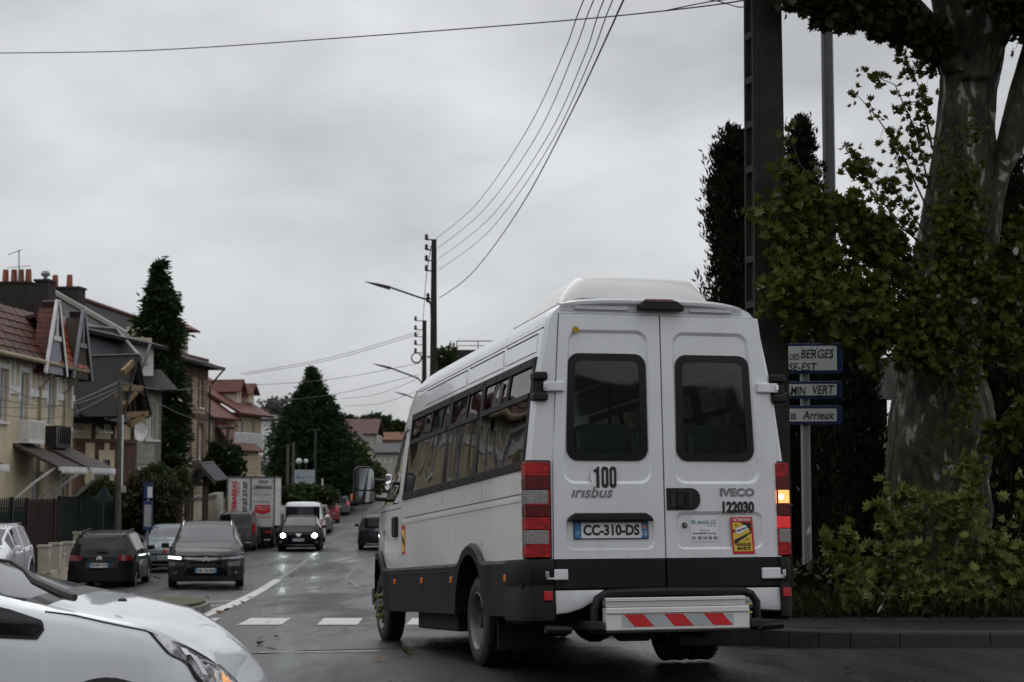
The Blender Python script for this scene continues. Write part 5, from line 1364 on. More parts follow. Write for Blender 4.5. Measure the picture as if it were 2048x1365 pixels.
def fwall(name, m_, par, s0, s1, z0, z1, holes=(), b=0, th=.25, plane='front'):
    """wall slab with real openings; plane front: s along x at y=b, plane end: b along y at x=b"""
    S_ = sorted(set([s0, s1] + [v for h in holes for v in h[:2]])); Z_ = sorted(set([z0, z1] + [v for h in holes for v in h[2:4]]))
    q = MB()
    for a, c in zip(S_, S_[1:]):
        for d, e in zip(Z_, Z_[1:]):
            mx_, mz_ = (a + c) / 2, (d + e) / 2
            if any(h[0] < mx_ < h[1] and h[2] < mz_ < h[3] for h in holes): continue
            if c - a < 1e-4 or e - d < 1e-4: continue
            if plane == 'front': q.box(a, c, b, b + th, d, e)
            else: q.box(b, b + th, a, c, d, e)
    return q.build(name, m_, par, weld=False)
def window(par, a, c, z0, z1, b=0, plane='front', kind='glass', fr=.07, depth=.14, sill=True, frm=None, nb=1):
    frm = frm or trimw
    def bx(q, a0, a1, d0, d1, e0, e1):
        if plane == 'front': q.box(a0, a1, b + d0, b + d1, e0, e1)
        else: q.box(b + d0, b + d1, a0, a1, e0, e1)
    f = MB()
    bx(f, a, a + fr, depth - .03, depth + .05, z0, z1); bx(f, c - fr, c, depth - .03, depth + .05, z0, z1)
    bx(f, a + fr, c - fr, depth - .03, depth + .05, z1 - fr, z1); bx(f, a + fr, c - fr, depth - .03, depth + .05, z0, z0 + fr)
    for k in range(1, nb + 1):
        m_ = a + (c - a) * k / (nb + 1); bx(f, m_ - fr * .4, m_ + fr * .4, depth - .025, depth + .05, z0 + fr, z1 - fr)
    if sill:
        bx(f, a - .06, c + .06, -.08, .04, z0 - .08, z0 - .003)
    w = f.build('window', frm, par)
    g = MB(); bx(g, a + fr, c - fr, depth, depth + .02, z0 + fr, z1 - fr); g.build('pane' if kind != 'shut' else 'roller_shutter', {'glass': hglass, 'shut': shut, 'curtain': curt}[kind], w)
    if kind == 'shut':
        g = MB(); n = int((z1 - z0) / .16)
        for k in range(n): bx(g, a + fr, c - fr, depth - .006, depth - .0005, z0 + fr + .16 * k, z0 + fr + .16 * k + .012)
        g.build('shutter_groove', zinc, w)['kind'] = 'stuff'
    return w
def roof(name, m_, par, p, th=.12):
    """slab through 4 (or 3) corners, thickness downwards"""
    P = [Vector(v) for v in p]; n = (P[1] - P[0]).cross(P[-1] - P[0]).normalized()
    if n.z < 0: n = -n; 
    q = MB(); q.loft([P, [v - n * th for v in P]]); return q.build(name, m_, par)
def tiles(par, P00, P10, P11, P01, nu, nv, m_, th=.035):
    """single tiles laid in rows from eave (P00-P10) to ridge (P01-P11), each overlapping the one below"""
    P00, P10, P11, P01 = map(Vector, (P00, P10, P11, P01))
    U_ = (P10 - P00); V_ = (P01 - P00); n = U_.cross(V_).normalized(); n = n if n.z > 0 else -n
    w, h = U_.length / nu, V_.length / nv
    me = None
    for j in range(nv):
        for i in range(nu):
            if me is None:
                q = MB(); a, c = w * .03, w * .97
                q.loft([[(a, -.03, .03), (a + .02, h * 1.05, .0), (a + .02, h * 1.05, -.02), (a, -.03, -.01)], [(w * .5, -.03, .055), (w * .5, h * 1.05, .02), (w * .5, h * 1.05, 0), (w * .5, -.03, .015)], [(c, -.03, .03), (c, h * 1.05, .0), (c, h * 1.05, -.02), (c, -.03, -.01)]])
                o = q.build('roof_tile', m_, par); me = o.data
            else:
                o = bpy.data.objects.new('roof_tile', me); C.objects.link(o); o.parent = par
            p = P00 + U_ * (i / nu) + V_ * (j / nv) + n * .02
            o.matrix_local = Matrix.Translation(p + n * rnd.uniform(-.006, .006)) @ Matrix((U_.normalized(), V_.normalized(), n)).transposed().to_4x4() @ Matrix.Rotation(rnd.uniform(-.012, .012), 4, 'Z')
def objvar(name, cols, rough=.6):
    m = bpy.data.materials.new(name); m.use_nodes = True; n = m.node_tree; b = n.nodes['Principled BSDF']
    o = n.nodes.new('ShaderNodeObjectInfo'); r = n.nodes.new('ShaderNodeValToRGB'); e = r.color_ramp.elements
    for i, c in enumerate(cols):
        el = e[0] if i == 0 else (e[1] if i == len(cols) - 1 else e.new(i / (len(cols) - 1))); el.position = i / (len(cols) - 1); el.color = (*c, 1)
    z = n.nodes.new('ShaderNodeTexNoise'); z.inputs['Scale'].default_value = 9; t = n.nodes.new('ShaderNodeTexCoord'); mr = n.nodes.new('ShaderNodeMapRange'); mr.inputs['To Min'].default_value = .6; mr.inputs['To Max'].default_value = 1.3
    v = n.nodes.new('ShaderNodeVectorMath'); v.operation = 'SCALE'
    n.links.new(t.outputs['Object'], z.inputs['Vector']); n.links.new(z.outputs['Fac'], mr.inputs['Value']); n.links.new(o.outputs['Random'], r.inputs[0]); n.links.new(r.outputs[0], v.inputs[0]); n.links.new(mr.outputs[0], v.inputs['Scale']); n.links.new(v.outputs[0], b.inputs['Base Color'])
    b.inputs['Roughness'].default_value = rough; return m
tdark = objvar('old_red_tiles', [(.10, .028, .018), (.065, .022, .017), (.14, .035, .02), (.05, .02, .016)])
tbright = objvar('new_red_tiles', [(.30, .055, .022), (.24, .045, .02), (.36, .075, .03), (.19, .04, .02)])

# --- terrace house in cream render with half timbering
FA = Frame(0, 50, 5.5, -1.35)
EZ = 6.65      # eave height above plot
def sA(px): return FA.front(px, 900)[0]
def terrace(fr, label, s_off, vis=True):
    r = fr.root('terrace_house', label, 'house', 'cream terrace houses')
    s1 = sA(145); s0 = -1.6 if vis else s1 - 7.2
    r.location = fr.o + fr.s * s_off
    wins = [(sA(-6), sA(12), 748, 842), (sA(36), sA(54), 748, 846), (sA(92), sA(108), 757, 827), (sA(128), sA(139), 758, 843)]
    if not vis: wins = wins[1:] + [(s0 + .5, s0 + 1.3, 748, 842)]
    H_ = []
    for a, c, y0, y1 in wins:
        H_.append((a, c, 4.75, 6.25))
    g0 = [(sA(66), sA(88), .2, 3.35), (sA(121), sA(140), .2, 3.35)]
    fwall('wall', cream, r, s0, s1, 0, EZ, H_ + g0)
    fwall('side_wall', cream, r, 0, 7, 0, EZ, (), b=s1 - .25, plane='end')
    for a, c, z0, z1 in H_: window(r, a, c, z0, z1, kind='shut', fr=.05)
    for a, c, z0, z1 in g0: window(r, a, c, z0, z1, kind='shut', sill=False)
    # half timbering under the eave
    f = MB(); cutx = [s0] + [v for a_, c_, _, _ in sorted(H_) for v in (a_ - .12, c_ + .12)] + [s1]
    for a, c in zip(cutx[0::2], cutx[1::2]):
        if c > a: f.box(a, c, -.05, .0, 5.58, 5.80)
    for a, c, z0, z1 in H_: f.box(a - .12, a - .01, -.05, 0, 5.4, EZ - .05); f.box(c + .01, c + .12, -.05, 0, 5.4, EZ - .05); f.box(a - .01, c + .01, -.05, 0, 6.26, 6.4)
    x = s0 + .25
    while x < s1 - .1:
        if not any(a - .2 < x < c + .2 for a, c, _, _ in H_): f.box(x, x + .09, -.05, 0, 5.8, EZ - .05)
        x += .42
    f.build('timbering', trimw, r)
    # main roof
    rs, rz = .9, 8.3
    s_split = sA(88) if vis else (s0 + s1) / 2
    for a, c, rb, dz, m_, nu in ((s0, s1 + .05, rs, 0, tdark, 12 if vis else 6), (s_split, s1 + .12, .32, -.10, tbright if vis else tdark, 5)):
        e_ = -.35 if rb > .5 else -.43
        P = [(a, e_, EZ - .02), (c, e_, EZ - .02), (c, rb, rz + dz), (a, rb, rz + dz)]
        roof('roof', tdark, r, P, .1)
        tiles(r, *P, nu, 7, m_)
        roof('back_roof', tdark, r, [(a, rb, rz + dz), (c, rb, rz + dz), (c, 7.4, EZ), (a, 7.4, EZ)], .1)
    f = MB(); f.tube([(s0, -.42, EZ - .02), (s1 + .3, -.42, EZ - .08)], .07, 8); f.build('gutter', pipem, r, smooth=True)
    for px in (74, 124):
        x = sA(px) if vis else sA(px) - .2
        f = MB(); f.tube([(x + .35, -.42, EZ - .1), (x + .2, -.3, EZ - .45), (x, -.07, EZ - .8), (x, -.07, .1)], .045, 8); f.build('downpipe', pipem, r, smooth=True)
    # gabled wall dormers with bargeboards
    for (p0, p1, apx, top, m_, fill) in ((sA(62), sA(97), sA(80), 8.52, trimw, trimw), (sA(118), sA(149), sA(134), 8.45, zinc, dwood)):
        w2 = (p1 - p0) / 2; mid = (p0 + p1) / 2; zb = EZ - .15; yb = -.5
        f = MB()
        for sg in (-1, 1):
            A = Vector((mid + sg * w2 * 1.15, yb, zb - .25)); B_ = Vector((mid, yb, top)); n = Vector((sg * .0, .08, 0))
            d = (B_ - A).normalized(); q = Vector((d.z, 0, -d.x)) * .11 * (-sg)
            f.hexa([A, B_, B_ - q * 1.2, A - q * 1.2, A + n, B_ + n, B_ - q * 1.2 + n, A - q * 1.2 + n])
        f.box(mid - w2 * .45, mid + w2 * .45, yb + .02, yb + .07, zb + (top - zb) * .40, zb + (top - zb) * .47); f.box(mid - .05, mid + .05, yb + .02, yb + .06, zb + (top - zb) * .4, top - .1)
        f.build('bargeboard', m_, r)
        f = MB(); f.prism([(mid - w2 * .98, yb + .075, zb - .2), (mid + w2 * .98, yb + .075, zb - .2), (mid, yb + .075, top - .12)], (0, .04, 0)); f.build('gable_board', fill if fill is dwood else shut, r); f = MB(); f.prism([(mid - w2 * .9, yb + .12, zb - .2), (mid + w2 * .9, yb + .12, zb - .2), (mid, yb + .12, top - .2)], (0, .5, 0)); f.build('gable', dwood if fill is dwood else redtile, r)
        for sg in (-1, 1): roof('gable_roof', tdark if m_ is trimw else slate2, r, [(mid + sg * w2 * 1.15, yb, zb - .22), (mid, yb, top + .02), (mid, yb + (.12 if sg < 0 else .5), top + .02), (mid + sg * w2 * 1.15, yb + (.12 if sg < 0 else .5), zb - .22)], .07)
    # balconies and porch roofs
    for (a, c, m_, zb) in (((sA(34), sA(66), trimw, 4.28), (sA(90), sA(120), black, 4.2)) if vis else ()):
        f = MB(); f.box(a, c, -.35, 0, zb - .12, zb); bal = f.build('balcony', m_ if m_ is black else trimw, r)
        f = MB(); f.box(a, c, -.35, -.31, zb + .5, zb + .56); n = 7
        for k in range(n): x = a + (c - a - .06) * k / (n - 1); f.box(x, x + .05, -.35, -.31, zb, zb + .5)
        f.box(a, a + .04, -.31, 0, zb, zb + .55); f.box(c - .04, c, -.31, 0, zb, zb + .55)
        f.build('railing', m_, bal)['kind'] = 'stuff'
    for (a, c) in (((sA(20), sA(75)), (sA(85), sA(142))) if vis else ((s0 + .5, s0 + 3), (s0 + 4, s1 - .3))):
        z1, z0 = 4.15, 3.45; roof('porch_roof', MATS['old_slates'], r, [(a, -1.5, z0), (c, -1.5, z0), (c - .2, 0, z1), (a + .2, 0, z1)], .08)
        f = MB(); f.box(a, c, -1.56, -1.46, z0 - .1, z0 + .02)
        x = a
        while x < c - .05: f.prism([(x, -1.56, z0 - .1), (x + .13, -1.56, z0 - .1), (x + .065, -1.56, z0 - .2)], (0, .03, 0)); x += .14
        for x in (a + .1, c - .2):
            f.tube([(x, -1.35, z0), (x, -.7, 3.0), (x, 0, 2.4)], .05, 5)
        f.build('porch_trim', trimw, r)
    return r
MATS['old_slates'] = brickmat('old_slates', (.085, .06, .048), (.055, .045, .04), (.02, .016, .014), .22, .13, .8, .75)
terrace(FA, 'cream rendered terrace house with half timbering and white gable boards at the left edge', 0)
LA = sA(145)
terrace(FA, 'cream terrace house nearer the camera, mirrored in the minibus side windows', -8.9, False)
terrace(FA, 'cream terrace house farther left, mirrored in the minibus side windows', -17.0, False)
# --- tall house behind with the long roof and chimney stacks
FC = Frame(60, 84, 8, -1.2)
r = FC.root('house', 'tall house with dark brick chimney stacks and long slate roof behind the terrace', 'house')
def eC(px, py, s=0): return FC.end(px, py, s)
g = [eC(-60, 600), eC(95, 585), eC(300, 705), eC(300, 980), eC(-60, 980)]
f = MB(); f.prism([(0, b_, z) for b_, z in g], (.3, 0, 0)); f.build('gable_wall', pbr('grey_render', (.30, .29, .27), .9, var=.2, vs=2), r)
a0, a1 = eC(92, 580), eC(300, 700)
f = MB(); f.hexa([(-.12, a0[0], a0[1]), (-.12, a1[0], a1[1]), (-.12, a1[0], a1[1] + .22), (-.12, a0[0], a0[1] + .22), (.4, a0[0], a0[1]), (.4, a1[0], a1[1]), (.4, a1[0], a1[1] + .22), (.4, a0[0], a0[1] + .22)]); f.build('coping', pbr('pale_stone', (.36, .34, .31), .9), r)
roof('roof', slate2, r, [(.3, a0[0], a0[1] + .1), (.3, a1[0], a1[1] + .1), (8, a1[0] + 4, a1[1] + .1), (19, a0[0], a0[1] - .4)], .15)
f = MB(); f.tube([(.3, a0[0], a0[1] + .15), (19, a0[0], a0[1] - .3)], .12, 6); f.build('ridge_tiles', redtile, r)
for k, (px0, px1, y0, y1, s_, pots) in enumerate(((-20, 55, 568, 660, -1.2, (3, 20, 34, 49)), (70, 94, 563, 650, -3.0, ()), (96, 155, 578, 668, .6, (103, 132)))):
    b0, z0 = eC(px1, y1, s_); b1, z1 = eC(px0, y0, s_); zz = z1
    f = MB(); f.box(s_, s_ + .9, b0, b1, z0 - 3, z1); f.box(s_ - .06, s_ + .96, b0 - .06, b1 + .06, z1, z1 + .1); ch = f.build('chimney', dbrick, r)
    for p in pots:
        bb_, _ = eC(p, 560, s_); h = .62
        f = MB(); f.lathe([(.16, 0), (.13, h), (.10, h), (.10, h - .05)], (s_ + .45, bb_, z1 + .1), 'z', 10); f.build('chimney_pot', pot, ch, smooth=40)
    if not pots:
        f = MB(); f.lathe([(.10, 0), (.10, .2), (.2, .2), (.22, .3), (.14, .42), (0, .45)], (s_ + .45, (b0 + b1) / 2, z1 + .1), 'z', 12); f.build('chimney_cowl', zinc, ch, smooth=40)
# aerial on the chimney
f = MB(); p = lambda px, py: (-1.0,) + eC(px, py, -1.0)
f.tube([p(38, 575), p(38, 500)], .03, 6); f.tube([p(16, 510), p(44, 500)], .02, 5); f.tube([p(14, 536), p(62, 532)], .016, 5)
for k in range(6): x = 19 + 5 * k; f.tube([(-1.3,) + eC(x, 509 - (x - 16) * .35, -1.3), (-.7,) + eC(x, 509 - (x - 16) * .35, -.7)], .01, 4)
for k in range(7): x = 18 + 7 * k; f.tube([(-1.3,) + eC(x, 536 - k * .5, -1.3), (-.7,) + eC(x, 536 - k * .5, -.7)], .01, 4)
o = f.build('television_aerial', zinc); o.matrix_world = Matrix.Translation(FC.o) @ Matrix.Rotation(FC.rz, 4, 'Z'); tag(o, 'thin television aerial standing above the dark chimney stack', 'aerial')
# --- slate-roofed house with brick wall and open timber gable
FB = Frame(150, 63, 42, -1.3)
r = FB.root('house', 'brick house with large dark slate roof and open timber porch gable', 'house')
def fB(px, py, b=0): return FB.front(px, py, b)
L0 = 0; L1 = fB(272, 900)[0]; zb1 = fB(200, 878)[1]; zE = fB(200, 838)[1]
wn = [(fB(206, 900)[0], fB(219, 900)[0], fB(210, 962)[1], fB(210, 920)[1])]
fwall('brick_wall', brick, r, 0, L1, 0, zb1, wn); window(r, *wn[0], kind='shut', fr=.05, sill=False)
f = MB(); a, c, z0, z1 = wn[0]; f.box(a - .2, a - .01, -.04, 0, z0, z1); f.box(c + .01, c + .2, -.04, 0, z0, z1); f.box(a - .2, c + .2, -.04, 0, z1, z1 + .35); f.box((a + c) / 2 - .1, (a + c) / 2 + .1, -.05, 0, z1 + .35, z1 + .7); f.build('window_surround', cream, r)
f = MB(); f.box(fB(170, 900)[0], fB(188, 900)[0], -.05, 0, 0, zb1); f.build('corner_pier', cream, r)
f = MB(); f.box(-.1, L1, -.07, 0, zb1 - .15, zb1 - .003); f.build('brick_band', brick, r)
un = [(fB(198, 850)[0], fB(221, 850)[0], zb1 + .28, zE - .2), (fB(150, 850)[0], fB(166, 850)[0], zb1 + .28, zE - .2)]
fwall('upper_wall', cream, r, -.2, L1, zb1, zE, un)
for u_ in un: window(r, *u_, kind='glass', fr=.06)
f = MB()
for px in (184, 223, 236, 262): x = fB(px, 850)[0]; f.box(x, x + .12, -.06, 0, zb1, zE)
f.build('timber_post', dwood, r)
yR = 3.6; zR = FB.front(200, 658, yR)[1]
rA = FB.front(140, 658, yR)[0]; rB = FB.front(232, 656, yR)[0]; eA = fB(128, 833, -.4)[0]; eB = fB(250, 830, -.5)[0]
roof('roof', slate2, r, [(eA, -.5, zE - .1), (eB + .3, -.5, zE - .1), (rB, yR, zR), (rA - 1, yR, zR)], .14)
hB = FB.front(279, 716, 1.3); 
roof('hip_roof', slate2, r, [(rB, yR, zR), (eB + .3, -.5, zE - .1), (hB[0], 1.3, hB[1]), (hB[0] + .3, 3.2, hB[1])], .12)
f = MB(); f.tube([(rA - 1, yR, zR + .05), (rB, yR, zR + .05), (hB[0], 1.3, hB[1] + .05)], .07, 6); f.build('ridge_zinc', zinc, r)
roof('lean_to_roof', slate2, r, [(fB(140, 832)[0] - .4, -1.2, fB(140, 830)[1]), (fB(210, 835, -1.2)[0], -1.2, fB(210, 828, -1.2)[1] - .5), (fB(196, 810)[0], 0, fB(196, 800)[1]), (fB(140, 780)[0], 0, fB(140, 780)[1])], .1)
# projecting timber gable at right
G = Frame(246, 61.5, 20, -1.3)
r2 = G.root('porch_gable', 'projecting slate porch gable with open yellow timber braces on the brick house', 'porch')
def gp(px, py, b=0): s, z = G.front(px, py, b); return Vector((s, b, z))
ap = gp(272, 716); e0 = gp(243, 838); e1 = gp(300, 835)
f = MB()
for A, B_ in ((ap, e0), (ap, e1)):
    d = (B_ - A).normalized(); n = Vector((d.z, 0, -d.x)) * .1
    f.hexa([A - n, B_ - n, B_ + n, A + n] + [q + Vector((0, .12, 0)) for q in (A - n, B_ - n, B_ + n, A + n)])
f.build('rafter', dwood, r2)
f = MB(); f.tube([e0 + Vector((.1, .3, .8)), e1 + Vector((-.2, .3, .8))], .09, 4); f.build('tie_beam', lwood, r2)
for (a, c) in (((246, 777), (287, 777)), ((252, 830), (298, 828)), ((248, 812), (275, 783)), ((262, 850), (290, 832)), ((250, 745), (270, 725))):
    f = MB(); A, B_ = gp(*a, -.05), gp(*c, -.05); d = (B_ - A).normalized(); n = Vector((-d.z, 0, d.x)) * .1; f.hexa([A - n, B_ - n, B_ + n, A + n] + [q + Vector((0, .16, 0)) for q in (A - n, B_ - n, B_ + n, A + n)]); f.build('brace', lwood, r2)
f = MB()
for px in (258, 268, 280): A = gp(px, 835, .35); B_ = gp(px, 745, .35); f.box(A.x - .06, A.x + .06, .3, .42, A.z, B_.z)
f.build('stud', dwood, r2)
for A, e in ((ap, e0), (ap, e1)): roof('porch_roof', slate2, r2, [A + Vector((0, -.1, .15)), e + Vector((0, -.1, .1)), e + Vector((0, 2.6, .1)), A + Vector((0, 2.6, .15))], .08)
f = MB(); f.prism([ap + Vector((0, .6, -.1)), e0 + Vector((0, .6, 0)), e1 + Vector((0, .6, 0))], (0, .1, 0)); f.build('gable_boarding', dwood, r2)
# satellite dish
p = at(281, 865, 62); f = MB(); f.lathe([(0, .12), (.25, .10), (.45, .03), (.52, -.03), (.5, -.04), (.3, .05), (0, .09)], (0, 0, 0), 'y', 20); f.tube([(0, .1, 0), (.1, .5, -.1)], .03, 6)
o = f.build('satellite_dish', trimw, smooth=True); o.location = p; o.scale = (.42, .6, .62); o.rotation_euler = (0, 0, .2); tag(o, 'white satellite dish on the corner of the grey roughcast house', 'satellite dish')
# --- grey roughcast house
FG = Frame(275, 68, 60, -1.25)
r = FG.root('house', 'grey roughcast house with white dormer windows left of the tall conifer', 'house')
def fG(px, py, b=0): return FG.front(px, py, b)
Lg = fG(322, 900)[0]; zg = fG(300, 775)[1]
ws2 = [(fG(293, 860)[0], fG(317, 860)[0], fG(300, 880)[1], fG(300, 806)[1]), (fG(277, 930)[0], fG(314, 930)[0], 1.0, fG(300, 928)[1])]
fwall('wall', greyr, r, 0, Lg, 0, zg, ws2); fwall('return_wall', greyr, r, 0, 6, 0, zg, (), b=Lg - .25, plane='end')
for w_ in ws2: window(r, *w_, kind='curtain', fr=.09, nb=2)
roof('roof', slate2, r, [(-1, -.5, zg - .1), (Lg + .5, -.5, zg - .1), (Lg + .2, .75, zg + .75), (-1, .75, zg + .75)], .12)
d0, d1 = fG(278, 720, .3)[0], fG(307, 720, .3)[0]; dz0, dz1 = fG(290, 752, .3)[1], fG(290, 690, .3)[1]
fwall('dormer_wall', trimw, r, d0 - .3, d1, dz0, dz1, [(d0 + .1, d1 - .25, dz0 + .55, dz1 - .25)], b=.3); window(r, d0 + .1, d1 - .25, dz0 + .55, dz1 - .25, b=.3, kind='curtain', nb=3)
f = MB(); f.box(d0 - 2.2, d1, .55, 3, dz0, dz1 + .3); f.build('dormer_cheek', cream2, r)
roof('dormer_roof', slate2, r, [(d0 - 2.6, -.1, dz1 + .55), (d1 + .5, -.1, dz1 - .1), (d1 + .4, 3.5, dz1 + .4), (d0 - 2.6, 3.5, dz1 + 1.4)], .14)
f = MB(); x = fG(270, 900)[0]; f.tube([(x, -.08, 0), (x, -.08, zg + .3), (x + .3, -.2, dz1 - .6), (x + .5, -.1, dz1)], .06, 6); f.build('downpipe', zinc, r, smooth=True)
# --- tall brick and stone house
FD = Frame(330, 84, 7, -1.1)
r = FD.root('house', 'tall beige stone house with brick window surrounds and red dormer roof behind the conifer', 'house')
def fD(px, py, b=0): return FD.front(px, py, b)
Ld = fD(413, 900)[0]; zd = fD(413, 735)[1]
w4 = [(fD(398, 800)[0], fD(405, 800)[0], fD(400, 815)[1], fD(400, 756)[1]), (fD(396, 880)[0], fD(405, 880)[0], fD(400, 918)[1], fD(400, 850)[1]), (fD(372, 800)[0], fD(381, 800)[0], fD(376, 815)[1], fD(376, 752)[1]), (fD(370, 880)[0], fD(380, 880)[0], fD(375, 925)[1], fD(375, 850)[1])]
fwall('wall', stone, r, 0, Ld, 0, zd, w4)
for w_ in w4: 
    window(r, *w_, kind='curtain', fr=.07)
    f = MB(); a, c, z0, z1 = w_; k = 0; z = z0
    while z < z1:
        e = .22 if k % 2 else .12; f.box(a - e, a - .01, -.04, 0, z, z + .2); f.box(c + .01, c + e, -.04, 0, z, z + .2); z += .2; k += 1
    f.box(a - .15, c + .15, -.05, 0, z1, z1 + .25); f.build('brick_quoin', brick, r)['kind'] = 'stuff'
f = MB()
for py in (722, 835, 930): z = fD(400, py)[1]; f.box(0, Ld + .02, -.06, 0, z - .08, z + .18)
f.box(0, Ld + .05, -.03, 0, zd - .6, zd); f.build('brick_band', brick, r)
fwall('end_wall', stone, r, 0, 9, 0, zd, (), b=Ld - .3, plane='end')
roof('roof', slate2, r, [(0, -.9, zd), (Ld + .6, -.7, zd), (Ld - 1.5, 3.5, zd + 1.7), (0, 3.5, zd + 1.7)], .14); roof('hip_roof', slate2, r, [(Ld + .6, -.7, zd), (Ld + .6, 9, zd), (Ld - 1.5, 3.6, zd + 1.7)], .14)
f = MB(); f.box(0, Ld + .6, -.78, -.70, zd - .12, zd + .03); f.tube([(Ld + .5, -.7, zd - .1), (Ld + .2, -.2, zd - .8), (Ld + .1, -.1, zd - 1.0), (Ld + .1, -.1, 0)], .05, 6); f.build('gutter', black, r)
dA, dB = fD(345, 700, .6)[0], fD(376, 700, .6)[0]; z0, z1 = zd + .2, fD(360, 657, .6)[1]
fwall('dormer_front', cream2, r, dA, dB, z0, z1, [(dA + .5, dB - .4, z0 + .5, z1 - .2)], b=.6); window(r, dA + .5, dB - .4, z0 + .5, z1 - .2, b=.6, kind='curtain')
f = MB(); f.box(dA, dB, .85, 3, z0, z1); f.build('dormer_side', cream2, r)
za = z1 + 1.0; roof('dormer_roof', redtile, r, [(dA - .4, .1, z1), (dB + .5, .1, z1), (dB - .5, 1.8, za), (dA - .2, 1.8, za)], .1); roof('dormer_hip', redtile, r, [(dB + .5, .1, z1), (dB + .5, 3.5, z1), (dB - .5, 1.8, za)], .1)
# --- red-roofed stone house with two gabled dormers and balcony
FE = Frame(416, 96, 14, -1.0)
r = FE.root('house', 'stone house with red tiled roof, two gabled dormers and a white balcony', 'house')
def fE(px, py, b=0): return FE.front(px, py, b)
FE2 = FE
sE = fE(470, 900)[0]; LE = fE(522, 900)[0]; ze = fE(500, 828)[1]
wE = [(fE(478, 870)[0], fE(486, 870)[0], fE(480, 905)[1], fE(480, 843)[1]), (fE(502, 870)[0], fE(508, 870)[0], fE(505, 880)[1], fE(505, 845)[1]), (fE(481, 930)[0], fE(489, 930)[0], fE(485, 948)[1], fE(485, 912)[1]), (fE(497, 930)[0], fE(506, 930)[0], fE(500, 950)[1], fE(500, 905)[1])]
fwall('wall', stone2, r, sE, LE, 0, ze, wE)
for w_ in wE: window(r, *w_, kind='shut', fr=.06, sill=False)
lowz = fE(440, 880)[1]; wl = [(fE(417, 870)[0] + .2, fE(427, 870)[0], fE(420, 872)[1], fE(420, 838)[1]), (fE(440, 870)[0], fE(450, 870)[0], fE(445, 868)[1], fE(445, 838)[1])]
fwall('wing_wall', stone2, r, 0, sE, 0, fE(440, 833)[1], wl, b=.0)
for w_ in wl: window(r, *w_, kind='curtain', fr=.08, sill=False)
zw = fE(440, 833)[1]
roof('wing_roof', redtile, r, [(-.3, -.4, zw - .1), (sE, -.4, zw - .1), (sE, 6, zw + 4.2), (-.3, 6, zw + 4.2)], .12)
f = MB(); f.prism([(sE, -.2, zw - .5), (sE, 5, ze + 3.4), (sE, 10, zw - .5)], (.3, 0, 0)); f.build('gable_wall', stone, r)
zr_ = FE.front(480, 752, 4.5)[1]
roof('roof', redtile, r, [(sE - .3, -.5, ze - .05), (LE + .8, -.5, ze - .05), (LE + .3, 4.5, zr_), (sE - .3, 4.5, zr_)], .14)
roof('upper_roof', redtile, r, [(0, 4.5, zr_ - 1.6), (sE, 4.5, zr_ - .4), (sE, 9, zr_ + 1.0), (0, 9, zr_ + 1.0)], .14)
for a, c, t_ in ((474, 483, 760), (498, 508, 768)):
    s0, s1 = fE(a, 780, .6)[0], fE(c, 780, .6)[0]; m_ = (s0 + s1) / 2; zb = fE(a, 806, .6)[1]; ztp = fE(a, t_, .6)[1]; zh = zb + (ztp - zb) * .55
    fwall('dormer_front', cream2, r, s0, s1, zb, zh, [(s0 + .25, s1 - .25, zb + .3, zh - .05)], b=.6); window(r, s0 + .25, s1 - .25, zb + .3, zh - .05, b=.6, kind='curtain', sill=False)
    f = MB(); f.prism([(s0, .6, zh), (s1, .6, zh), (m_, .6, ztp - .1)], (0, .2, 0)); f.box(s0, s1, .86, 4, zb, zh); f.build('dormer_gable', cream2, r)
    for e in (s0 - .25, s1 + .25): roof('dormer_roof', redtile, r, [(e, .3, zh - .1), (m_, .3, ztp + .05), (m_, 4.4, ztp + .05), (e, 4.4, zh - .1)], .08)
f = MB(); a, c = fE(470, 900, -1.2)[0], fE(527, 900, -1.2)[0]; zb = fE(500, 904, -1.2)[1]; f.box(a, c, -1.2, 0, zb - .15, zb); bal = f.build('balcony', trimw, r)
f = MB(); f.box(a, c, -1.2, -1.15, zb + 1.0, zb + 1.06); f.box(c - .05, c, -1.15, 0, zb + 1, zb + 1.06)
for k in range(32): x = a + (c - a - .04) * k / 31; f.box(x, x + .04, -1.19, -1.16, zb, zb + 1)
f.build('baluster', trimw, bal)['kind'] = 'stuff'
f = MB(); f.box(a + .1, c - .1, -1.15, -1.13, zb + .1, zb + .9); f.build('balcony_screen', shut, bal)
roof('porch_roof', redtile, r, [(0, -1.6, lowz - .6), (sE + .6, -1.6, lowz - .6), (sE - 1.2, 0, lowz + 1.0), (.8, 0, lowz + 1.0)], .1)
f = MB(); f.box(0, sE + .3, -1.3, -.01, 0, lowz - .65); f.build('porch', stone2, r)
# --- small roofed gateway
FW = Frame(366, 72, 62, -1.2)
r = FW.root('gate_shelter', 'small slate-roofed timber lych gate beside the garden wall', 'gateway')
def fW(px, py, b=0): return FW.front(px, py, b)
ap = fW(391, 925); e0 = fW(360, 968); e1 = fW(424, 962)
for e, o_ in ((e0, -1), (e1, 1)): roof('roof', slate2, r, [(e[0] + o_ * .0, -.4, e[1]), (ap[0], -.4, ap[1]), (ap[0] + 1.6, 2.6, ap[1] + .1), (e[0] + 1.6, 2.6, e[1] + .1)], .1)
f = MB()
for e in (e0, e1): A = Vector((ap[0], -.45, ap[1])); B_ = Vector((e[0], -.45, e[1])); n = Vector((0, 0, -.22)); f.hexa([A, B_, B_ + n, A + n] + [q + Vector((0, .06, 0)) for q in (A, B_, B_ + n, A + n)])
for px in (372, 408): x = fW(px, 970)[0]; f.box(x, x + .2, 0, .2, 0, e0[1] + .3); f.box(x, x + .2, 2, 2.2, 0, e0[1] + .3)
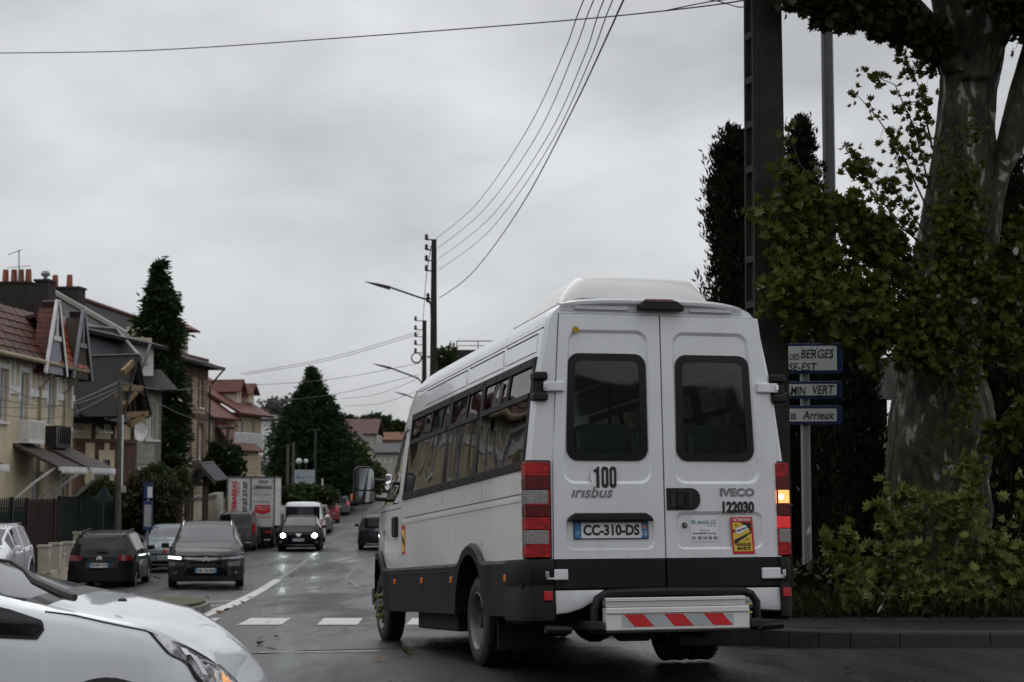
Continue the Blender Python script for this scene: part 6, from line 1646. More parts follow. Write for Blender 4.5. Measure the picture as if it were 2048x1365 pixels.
f.box(fW(366, 970)[0], fW(412, 970)[0], 0, .15, e0[1] - .1, e0[1] + .08); x = fW(389, 970)[0]; f.box(x, x + .15, 0, .15, e0[1], ap[1] - .2)
f.build('timber_frame', dwood, r)
# --- garden walls, railings and gate panels along the pavement
def wallrun(name, label, cat, pts, m_, th=.3, cap=None, capm=None, zb=-.3):
    """pts: list of (px_top, py_top, Z)"""
    P = [at(px, py, Z) for px, py, Z in pts]; o0 = P[0]; z0 = H(o0.x, o0.y)
    r = thing(name, label, cat, (o0.x, o0.y, z0)); f = MB(); g = MB()
    for a, c in zip(P, P[1:]):
        d = (c - a); d.z = 0; n = Vector((-d.y, d.x, 0)).normalized() * th
        A0, C0 = a - Vector((o0.x, o0.y, z0)), c - Vector((o0.x, o0.y, z0)); za, zc = -.4, -.4 + (H(c.x, c.y) - z0)
        f.hexa([(A0.x, A0.y, zb), (C0.x, C0.y, zb), (C0.x + n.x, C0.y + n.y, zb), (A0.x + n.x, A0.y + n.y, zb), tuple(A0), tuple(C0), (C0.x + n.x, C0.y + n.y, C0.z), (A0.x + n.x, A0.y + n.y, A0.z)])
        if cap:
            e = n.normalized() * .07; u = Vector((0, 0, cap))
            B4 = [A0 - e + Vector((0, 0, .004)), C0 - e + Vector((0, 0, .004)), C0 + n + e + Vector((0, 0, .004)), A0 + n + e + Vector((0, 0, .004))]; g.hexa(B4 + [q + u for q in B4])
    f.build('wall_face', m_, r)
    if cap: g.build('coping', capm, r)
    return r
wallrun('garden_wall', 'old brick garden wall behind the bus stop sign', 'wall', [(268, 1010, 62), (365, 1008, 72)], brickmat('old_brick', (.16, .085, .065), (.10, .06, .05), (.12, .10, .085)), cap=.08, capm=conc_w)
wallrun('garden_wall', 'pale rendered garden wall right of the brick one', 'wall', [(366, 1004, 72.5), (430, 996, 80)], cream2, cap=.14, capm=conc_w)
wallrun('boundary_wall', 'dark stone wall beside the lych gate behind the truck', 'wall', [(431, 988, 81), (447, 985, 84)], greyr)
wallrun('garden_wall', 'far garden wall on the right-hand hill street', 'wall', [(690, 958, 190), (640, 985, 130)], greyr)
def railing(label, x0, x1, yt, Za, Zb, m_, zbot, slat=.055, gap=.13, post=2.2, panel=None):
    A = at(x0, yt, Za); B_ = at(x1, yt, Zb); d = B_ - A; Lr = Vector((d.x, d.y, 0)).length
    r = thing('fence', label, 'fence', (A.x, A.y, H(A.x, A.y)), math.atan2(d.y, d.x))
    zt0 = A.z - H(A.x, A.y); zt1 = B_.z - H(A.x, A.y)
    T = lambda x: zt0 + (zt1 - zt0) * x / Lr
    f = MB(); x = 0
    while x < Lr: f.box(x, x + slat, -.015, .015, zbot, T(x)); f.prism([(x, -.015, T(x)), (x + slat, -.015, T(x)), (x + slat / 2, -.015, T(x) + .1)], (0, .03, 0)); x += gap
    f.build('railing_bar', m_, r)['kind'] = 'stuff'
    f = MB()
    for z in (zbot + .1, T(0) - .25): f.box(0, Lr, .016, .05, z, z + .06)
    f.build('rail', m_, r)
    x = 0
    while x < Lr: q = MB(); q.box(x, x + .09, -.05, .05, 0, T(x) + .12); q.build('post', m_, r); x += post
    if panel is not None: q = MB(); q.box(0, Lr, .052, .07, zbot, T(0) - panel); q.build('backing_panel', m_, r)
    return r
dgreen = pbr('dark_green_paint', (.010, .017, .018), .5); dbrown = pbr('dark_brown_paint', (.040, .022, .018), .5)
railing('dark metal railings at the far left edge behind the white people carrier', -60, 52, 1003, 47, 50, dgreen, .35, panel=.3)
railing('brown metal gate fence between two dark green railings', 53, 117, 1005, 50, 52.6, dbrown, .35, panel=.35)
railing('dark green railings in front of the brick house', 118, 235, 1000, 52.7, 60, dgreen, .6, panel=.15)
low = thing('low_wall', 'low white garden wall with stubby pillars beside the black crossover', 'wall', (at(84, 1000, 48.2).x, 48.2, H(-13, 48) + .08), STREET + PI / 2 - .02)
f = MB(); f.box(0, 10, -.12, .12, -.2, .22); f.build('wall_base', trimw and cream2, low)
pw = pbr('cream_pillar', (.55, .52, .43), .8, var=.12)
for x, h in ((.3, .9), (1.8, .92), (2.25, .6), (3.6, .9), (5.2, 1.15), (6.8, .95), (8.2, .95)):
    f = MB(); f.box(x, x + .3, -.15, .15, .2, h); f.box(x - .03, x + .33, -.18, .18, h, h + .07); f.build('pillar', pw, low, bevel=.01)
# dark panel fence on the brick wall
railing('short maroon panel fence on top of the brick wall', 322, 364, 985, 66, 71, pbr('maroon_paint', (.05, .02, .022), .6), 1.2, panel=.02)
# bus stop sign, warning triangle seen from behind
p = at(295, 1060, 50); r = thing('bus_stop_sign', 'tall blue and white bus stop sign on the left pavement', 'sign', (p.x, 50, H(p.x, 50)), 0)
blue = pbr('bus_stop_blue', (.012, .03, .12), .4)
def zz_(py): return at(295, py, 50).z - H(p.x, 50)
f = MB(); f.box(-.14, .14, .0, .06, zz_(1061), zz_(1003)); f.build('timetable_case', blue, r, bevel=.01)
f = MB(); f.box(-.10, .10, -.004, 0, zz_(1054), zz_(1010)); f.build('timetable', curt, r)
f = MB(); f.box(-.14, .14, .0, .06, zz_(973), zz_(966)); f.box(-.13, .13, .01, .05, zz_(998), zz_(973)); f.build('flag_case', blue, r)
f = MB(); f.box(-.02, .12, -.004, .009, zz_(996), zz_(974)); f.build('flag_panel', white_p, r)
f = MB(); f.box(-.03, .03, .01, .06, 0, zz_(973)); f.build('pole', zinc, r)
p = at(207, 1000, 49); r = thing('road_sign', 'dark back of a triangular road sign in front of the railings', 'sign', (p.x, 49, H(p.x, 49)), 0)
zt = lambda py: at(207, py, 49).z - H(p.x, 49)
f = MB(); lp = rloop([(-.29, zt(1002)), (.29, zt(1002)), (0, zt(970))], .04, 3); f.prism([(a, 0, z) for a, z in lp], (0, .03, 0)); f.build('sign_back', pbr('sign_green', (.012, .03, .028), .6), r)
f = MB(); f.lathe([(.03, 0), (.03, zt(975))], (0, -.035, 0), 'z', 8); f.build('post', dgreen, r)
# --- far houses up the hill and beyond
def box_house(label, px0, px1, py0, Z, dep, roofm, wallm, zroof, deg=-4, py_r=None, wins=(), depthroof=True, gable=True):
    A = at(px0, py0, Z); B_ = at(px1, py0, Z); w = B_.x - A.x; zg = H(A.x, Z) - 2
    r = thing('far_house', label, 'house', (A.x, Z, zg)); he = A.z - zg; hr = at(px0, zroof, Z).z - zg
    def T(px, py): q = at(px, py, Z); return (q.x - A.x, q.z - zg)
    hs = [(*sorted((T(a, d)[0], T(c, d)[0])), T(a, e)[1], T(a, d)[1]) for a, c, d, e in wins]
    fwall('wall', wallm, r, 0, w, 0, he, hs)
    for h in hs: window(r, *h, fr=.08, sill=False)
    f = MB(); f.box(w - .01, w + .2, .25, dep, 0, he); f.box(-.2, .0, .25, dep, 0, he); f.build('side_wall', wallm, r)
    if gable:
        f = MB(); f.prism([(-.2, 0, he), (w + .2, 0, he), (w / 2, 0, hr - .1)], (0, .25, 0)); f.build('gable', wallm, r)
        for a in (-.5, w + .5): roof('roof', roofm, r, [(a, -.3, he - .2), (w / 2, -.3, hr), (w / 2, dep, hr), (a, dep, he - .2)], .15)
    else:
        roof('roof', roofm, r, [(-.4, -.4, he), (w + .4, -.4, he), (w + .4, dep / 2, hr), (-.4, dep / 2, hr)], .15)
        roof('roof', roofm, r, [(-.4, dep, he), (w + .4, dep, he), (w + .4, dep / 2, hr), (-.4, dep / 2, hr)], .15)
    return r
dark_r = pbr('brown_roof', (.085, .038, .032), .85, var=.3, vs=1); dgr = pbr('grey_roof', (.05, .048, .05), .8, var=.3, vs=1)
box_house('far cream house with pointed gable at the foot of the hill', 720, 753, 908, 215, 9, dgr, cream2, 892, wins=((731, 737, 915, 930), (744, 748, 918, 930)))
box_house('far gabled house left of the cream one, half behind the conifer', 698, 722, 880, 225, 9, dgr, cream2, 862, wins=((712, 717, 885, 898),))
box_house('far house with brown roof rising behind the conifer', 686, 750, 868, 250, 12, dark_r, greyr, 835, gable=False, wins=((725, 730, 880, 890),))
box_house('far low house with orange lichen roof next to the minibus', 752, 800, 880, 262, 12, pbr('lichen_roof', (.13, .055, .02), .9, var=.4, vs=1), greyr, 862, gable=False)
box_house('far grey terraced house on the hill right of the cream gable', 753, 800, 905, 205, 12, dgr, greyr, 885, gable=False, wins=((757, 761, 915, 926), (768, 772, 915, 926), (780, 784, 915, 926)))
box_house('far dark house with tall chimney wall on the hill', 714, 752, 852, 270, 10, dark_r, dbrick, 838, gable=False)
box_house('small far house glimpsed left of the big conifer', 505, 548, 838, 175, 10, dgr, trimw, 826, gable=False, wins=((512, 518, 850, 862),))
# dark block with roof railing behind the minibus roof
Z = 70; A = at(905, 700, Z); r = thing('flat_roofed_building', 'dark flat-roofed block with roof railing rising behind the minibus roof', 'building', (A.x, Z, H(A.x, Z)))
h = A.z - H(A.x, Z); f = MB(); f.box(0, 6.5, 0, 6, 0, h); f.build('wall', dbrick, r)
f = MB()
for x in (.15, 1.0, 2.0, 3.0, 4.0, 5.0, 6.0): f.box(x, x + .04, .1, .14, h, h + .36)
f.box(.15, 6.4, .1, .14, h + .34, h + .38); f.box(.15, 6.4, .1, .14, h + .16, h + .19); f.build('roof_railing', zinc, r)
# billboard and globe lamps under the big conifer
Z = 118; A = at(588, 940, Z); r = thing('billboard', 'pale grey billboard under the big conifer', 'sign', (A.x, Z, H(A.x, Z)))
h0 = at(588, 968, Z).z - H(A.x, Z); h1 = A.z - H(A.x, Z); w = at(629, 940, Z).x - A.x
f = MB(); f.box(0, w, 0, .1, h0, h1); f.build('panel', pbr('board_grey', (.33, .35, .37), .5), r)
f = MB(); f.prism([(.12, -.005, h0 + .35), (.4, -.005, h0 + .35), (.26, -.005, h0 + .62)], (0, .004, 0)); f.build('logo', teal_p, r)
text('lettering', 'GUINÉ CENTRALE', r, (.42, -.004, h0 + .36), (1, 0, 0), ZU, .15, .9, teal_p)
f = MB(); f.box(.1, .2, .1, .2, 0, h1); f.box(w - .2, w - .1, .1, .2, 0, h1); f.build('post', zinc, r)
for px in (598, 612):
    A = at(px, 923, 122); r = thing('globe_lamp', 'white globe lamp above the billboard, ' + ('left' if px < 600 else 'right') + ' one', 'lamp', (A.x, 122, H(A.x, 122)))
    f = MB(); f.lathe([(.05, 0), (.04, A.z - H(A.x, 122))], (0, 0, 0), 'z', 8); f.build('post', dgreen, r)
    s_ = .22 if px < 600 else .17; f = MB(); f.lathe([(.001, s_), (s_ * .7, s_ * .7), (s_, 0), (s_ * .7, -s_ * .7), (.001, -s_)], (0, 0, A.z - H(A.x, 122)), 'z', 12); f.build('globe', pbr('opal', (.5, .52, .52), .3), r, smooth=True)
# houses added behind the camera, unseen, to darken reflections and shade facing surfaces
for i, (x, w, m_, h) in enumerate(((-26, 14, cream2, 7), (-10, 12, brick, 6.5), (4, 13, stone2, 7.5), (19, 12, greyr, 7))):
    r = thing('added_rear_house', ('cream', 'red brick', 'stone', 'grey')[i] + ' house added unseen behind the camera for reflections and shade', 'house', (x, -22, 0))
    hs = [(1.5 + 3 * k, 2.6 + 3 * k, z, z + 1.5) for k in range(int((w - 2) / 3)) for z in (1, 4.2)]
    f = MB(); f.box(0, w, -6, -.3, 0, h); f.build('mass', m_, r); fwall('wall', m_, r, 0, w, 0, h, hs, b=-.25)
    for h_ in hs: window(r, *h_, b=-.25, sill=False, depth=.0)
    for yy in (.4, -8): roof('roof', dgr, r, [(-.3, yy, h - .1), (w + .3, yy, h - .1), (w + .3, -3.5, h + 3.2), (-.3, -3.5, h + 3.2)], .15)
# ------------------------------------------------------------------ poles, lamps, wires
pconc = pbr('pole_concrete', (.026, .021, .017), .92, var=.35, vs=6, bump=.5, bs=40)
def taper_pole(name, label, px, pyt, Z, w0, w1, m_=pconc, sides='box', zbase=None, cat='pole', lean=0):
    A = at(px, pyt, Z); z0 = H(A.x, Z) if zbase is None else zbase
    r = thing(name, label, cat, (A.x, Z, z0)); h = A.z - z0
    f = MB()
    if sides == 'box': f.loft([[(-w0 / 2, -w0 / 2, 0), (w0 / 2, -w0 / 2, 0), (w0 / 2, w0 / 2, 0), (-w0 / 2, w0 / 2, 0)], [(-w1 / 2 + lean, -w1 / 2, h), (w1 / 2 + lean, -w1 / 2, h), (w1 / 2 + lean, w1 / 2, h), (-w1 / 2 + lean, w1 / 2, h)]])
    else: f.lathe([(w0 / 2, 0), (w1 / 2, h), (0, h)], (0, 0, 0), 'z', 14)
    f.build('shaft', m_, r, smooth=(sides != 'box'), bevel=.02 if sides == 'box' else 0)
    return r, h
# near concrete pole with recessed panels, one object per recess rib
ZP = 18.0
A = at(1541, 1262, ZP); r = thing('concrete_pole', 'dark concrete utility pole with ladder-like recesses just right of the minibus', 'utility pole', (A.x, ZP, .2), math.radians(18))
hp = 9.2; f = MB()
def wp_(z): return .205 - .0055 * z           # half width of the broad face
f.loft([[(-wp_(z) + .06, -wp_(z) * .62, z), (wp_(z), -wp_(z) * .62, z), (wp_(z), wp_(z) * .62, z), (-wp_(z) + .06, wp_(z) * .62, z)] for z in (0, hp)]); f.build('shaft', pconc, r, bevel=.015)
f = MB()
for yy in (-1, 1): f.loft([[(-wp_(z), yy * wp_(z) * .62 - .03 * (yy > 0), z), (-wp_(z) + .06, yy * wp_(z) * .62 - .03 * (yy > 0), z), (-wp_(z) + .06, yy * wp_(z) * .62 + .03 * (yy < 0), z), (-wp_(z), yy * wp_(z) * .62 + .03 * (yy < 0), z)] for z in (0, hp)])
f.build('flange', pconc, r)
for k in range(19):
    z = .3 + .47 * k; q = MB(); q.box(-wp_(z) + .001, -wp_(z) + .062, -wp_(z) * .62 + .031, wp_(z) * .62 - .031, z, z + .07); q.build('rib', pconc, r)
for py in (425, 790, 1012):
    z = at(1541, py, ZP).z - .2; w = wp_(z) + .006; q = MB(); t = .009
    q.loft([[(-w, -w * .62 - .004, zz), (w, -w * .62 - .004, zz), (w, w * .62 + .004, zz), (-w, w * .62 + .004, zz)] for zz in (z, z + .022)]); q.build('steel_band', pbr('band_steel', (.20, .20, .20), .5, metal=.3) if py == 425 else pbr('dull_band', (.055, .053, .05), .6), r)
# grey lamp mast behind the leaves
A = at(1668, 60, 31); r = thing('lamp_mast', 'slim grey steel mast rising through the plane leaves', 'mast', (at(1668, 980, 31).x, 31, .25))
f = MB(); f.lathe([(.125, 0), (.118, 4), (.108, A.z + .6)], (0, 0, 0), 'z', 8); f.build('shaft', pbr('mast_grey', (.05, .052, .055), .45, metal=.3, var=.15), r)
f = MB(); f.lathe([(.10, 0), (.10, 1.2)], (0, 0, 0), 'z', 8); f.build('base_sleeve', zinc, r)
# street poles with lamps up the right-hand side
def streetlamp(arms, label, Z, base_px):
    A = at(base_px, 980, Z); r = thing('street_lamp', label, 'street lamp', (A.x, Z, H(A.x, Z)))
    z0 = H(A.x, Z); f = MB(); pts = [Vector(at(x, y, Z)) - Vector((A.x, Z, z0)) for x, y in arms['arm']]
    f.tube(pts, arms.get('r', .035) , 6); f.build('arm', dgreen, r, smooth=True)
    hd = [Vector(at(x, y, Z)) - Vector((A.x, Z, z0)) for x, y in arms['head']]; a, c = hd; d = c - a; n = Vector((0, .14, 0)); u = Vector((-d.z, 0, d.x)).normalized() * .05
    f = MB(); f.loft([[a - n * .1, a + n * .1, a + n * .1 + u * .3, a - n * .1 + u * .3], [a.lerp(c, .5) - n - u * .6, a.lerp(c, .5) + n - u * .6, a.lerp(c, .5) + n + u, a.lerp(c, .5) - n + u], [c - n * .8 - u, c + n * .8 - u, c + n * .8 + u * 1.3, c - n * .8 + u * 1.3]]); f.build('lamp_head', pbr('lamp_black', (.02, .02, .022), .5), r)
    return r
streetlamp(dict(arm=[(863, 652), (862, 610), (855, 600), (838, 595), (780, 575)], head=[(729, 564), (780, 577)]), 'nearest black street lamp arm clamped to the tall concrete pole', 60, 863)
streetlamp(dict(arm=[(846, 775), (843, 765), (836, 757), (780, 736)], head=[(744, 728), (781, 737)], r=.045), 'middle street lamp arm beyond the second pole', 88, 846)
streetlamp(dict(arm=[(838, 810), (834, 800), (812, 790)], head=[(787, 784), (812, 791)], r=.05), 'farthest street lamp arm just above the minibus windscreen', 118, 838)
r1p, _ = taper_pole('utility_pole', 'tall concrete utility pole carrying the near street lamp', 868, 480, 59.6, .34, .17)
f = MB(); hh = at(868, 480, 59.6).z - H(at(868, 480, 59.6).x, 59.6)
for py, dx in ((480, -.26), (492, .0), (500, -.26), (522, -.26), (542, -.26), (598, -.2), (604, -.2)):
    z = at(868, py, 59.6).z - r1p.location.z
    if dx: f.box(-.26, .1, -.02, .02, z - .02, z + .02); f.lathe([(.05, 0), (.07, .05), (.04, .09), (.07, .12), (.03, .2)], (dx, 0, z), 'z', 8)
f.build('insulator', dgreen, r1p)
r2p, _ = taper_pole('utility_pole', 'second utility pole with insulators left of the tall one', 849, 642, 88, .32, .20)
f = MB()
for py in (642, 660, 674, 690, 706): z = at(849, py, 88).z - r2p.location.z; f.box(-.45, .1, -.02, .02, z - .02, z + .02); f.lathe([(.06, 0), (.09, .06), (.05, .12), (.08, .17), (.03, .24)], (-.45, 0, z), 'z', 8)
f.build('insulator', dgreen, r2p)
f = MB(); 
for k in range(3): f.lathe([(.22 + .02 * k, 0), (.25 + .02 * k, .02), (.22 + .02 * k, .04)], (-.4, .05 * k, at(849, 716, 88).z - r2p.location.z), 'y', 14)
f.build('cable_coil', black, r2p)
r3p, _ = taper_pole('utility_pole', 'weathered wooden utility pole in front of the railings at left', 241, 758, 54, .22, .16, pbr('grey_wood', (.09, .08, .068), .9, var=.3, vs=5), 'round')
f = MB(); z = lambda py: at(247, py, 54).z - r3p.location.z; f.box(.08, .12, -.03, .03, z(985), z(830)); f.build('cable_guard', trimw, r3p); f = MB(); f.box(.08, .22, -.06, .06, z(985), z(972)); f.build('junction_box', curt, r3p)
for px, py, Z, w, lab in ((456, 857, 92, .2, 'dark wooden pole in front of the red-roofed house'), (512, 876, 100, .16, 'thin pole beside the balcony'), (576, 890, 112, .2, 'wooden pole left of the billboard'), (587, 886, 114, .2, 'wooden pole in front of the billboard'), (631, 860, 124, .18, 'dark lamp column right of the billboard'), (645, 958, 112, .14, 'short cream post in front of the big conifer')):
    rr, h = taper_pole('street_pole', lab, px, py, Z, w, w * .8, MATS['grey_wood'] if px not in (631, 645) else (dgreen if px == 631 else pw), 'round')
    if px in (456, 631): f = MB(); f.box(-.5, .35, -.06, .06, h - .05, h + .06); f.build('crosspiece', dgreen, rr)
wire_m = pbr('cable_black', (.012, .012, .013), .6)
wire_g = pbr('cable_grey', (.12, .12, .125), .5)
def wire(label, pts, r, m_=wire_m, n=24, group=None):
    """pts: (px,py,Z) control points, smooth curve through them"""
    P = []
    import itertools
    K = [Vector((a, b_, c)) for a, b_, c in pts]
    for i in range(len(K) - 1):
        p0, p1, p2, p3 = K[max(i - 1, 0)], K[i], K[i + 1], K[min(i + 2, len(K) - 1)]
        for k in range(n):
            t = k / n; q = .5 * ((2 * p1) + (p2 - p0) * t + (2 * p0 - 5 * p1 + 4 * p2 - p3) * t * t + (3 * p1 - p0 - 3 * p2 + p3) * t ** 3); P.append(q)
    P.append(K[-1]); W_ = [at(q.x, q.y, q.z) for q in P]
    o0 = W_[0]; f = MB(); f.tube([p - o0 for p in W_], r, 5, 0); o = f.build('overhead_wire', m_, None, smooth=180); o.location = o0; tag(o, label, 'wire', group); return o
wire('long black cable crossing the whole sky to the near concrete pole', [(-40, 107, 30), (300, 101, 27), (700, 75, 24), (1150, 40, 21), (1400, 14, 19), (1500, -1, 18.2)], .0085)
wire('drooping black service cable at the top beside the concrete pole', [(1400, -3, 18.6), (1440, 4, 18.4), (1480, 15, 18.2), (1502, 8, 18.1)], .006)
wire('twisted cable running into the top of the concrete pole', [(1330, 22, 19), (1420, 4, 18.6), (1504, -6, 18.2)], .007)
wire('leftmost of the five wires rising from the tall pole', [(872, 478, 59.4), (960, 400, 48), (1060, 250, 36), (1130, 100, 27), (1172, -10, 22), (1292, -260, 19.4), (1533, -545, 18.1)], .0085, wire_g)
wire('second wire from the left rising from the tall pole', [(876, 497, 59.4), (975, 412, 48), (1080, 260, 36), (1150, 100, 27), (1192, -10, 22), (1312, -260, 19.4), (1533, -545, 18.1)], .0085, wire_g)
wire('third wire from the left rising from the tall pole', [(878, 518, 59.4), (990, 425, 48), (1100, 265, 36), (1170, 110, 27), (1212, -10, 22), (1332, -260, 19.4), (1533, -545, 18.1)], .0085, wire_g)
wire('fourth wire from the left rising from the tall pole', [(878, 540, 59.4), (985, 455, 48), (1100, 290, 36), (1180, 120, 27), (1230, -10, 22), (1350, -260, 19.4), (1533, -545, 18.1)], .0085, wire_g)
wire('thick black cable, rightmost of those rising from the tall pole', [(878, 597, 59.4), (950, 540, 52), (1050, 400, 40), (1150, 210, 31), (1220, 60, 24), (1252, -10, 22), (1372, -260, 19.4), (1533, -545, 18.1)], .013)
for lab, a, b_ in (('slack wire over the big conifer, upper of the pair', (840, 663, 88), (480, 748, 100)), ('slack wire over the big conifer, lower of the pair', (840, 668, 88), (490, 750, 100)), ('wire sagging behind the big conifer tip', (838, 727, 92), (480, 772, 104)), ('low wire towards the balcony house', (836, 750, 96), (500, 808, 104)), ('lowest wire right of the big conifer', (836, 782, 110), (690, 812, 130)), ('wire just above the lowest one by the conifer', (836, 758, 98), (680, 798, 120))):
    m_ = ((a[0] + b_[0]) / 2 , (a[1] + b_[1]) / 2 + 10, (a[2] + b_[2]) / 2); wire(lab, [a, m_, b_], .014, wire_g, 10)
for lab, a, b_, sg_ in (('thin wire from the wooden pole to the terrace, topmost', (240, 762, 54), (0, 800, 47), 30), ('thin wire across the terrace front, second', (240, 765, 54), (0, 815, 47), 22), ('thin wire across the terrace front, third', (240, 775, 54), (0, 770, 47), 40), ('thin wire across the terrace front, lowest', (240, 780, 54), (0, 830, 47), 30), ('wire from the wooden pole towards the grey house', (242, 765, 54), (425, 770, 84), 14), ('wire from the wooden pole up the street', (242, 762, 54), (455, 860, 92), 12)):
    wire(lab, [a, ((a[0] + b_[0]) / 2, (a[1] + b_[1]) / 2 + sg_, (a[2] + b_[2]) / 2), b_], .011, wire_g, 10)
f = None
wire('wire pair hanging between the two concrete poles', [(862, 492, 59.6), (852, 560, 70), (846, 645, 88)], .015, wire_g, 8)
# ------------------------------------------------------------------ direction sign
ZS = 20.2
A = at(1616, 1212, ZS); r = thing('direction_sign', 'grey post with three blue-edged white direction panels right of the concrete pole', 'road sign', (A.x, ZS, .24), math.radians(-6))
f = MB(); q = [(-.052, -.03), (-.03, -.05), (.03, -.05), (.052, -.03), (.052, .05), (-.052, .05)]; hz = at(1616, 700, ZS).z - .24; f.loft([[(a, b_, 0) for a, b_ in q], [(a, b_, hz) for a, b_ in q]]); f.build('post', pbr('post_alu', (.27, .27, .26), .5, metal=.3, var=.15, mapscale=(8, 1, .2)), r)
def sg_l(px, py): p = at(px, py, ZS - .1); return (p.x - A.x, p.z - .24)
navy = pbr('sign_blue', (.012, .035, .13), .4)
for (yt, yb, lines) in ((687, 748, (('DES', 1583, 1602, 707, 719), ('BERGES', 1605, 1670, 698, 716), ('SE-EST', 1581, 1637, 725, 741))), (763, 798, (('MIN', 1585, 1615, 772, 789), ('VERT', 1628, 1671, 770, 788))), (812, 850, (('es', 1585, 1596, 826, 838), ('Arrieux', 1609, 1671, 821, 838)))):
    x1, zt = sg_l(1685, yt); _, zb = sg_l(1685, yb); x0 = x1 - 1.35
    lp = rloop([(x0, zb), (x1, zb), (x1, zt), (x0, zt)], .035, 4)
    f = MB(); f.prism([(a, -.10, z) for a, z in lp], (0, .045, 0)); pn = f.build('sign_panel', navy, r, bevel=.006)
    fx = x1 - .055; lp = rloop([(x0 + .02, zb + .03), (fx, zb + .03), (fx, zt - .025), (x0 + .02, zt - .025)], .012, 3)
    f = MB(); f.prism([(a, -.108, z) for a, z in lp], (0, .007, 0)); f.build('sign_border', black, pn)
    lp = rloop([(x0 + .028, zb + .038), (fx - .008, zb + .038), (fx - .008, zt - .033), (x0 + .028, zt - .033)], .008, 3)
    f = MB(); f.prism([(a, -.111, z) for a, z in lp], (0, .003, 0)); f.build('sign_face', pbr('sign_white', (.66, .66, .66), .45, var=.05), pn)
    for s_, xa, xb, ya, yb_ in lines:
        p0 = sg_l(xa, yb_); p1 = sg_l(xb, ya); text('lettering', s_, pn, (p0[0] - .01, -.1125, p0[1] - .008), (1, 0, 0), ZU, p1[1] - p0[1], p1[0] - p0[0], black, shear=.18, off=.012)
f = MB(); f.box(-.11, .30, -.10, -.06, sg_l(1600, 672)[1], sg_l(1600, 640)[1]); f.build('amber_panel', pbr('amber_panel', (.55, .26, .02), .5), r)

# ------------------------------------------------------------------ foliage
rng = np.random.default_rng(11)
def sprays(name, m_, par, pts, sizes, dirs=None, droop=.3, seed=0, nper=5, kind=None, slim=.35):
    """clumps of small pointed faces (needle sprays) around given points"""
    n = len(pts) * nper
    P = np.repeat(pts, nper, 0); Sz = np.repeat(sizes, nper)
    D = rng.normal(size=(n, 3))
    if dirs is not None: D = np.repeat(dirs, nper, 0) + D * droop
    D /= np.linalg.norm(D, axis=1)[:, None]
    T = np.cross(D, rng.normal(size=(n, 3))); T /= np.linalg.norm(T, axis=1)[:, None] + 1e-9
    P = P + rng.normal(size=(n, 3)) * Sz[:, None] * .35
    w = Sz * slim
    V = np.stack([P, P + D * (Sz * .45)[:, None] + T * w[:, None], P + D * Sz[:, None], P + D * (Sz * .45)[:, None] - T * w[:, None]], 1).reshape(-1, 3)
    me = bpy.data.meshes.new(name); me.vertices.add(n * 4); me.vertices.foreach_set('co', V.ravel()); me.loops.add(n * 4); me.loops.foreach_set('vertex_index', np.arange(n * 4)); me.polygons.add(n); me.polygons.foreach_set('loop_start', np.arange(n) * 4)
    me.materials.append(m_); me.update(calc_edges=True); me.validate()
    o = bpy.data.objects.new(name, me); C.objects.link(o); o.parent = par
    if kind: o['kind'] = kind
    return o
dconif = leafmat('dark_conifer', [(.026, .042, .013), (.016, .028, .010), (.045, .062, .016), (.020, .034, .012)], .8, .15)
dcyp = leafmat('cypress_green', [(.013, .018, .009), (.007, .010, .006), (.022, .027, .013)], .9, .1)
barkm = pbr('conifer_bark', (.04, .03, .022), .9, var=.3)
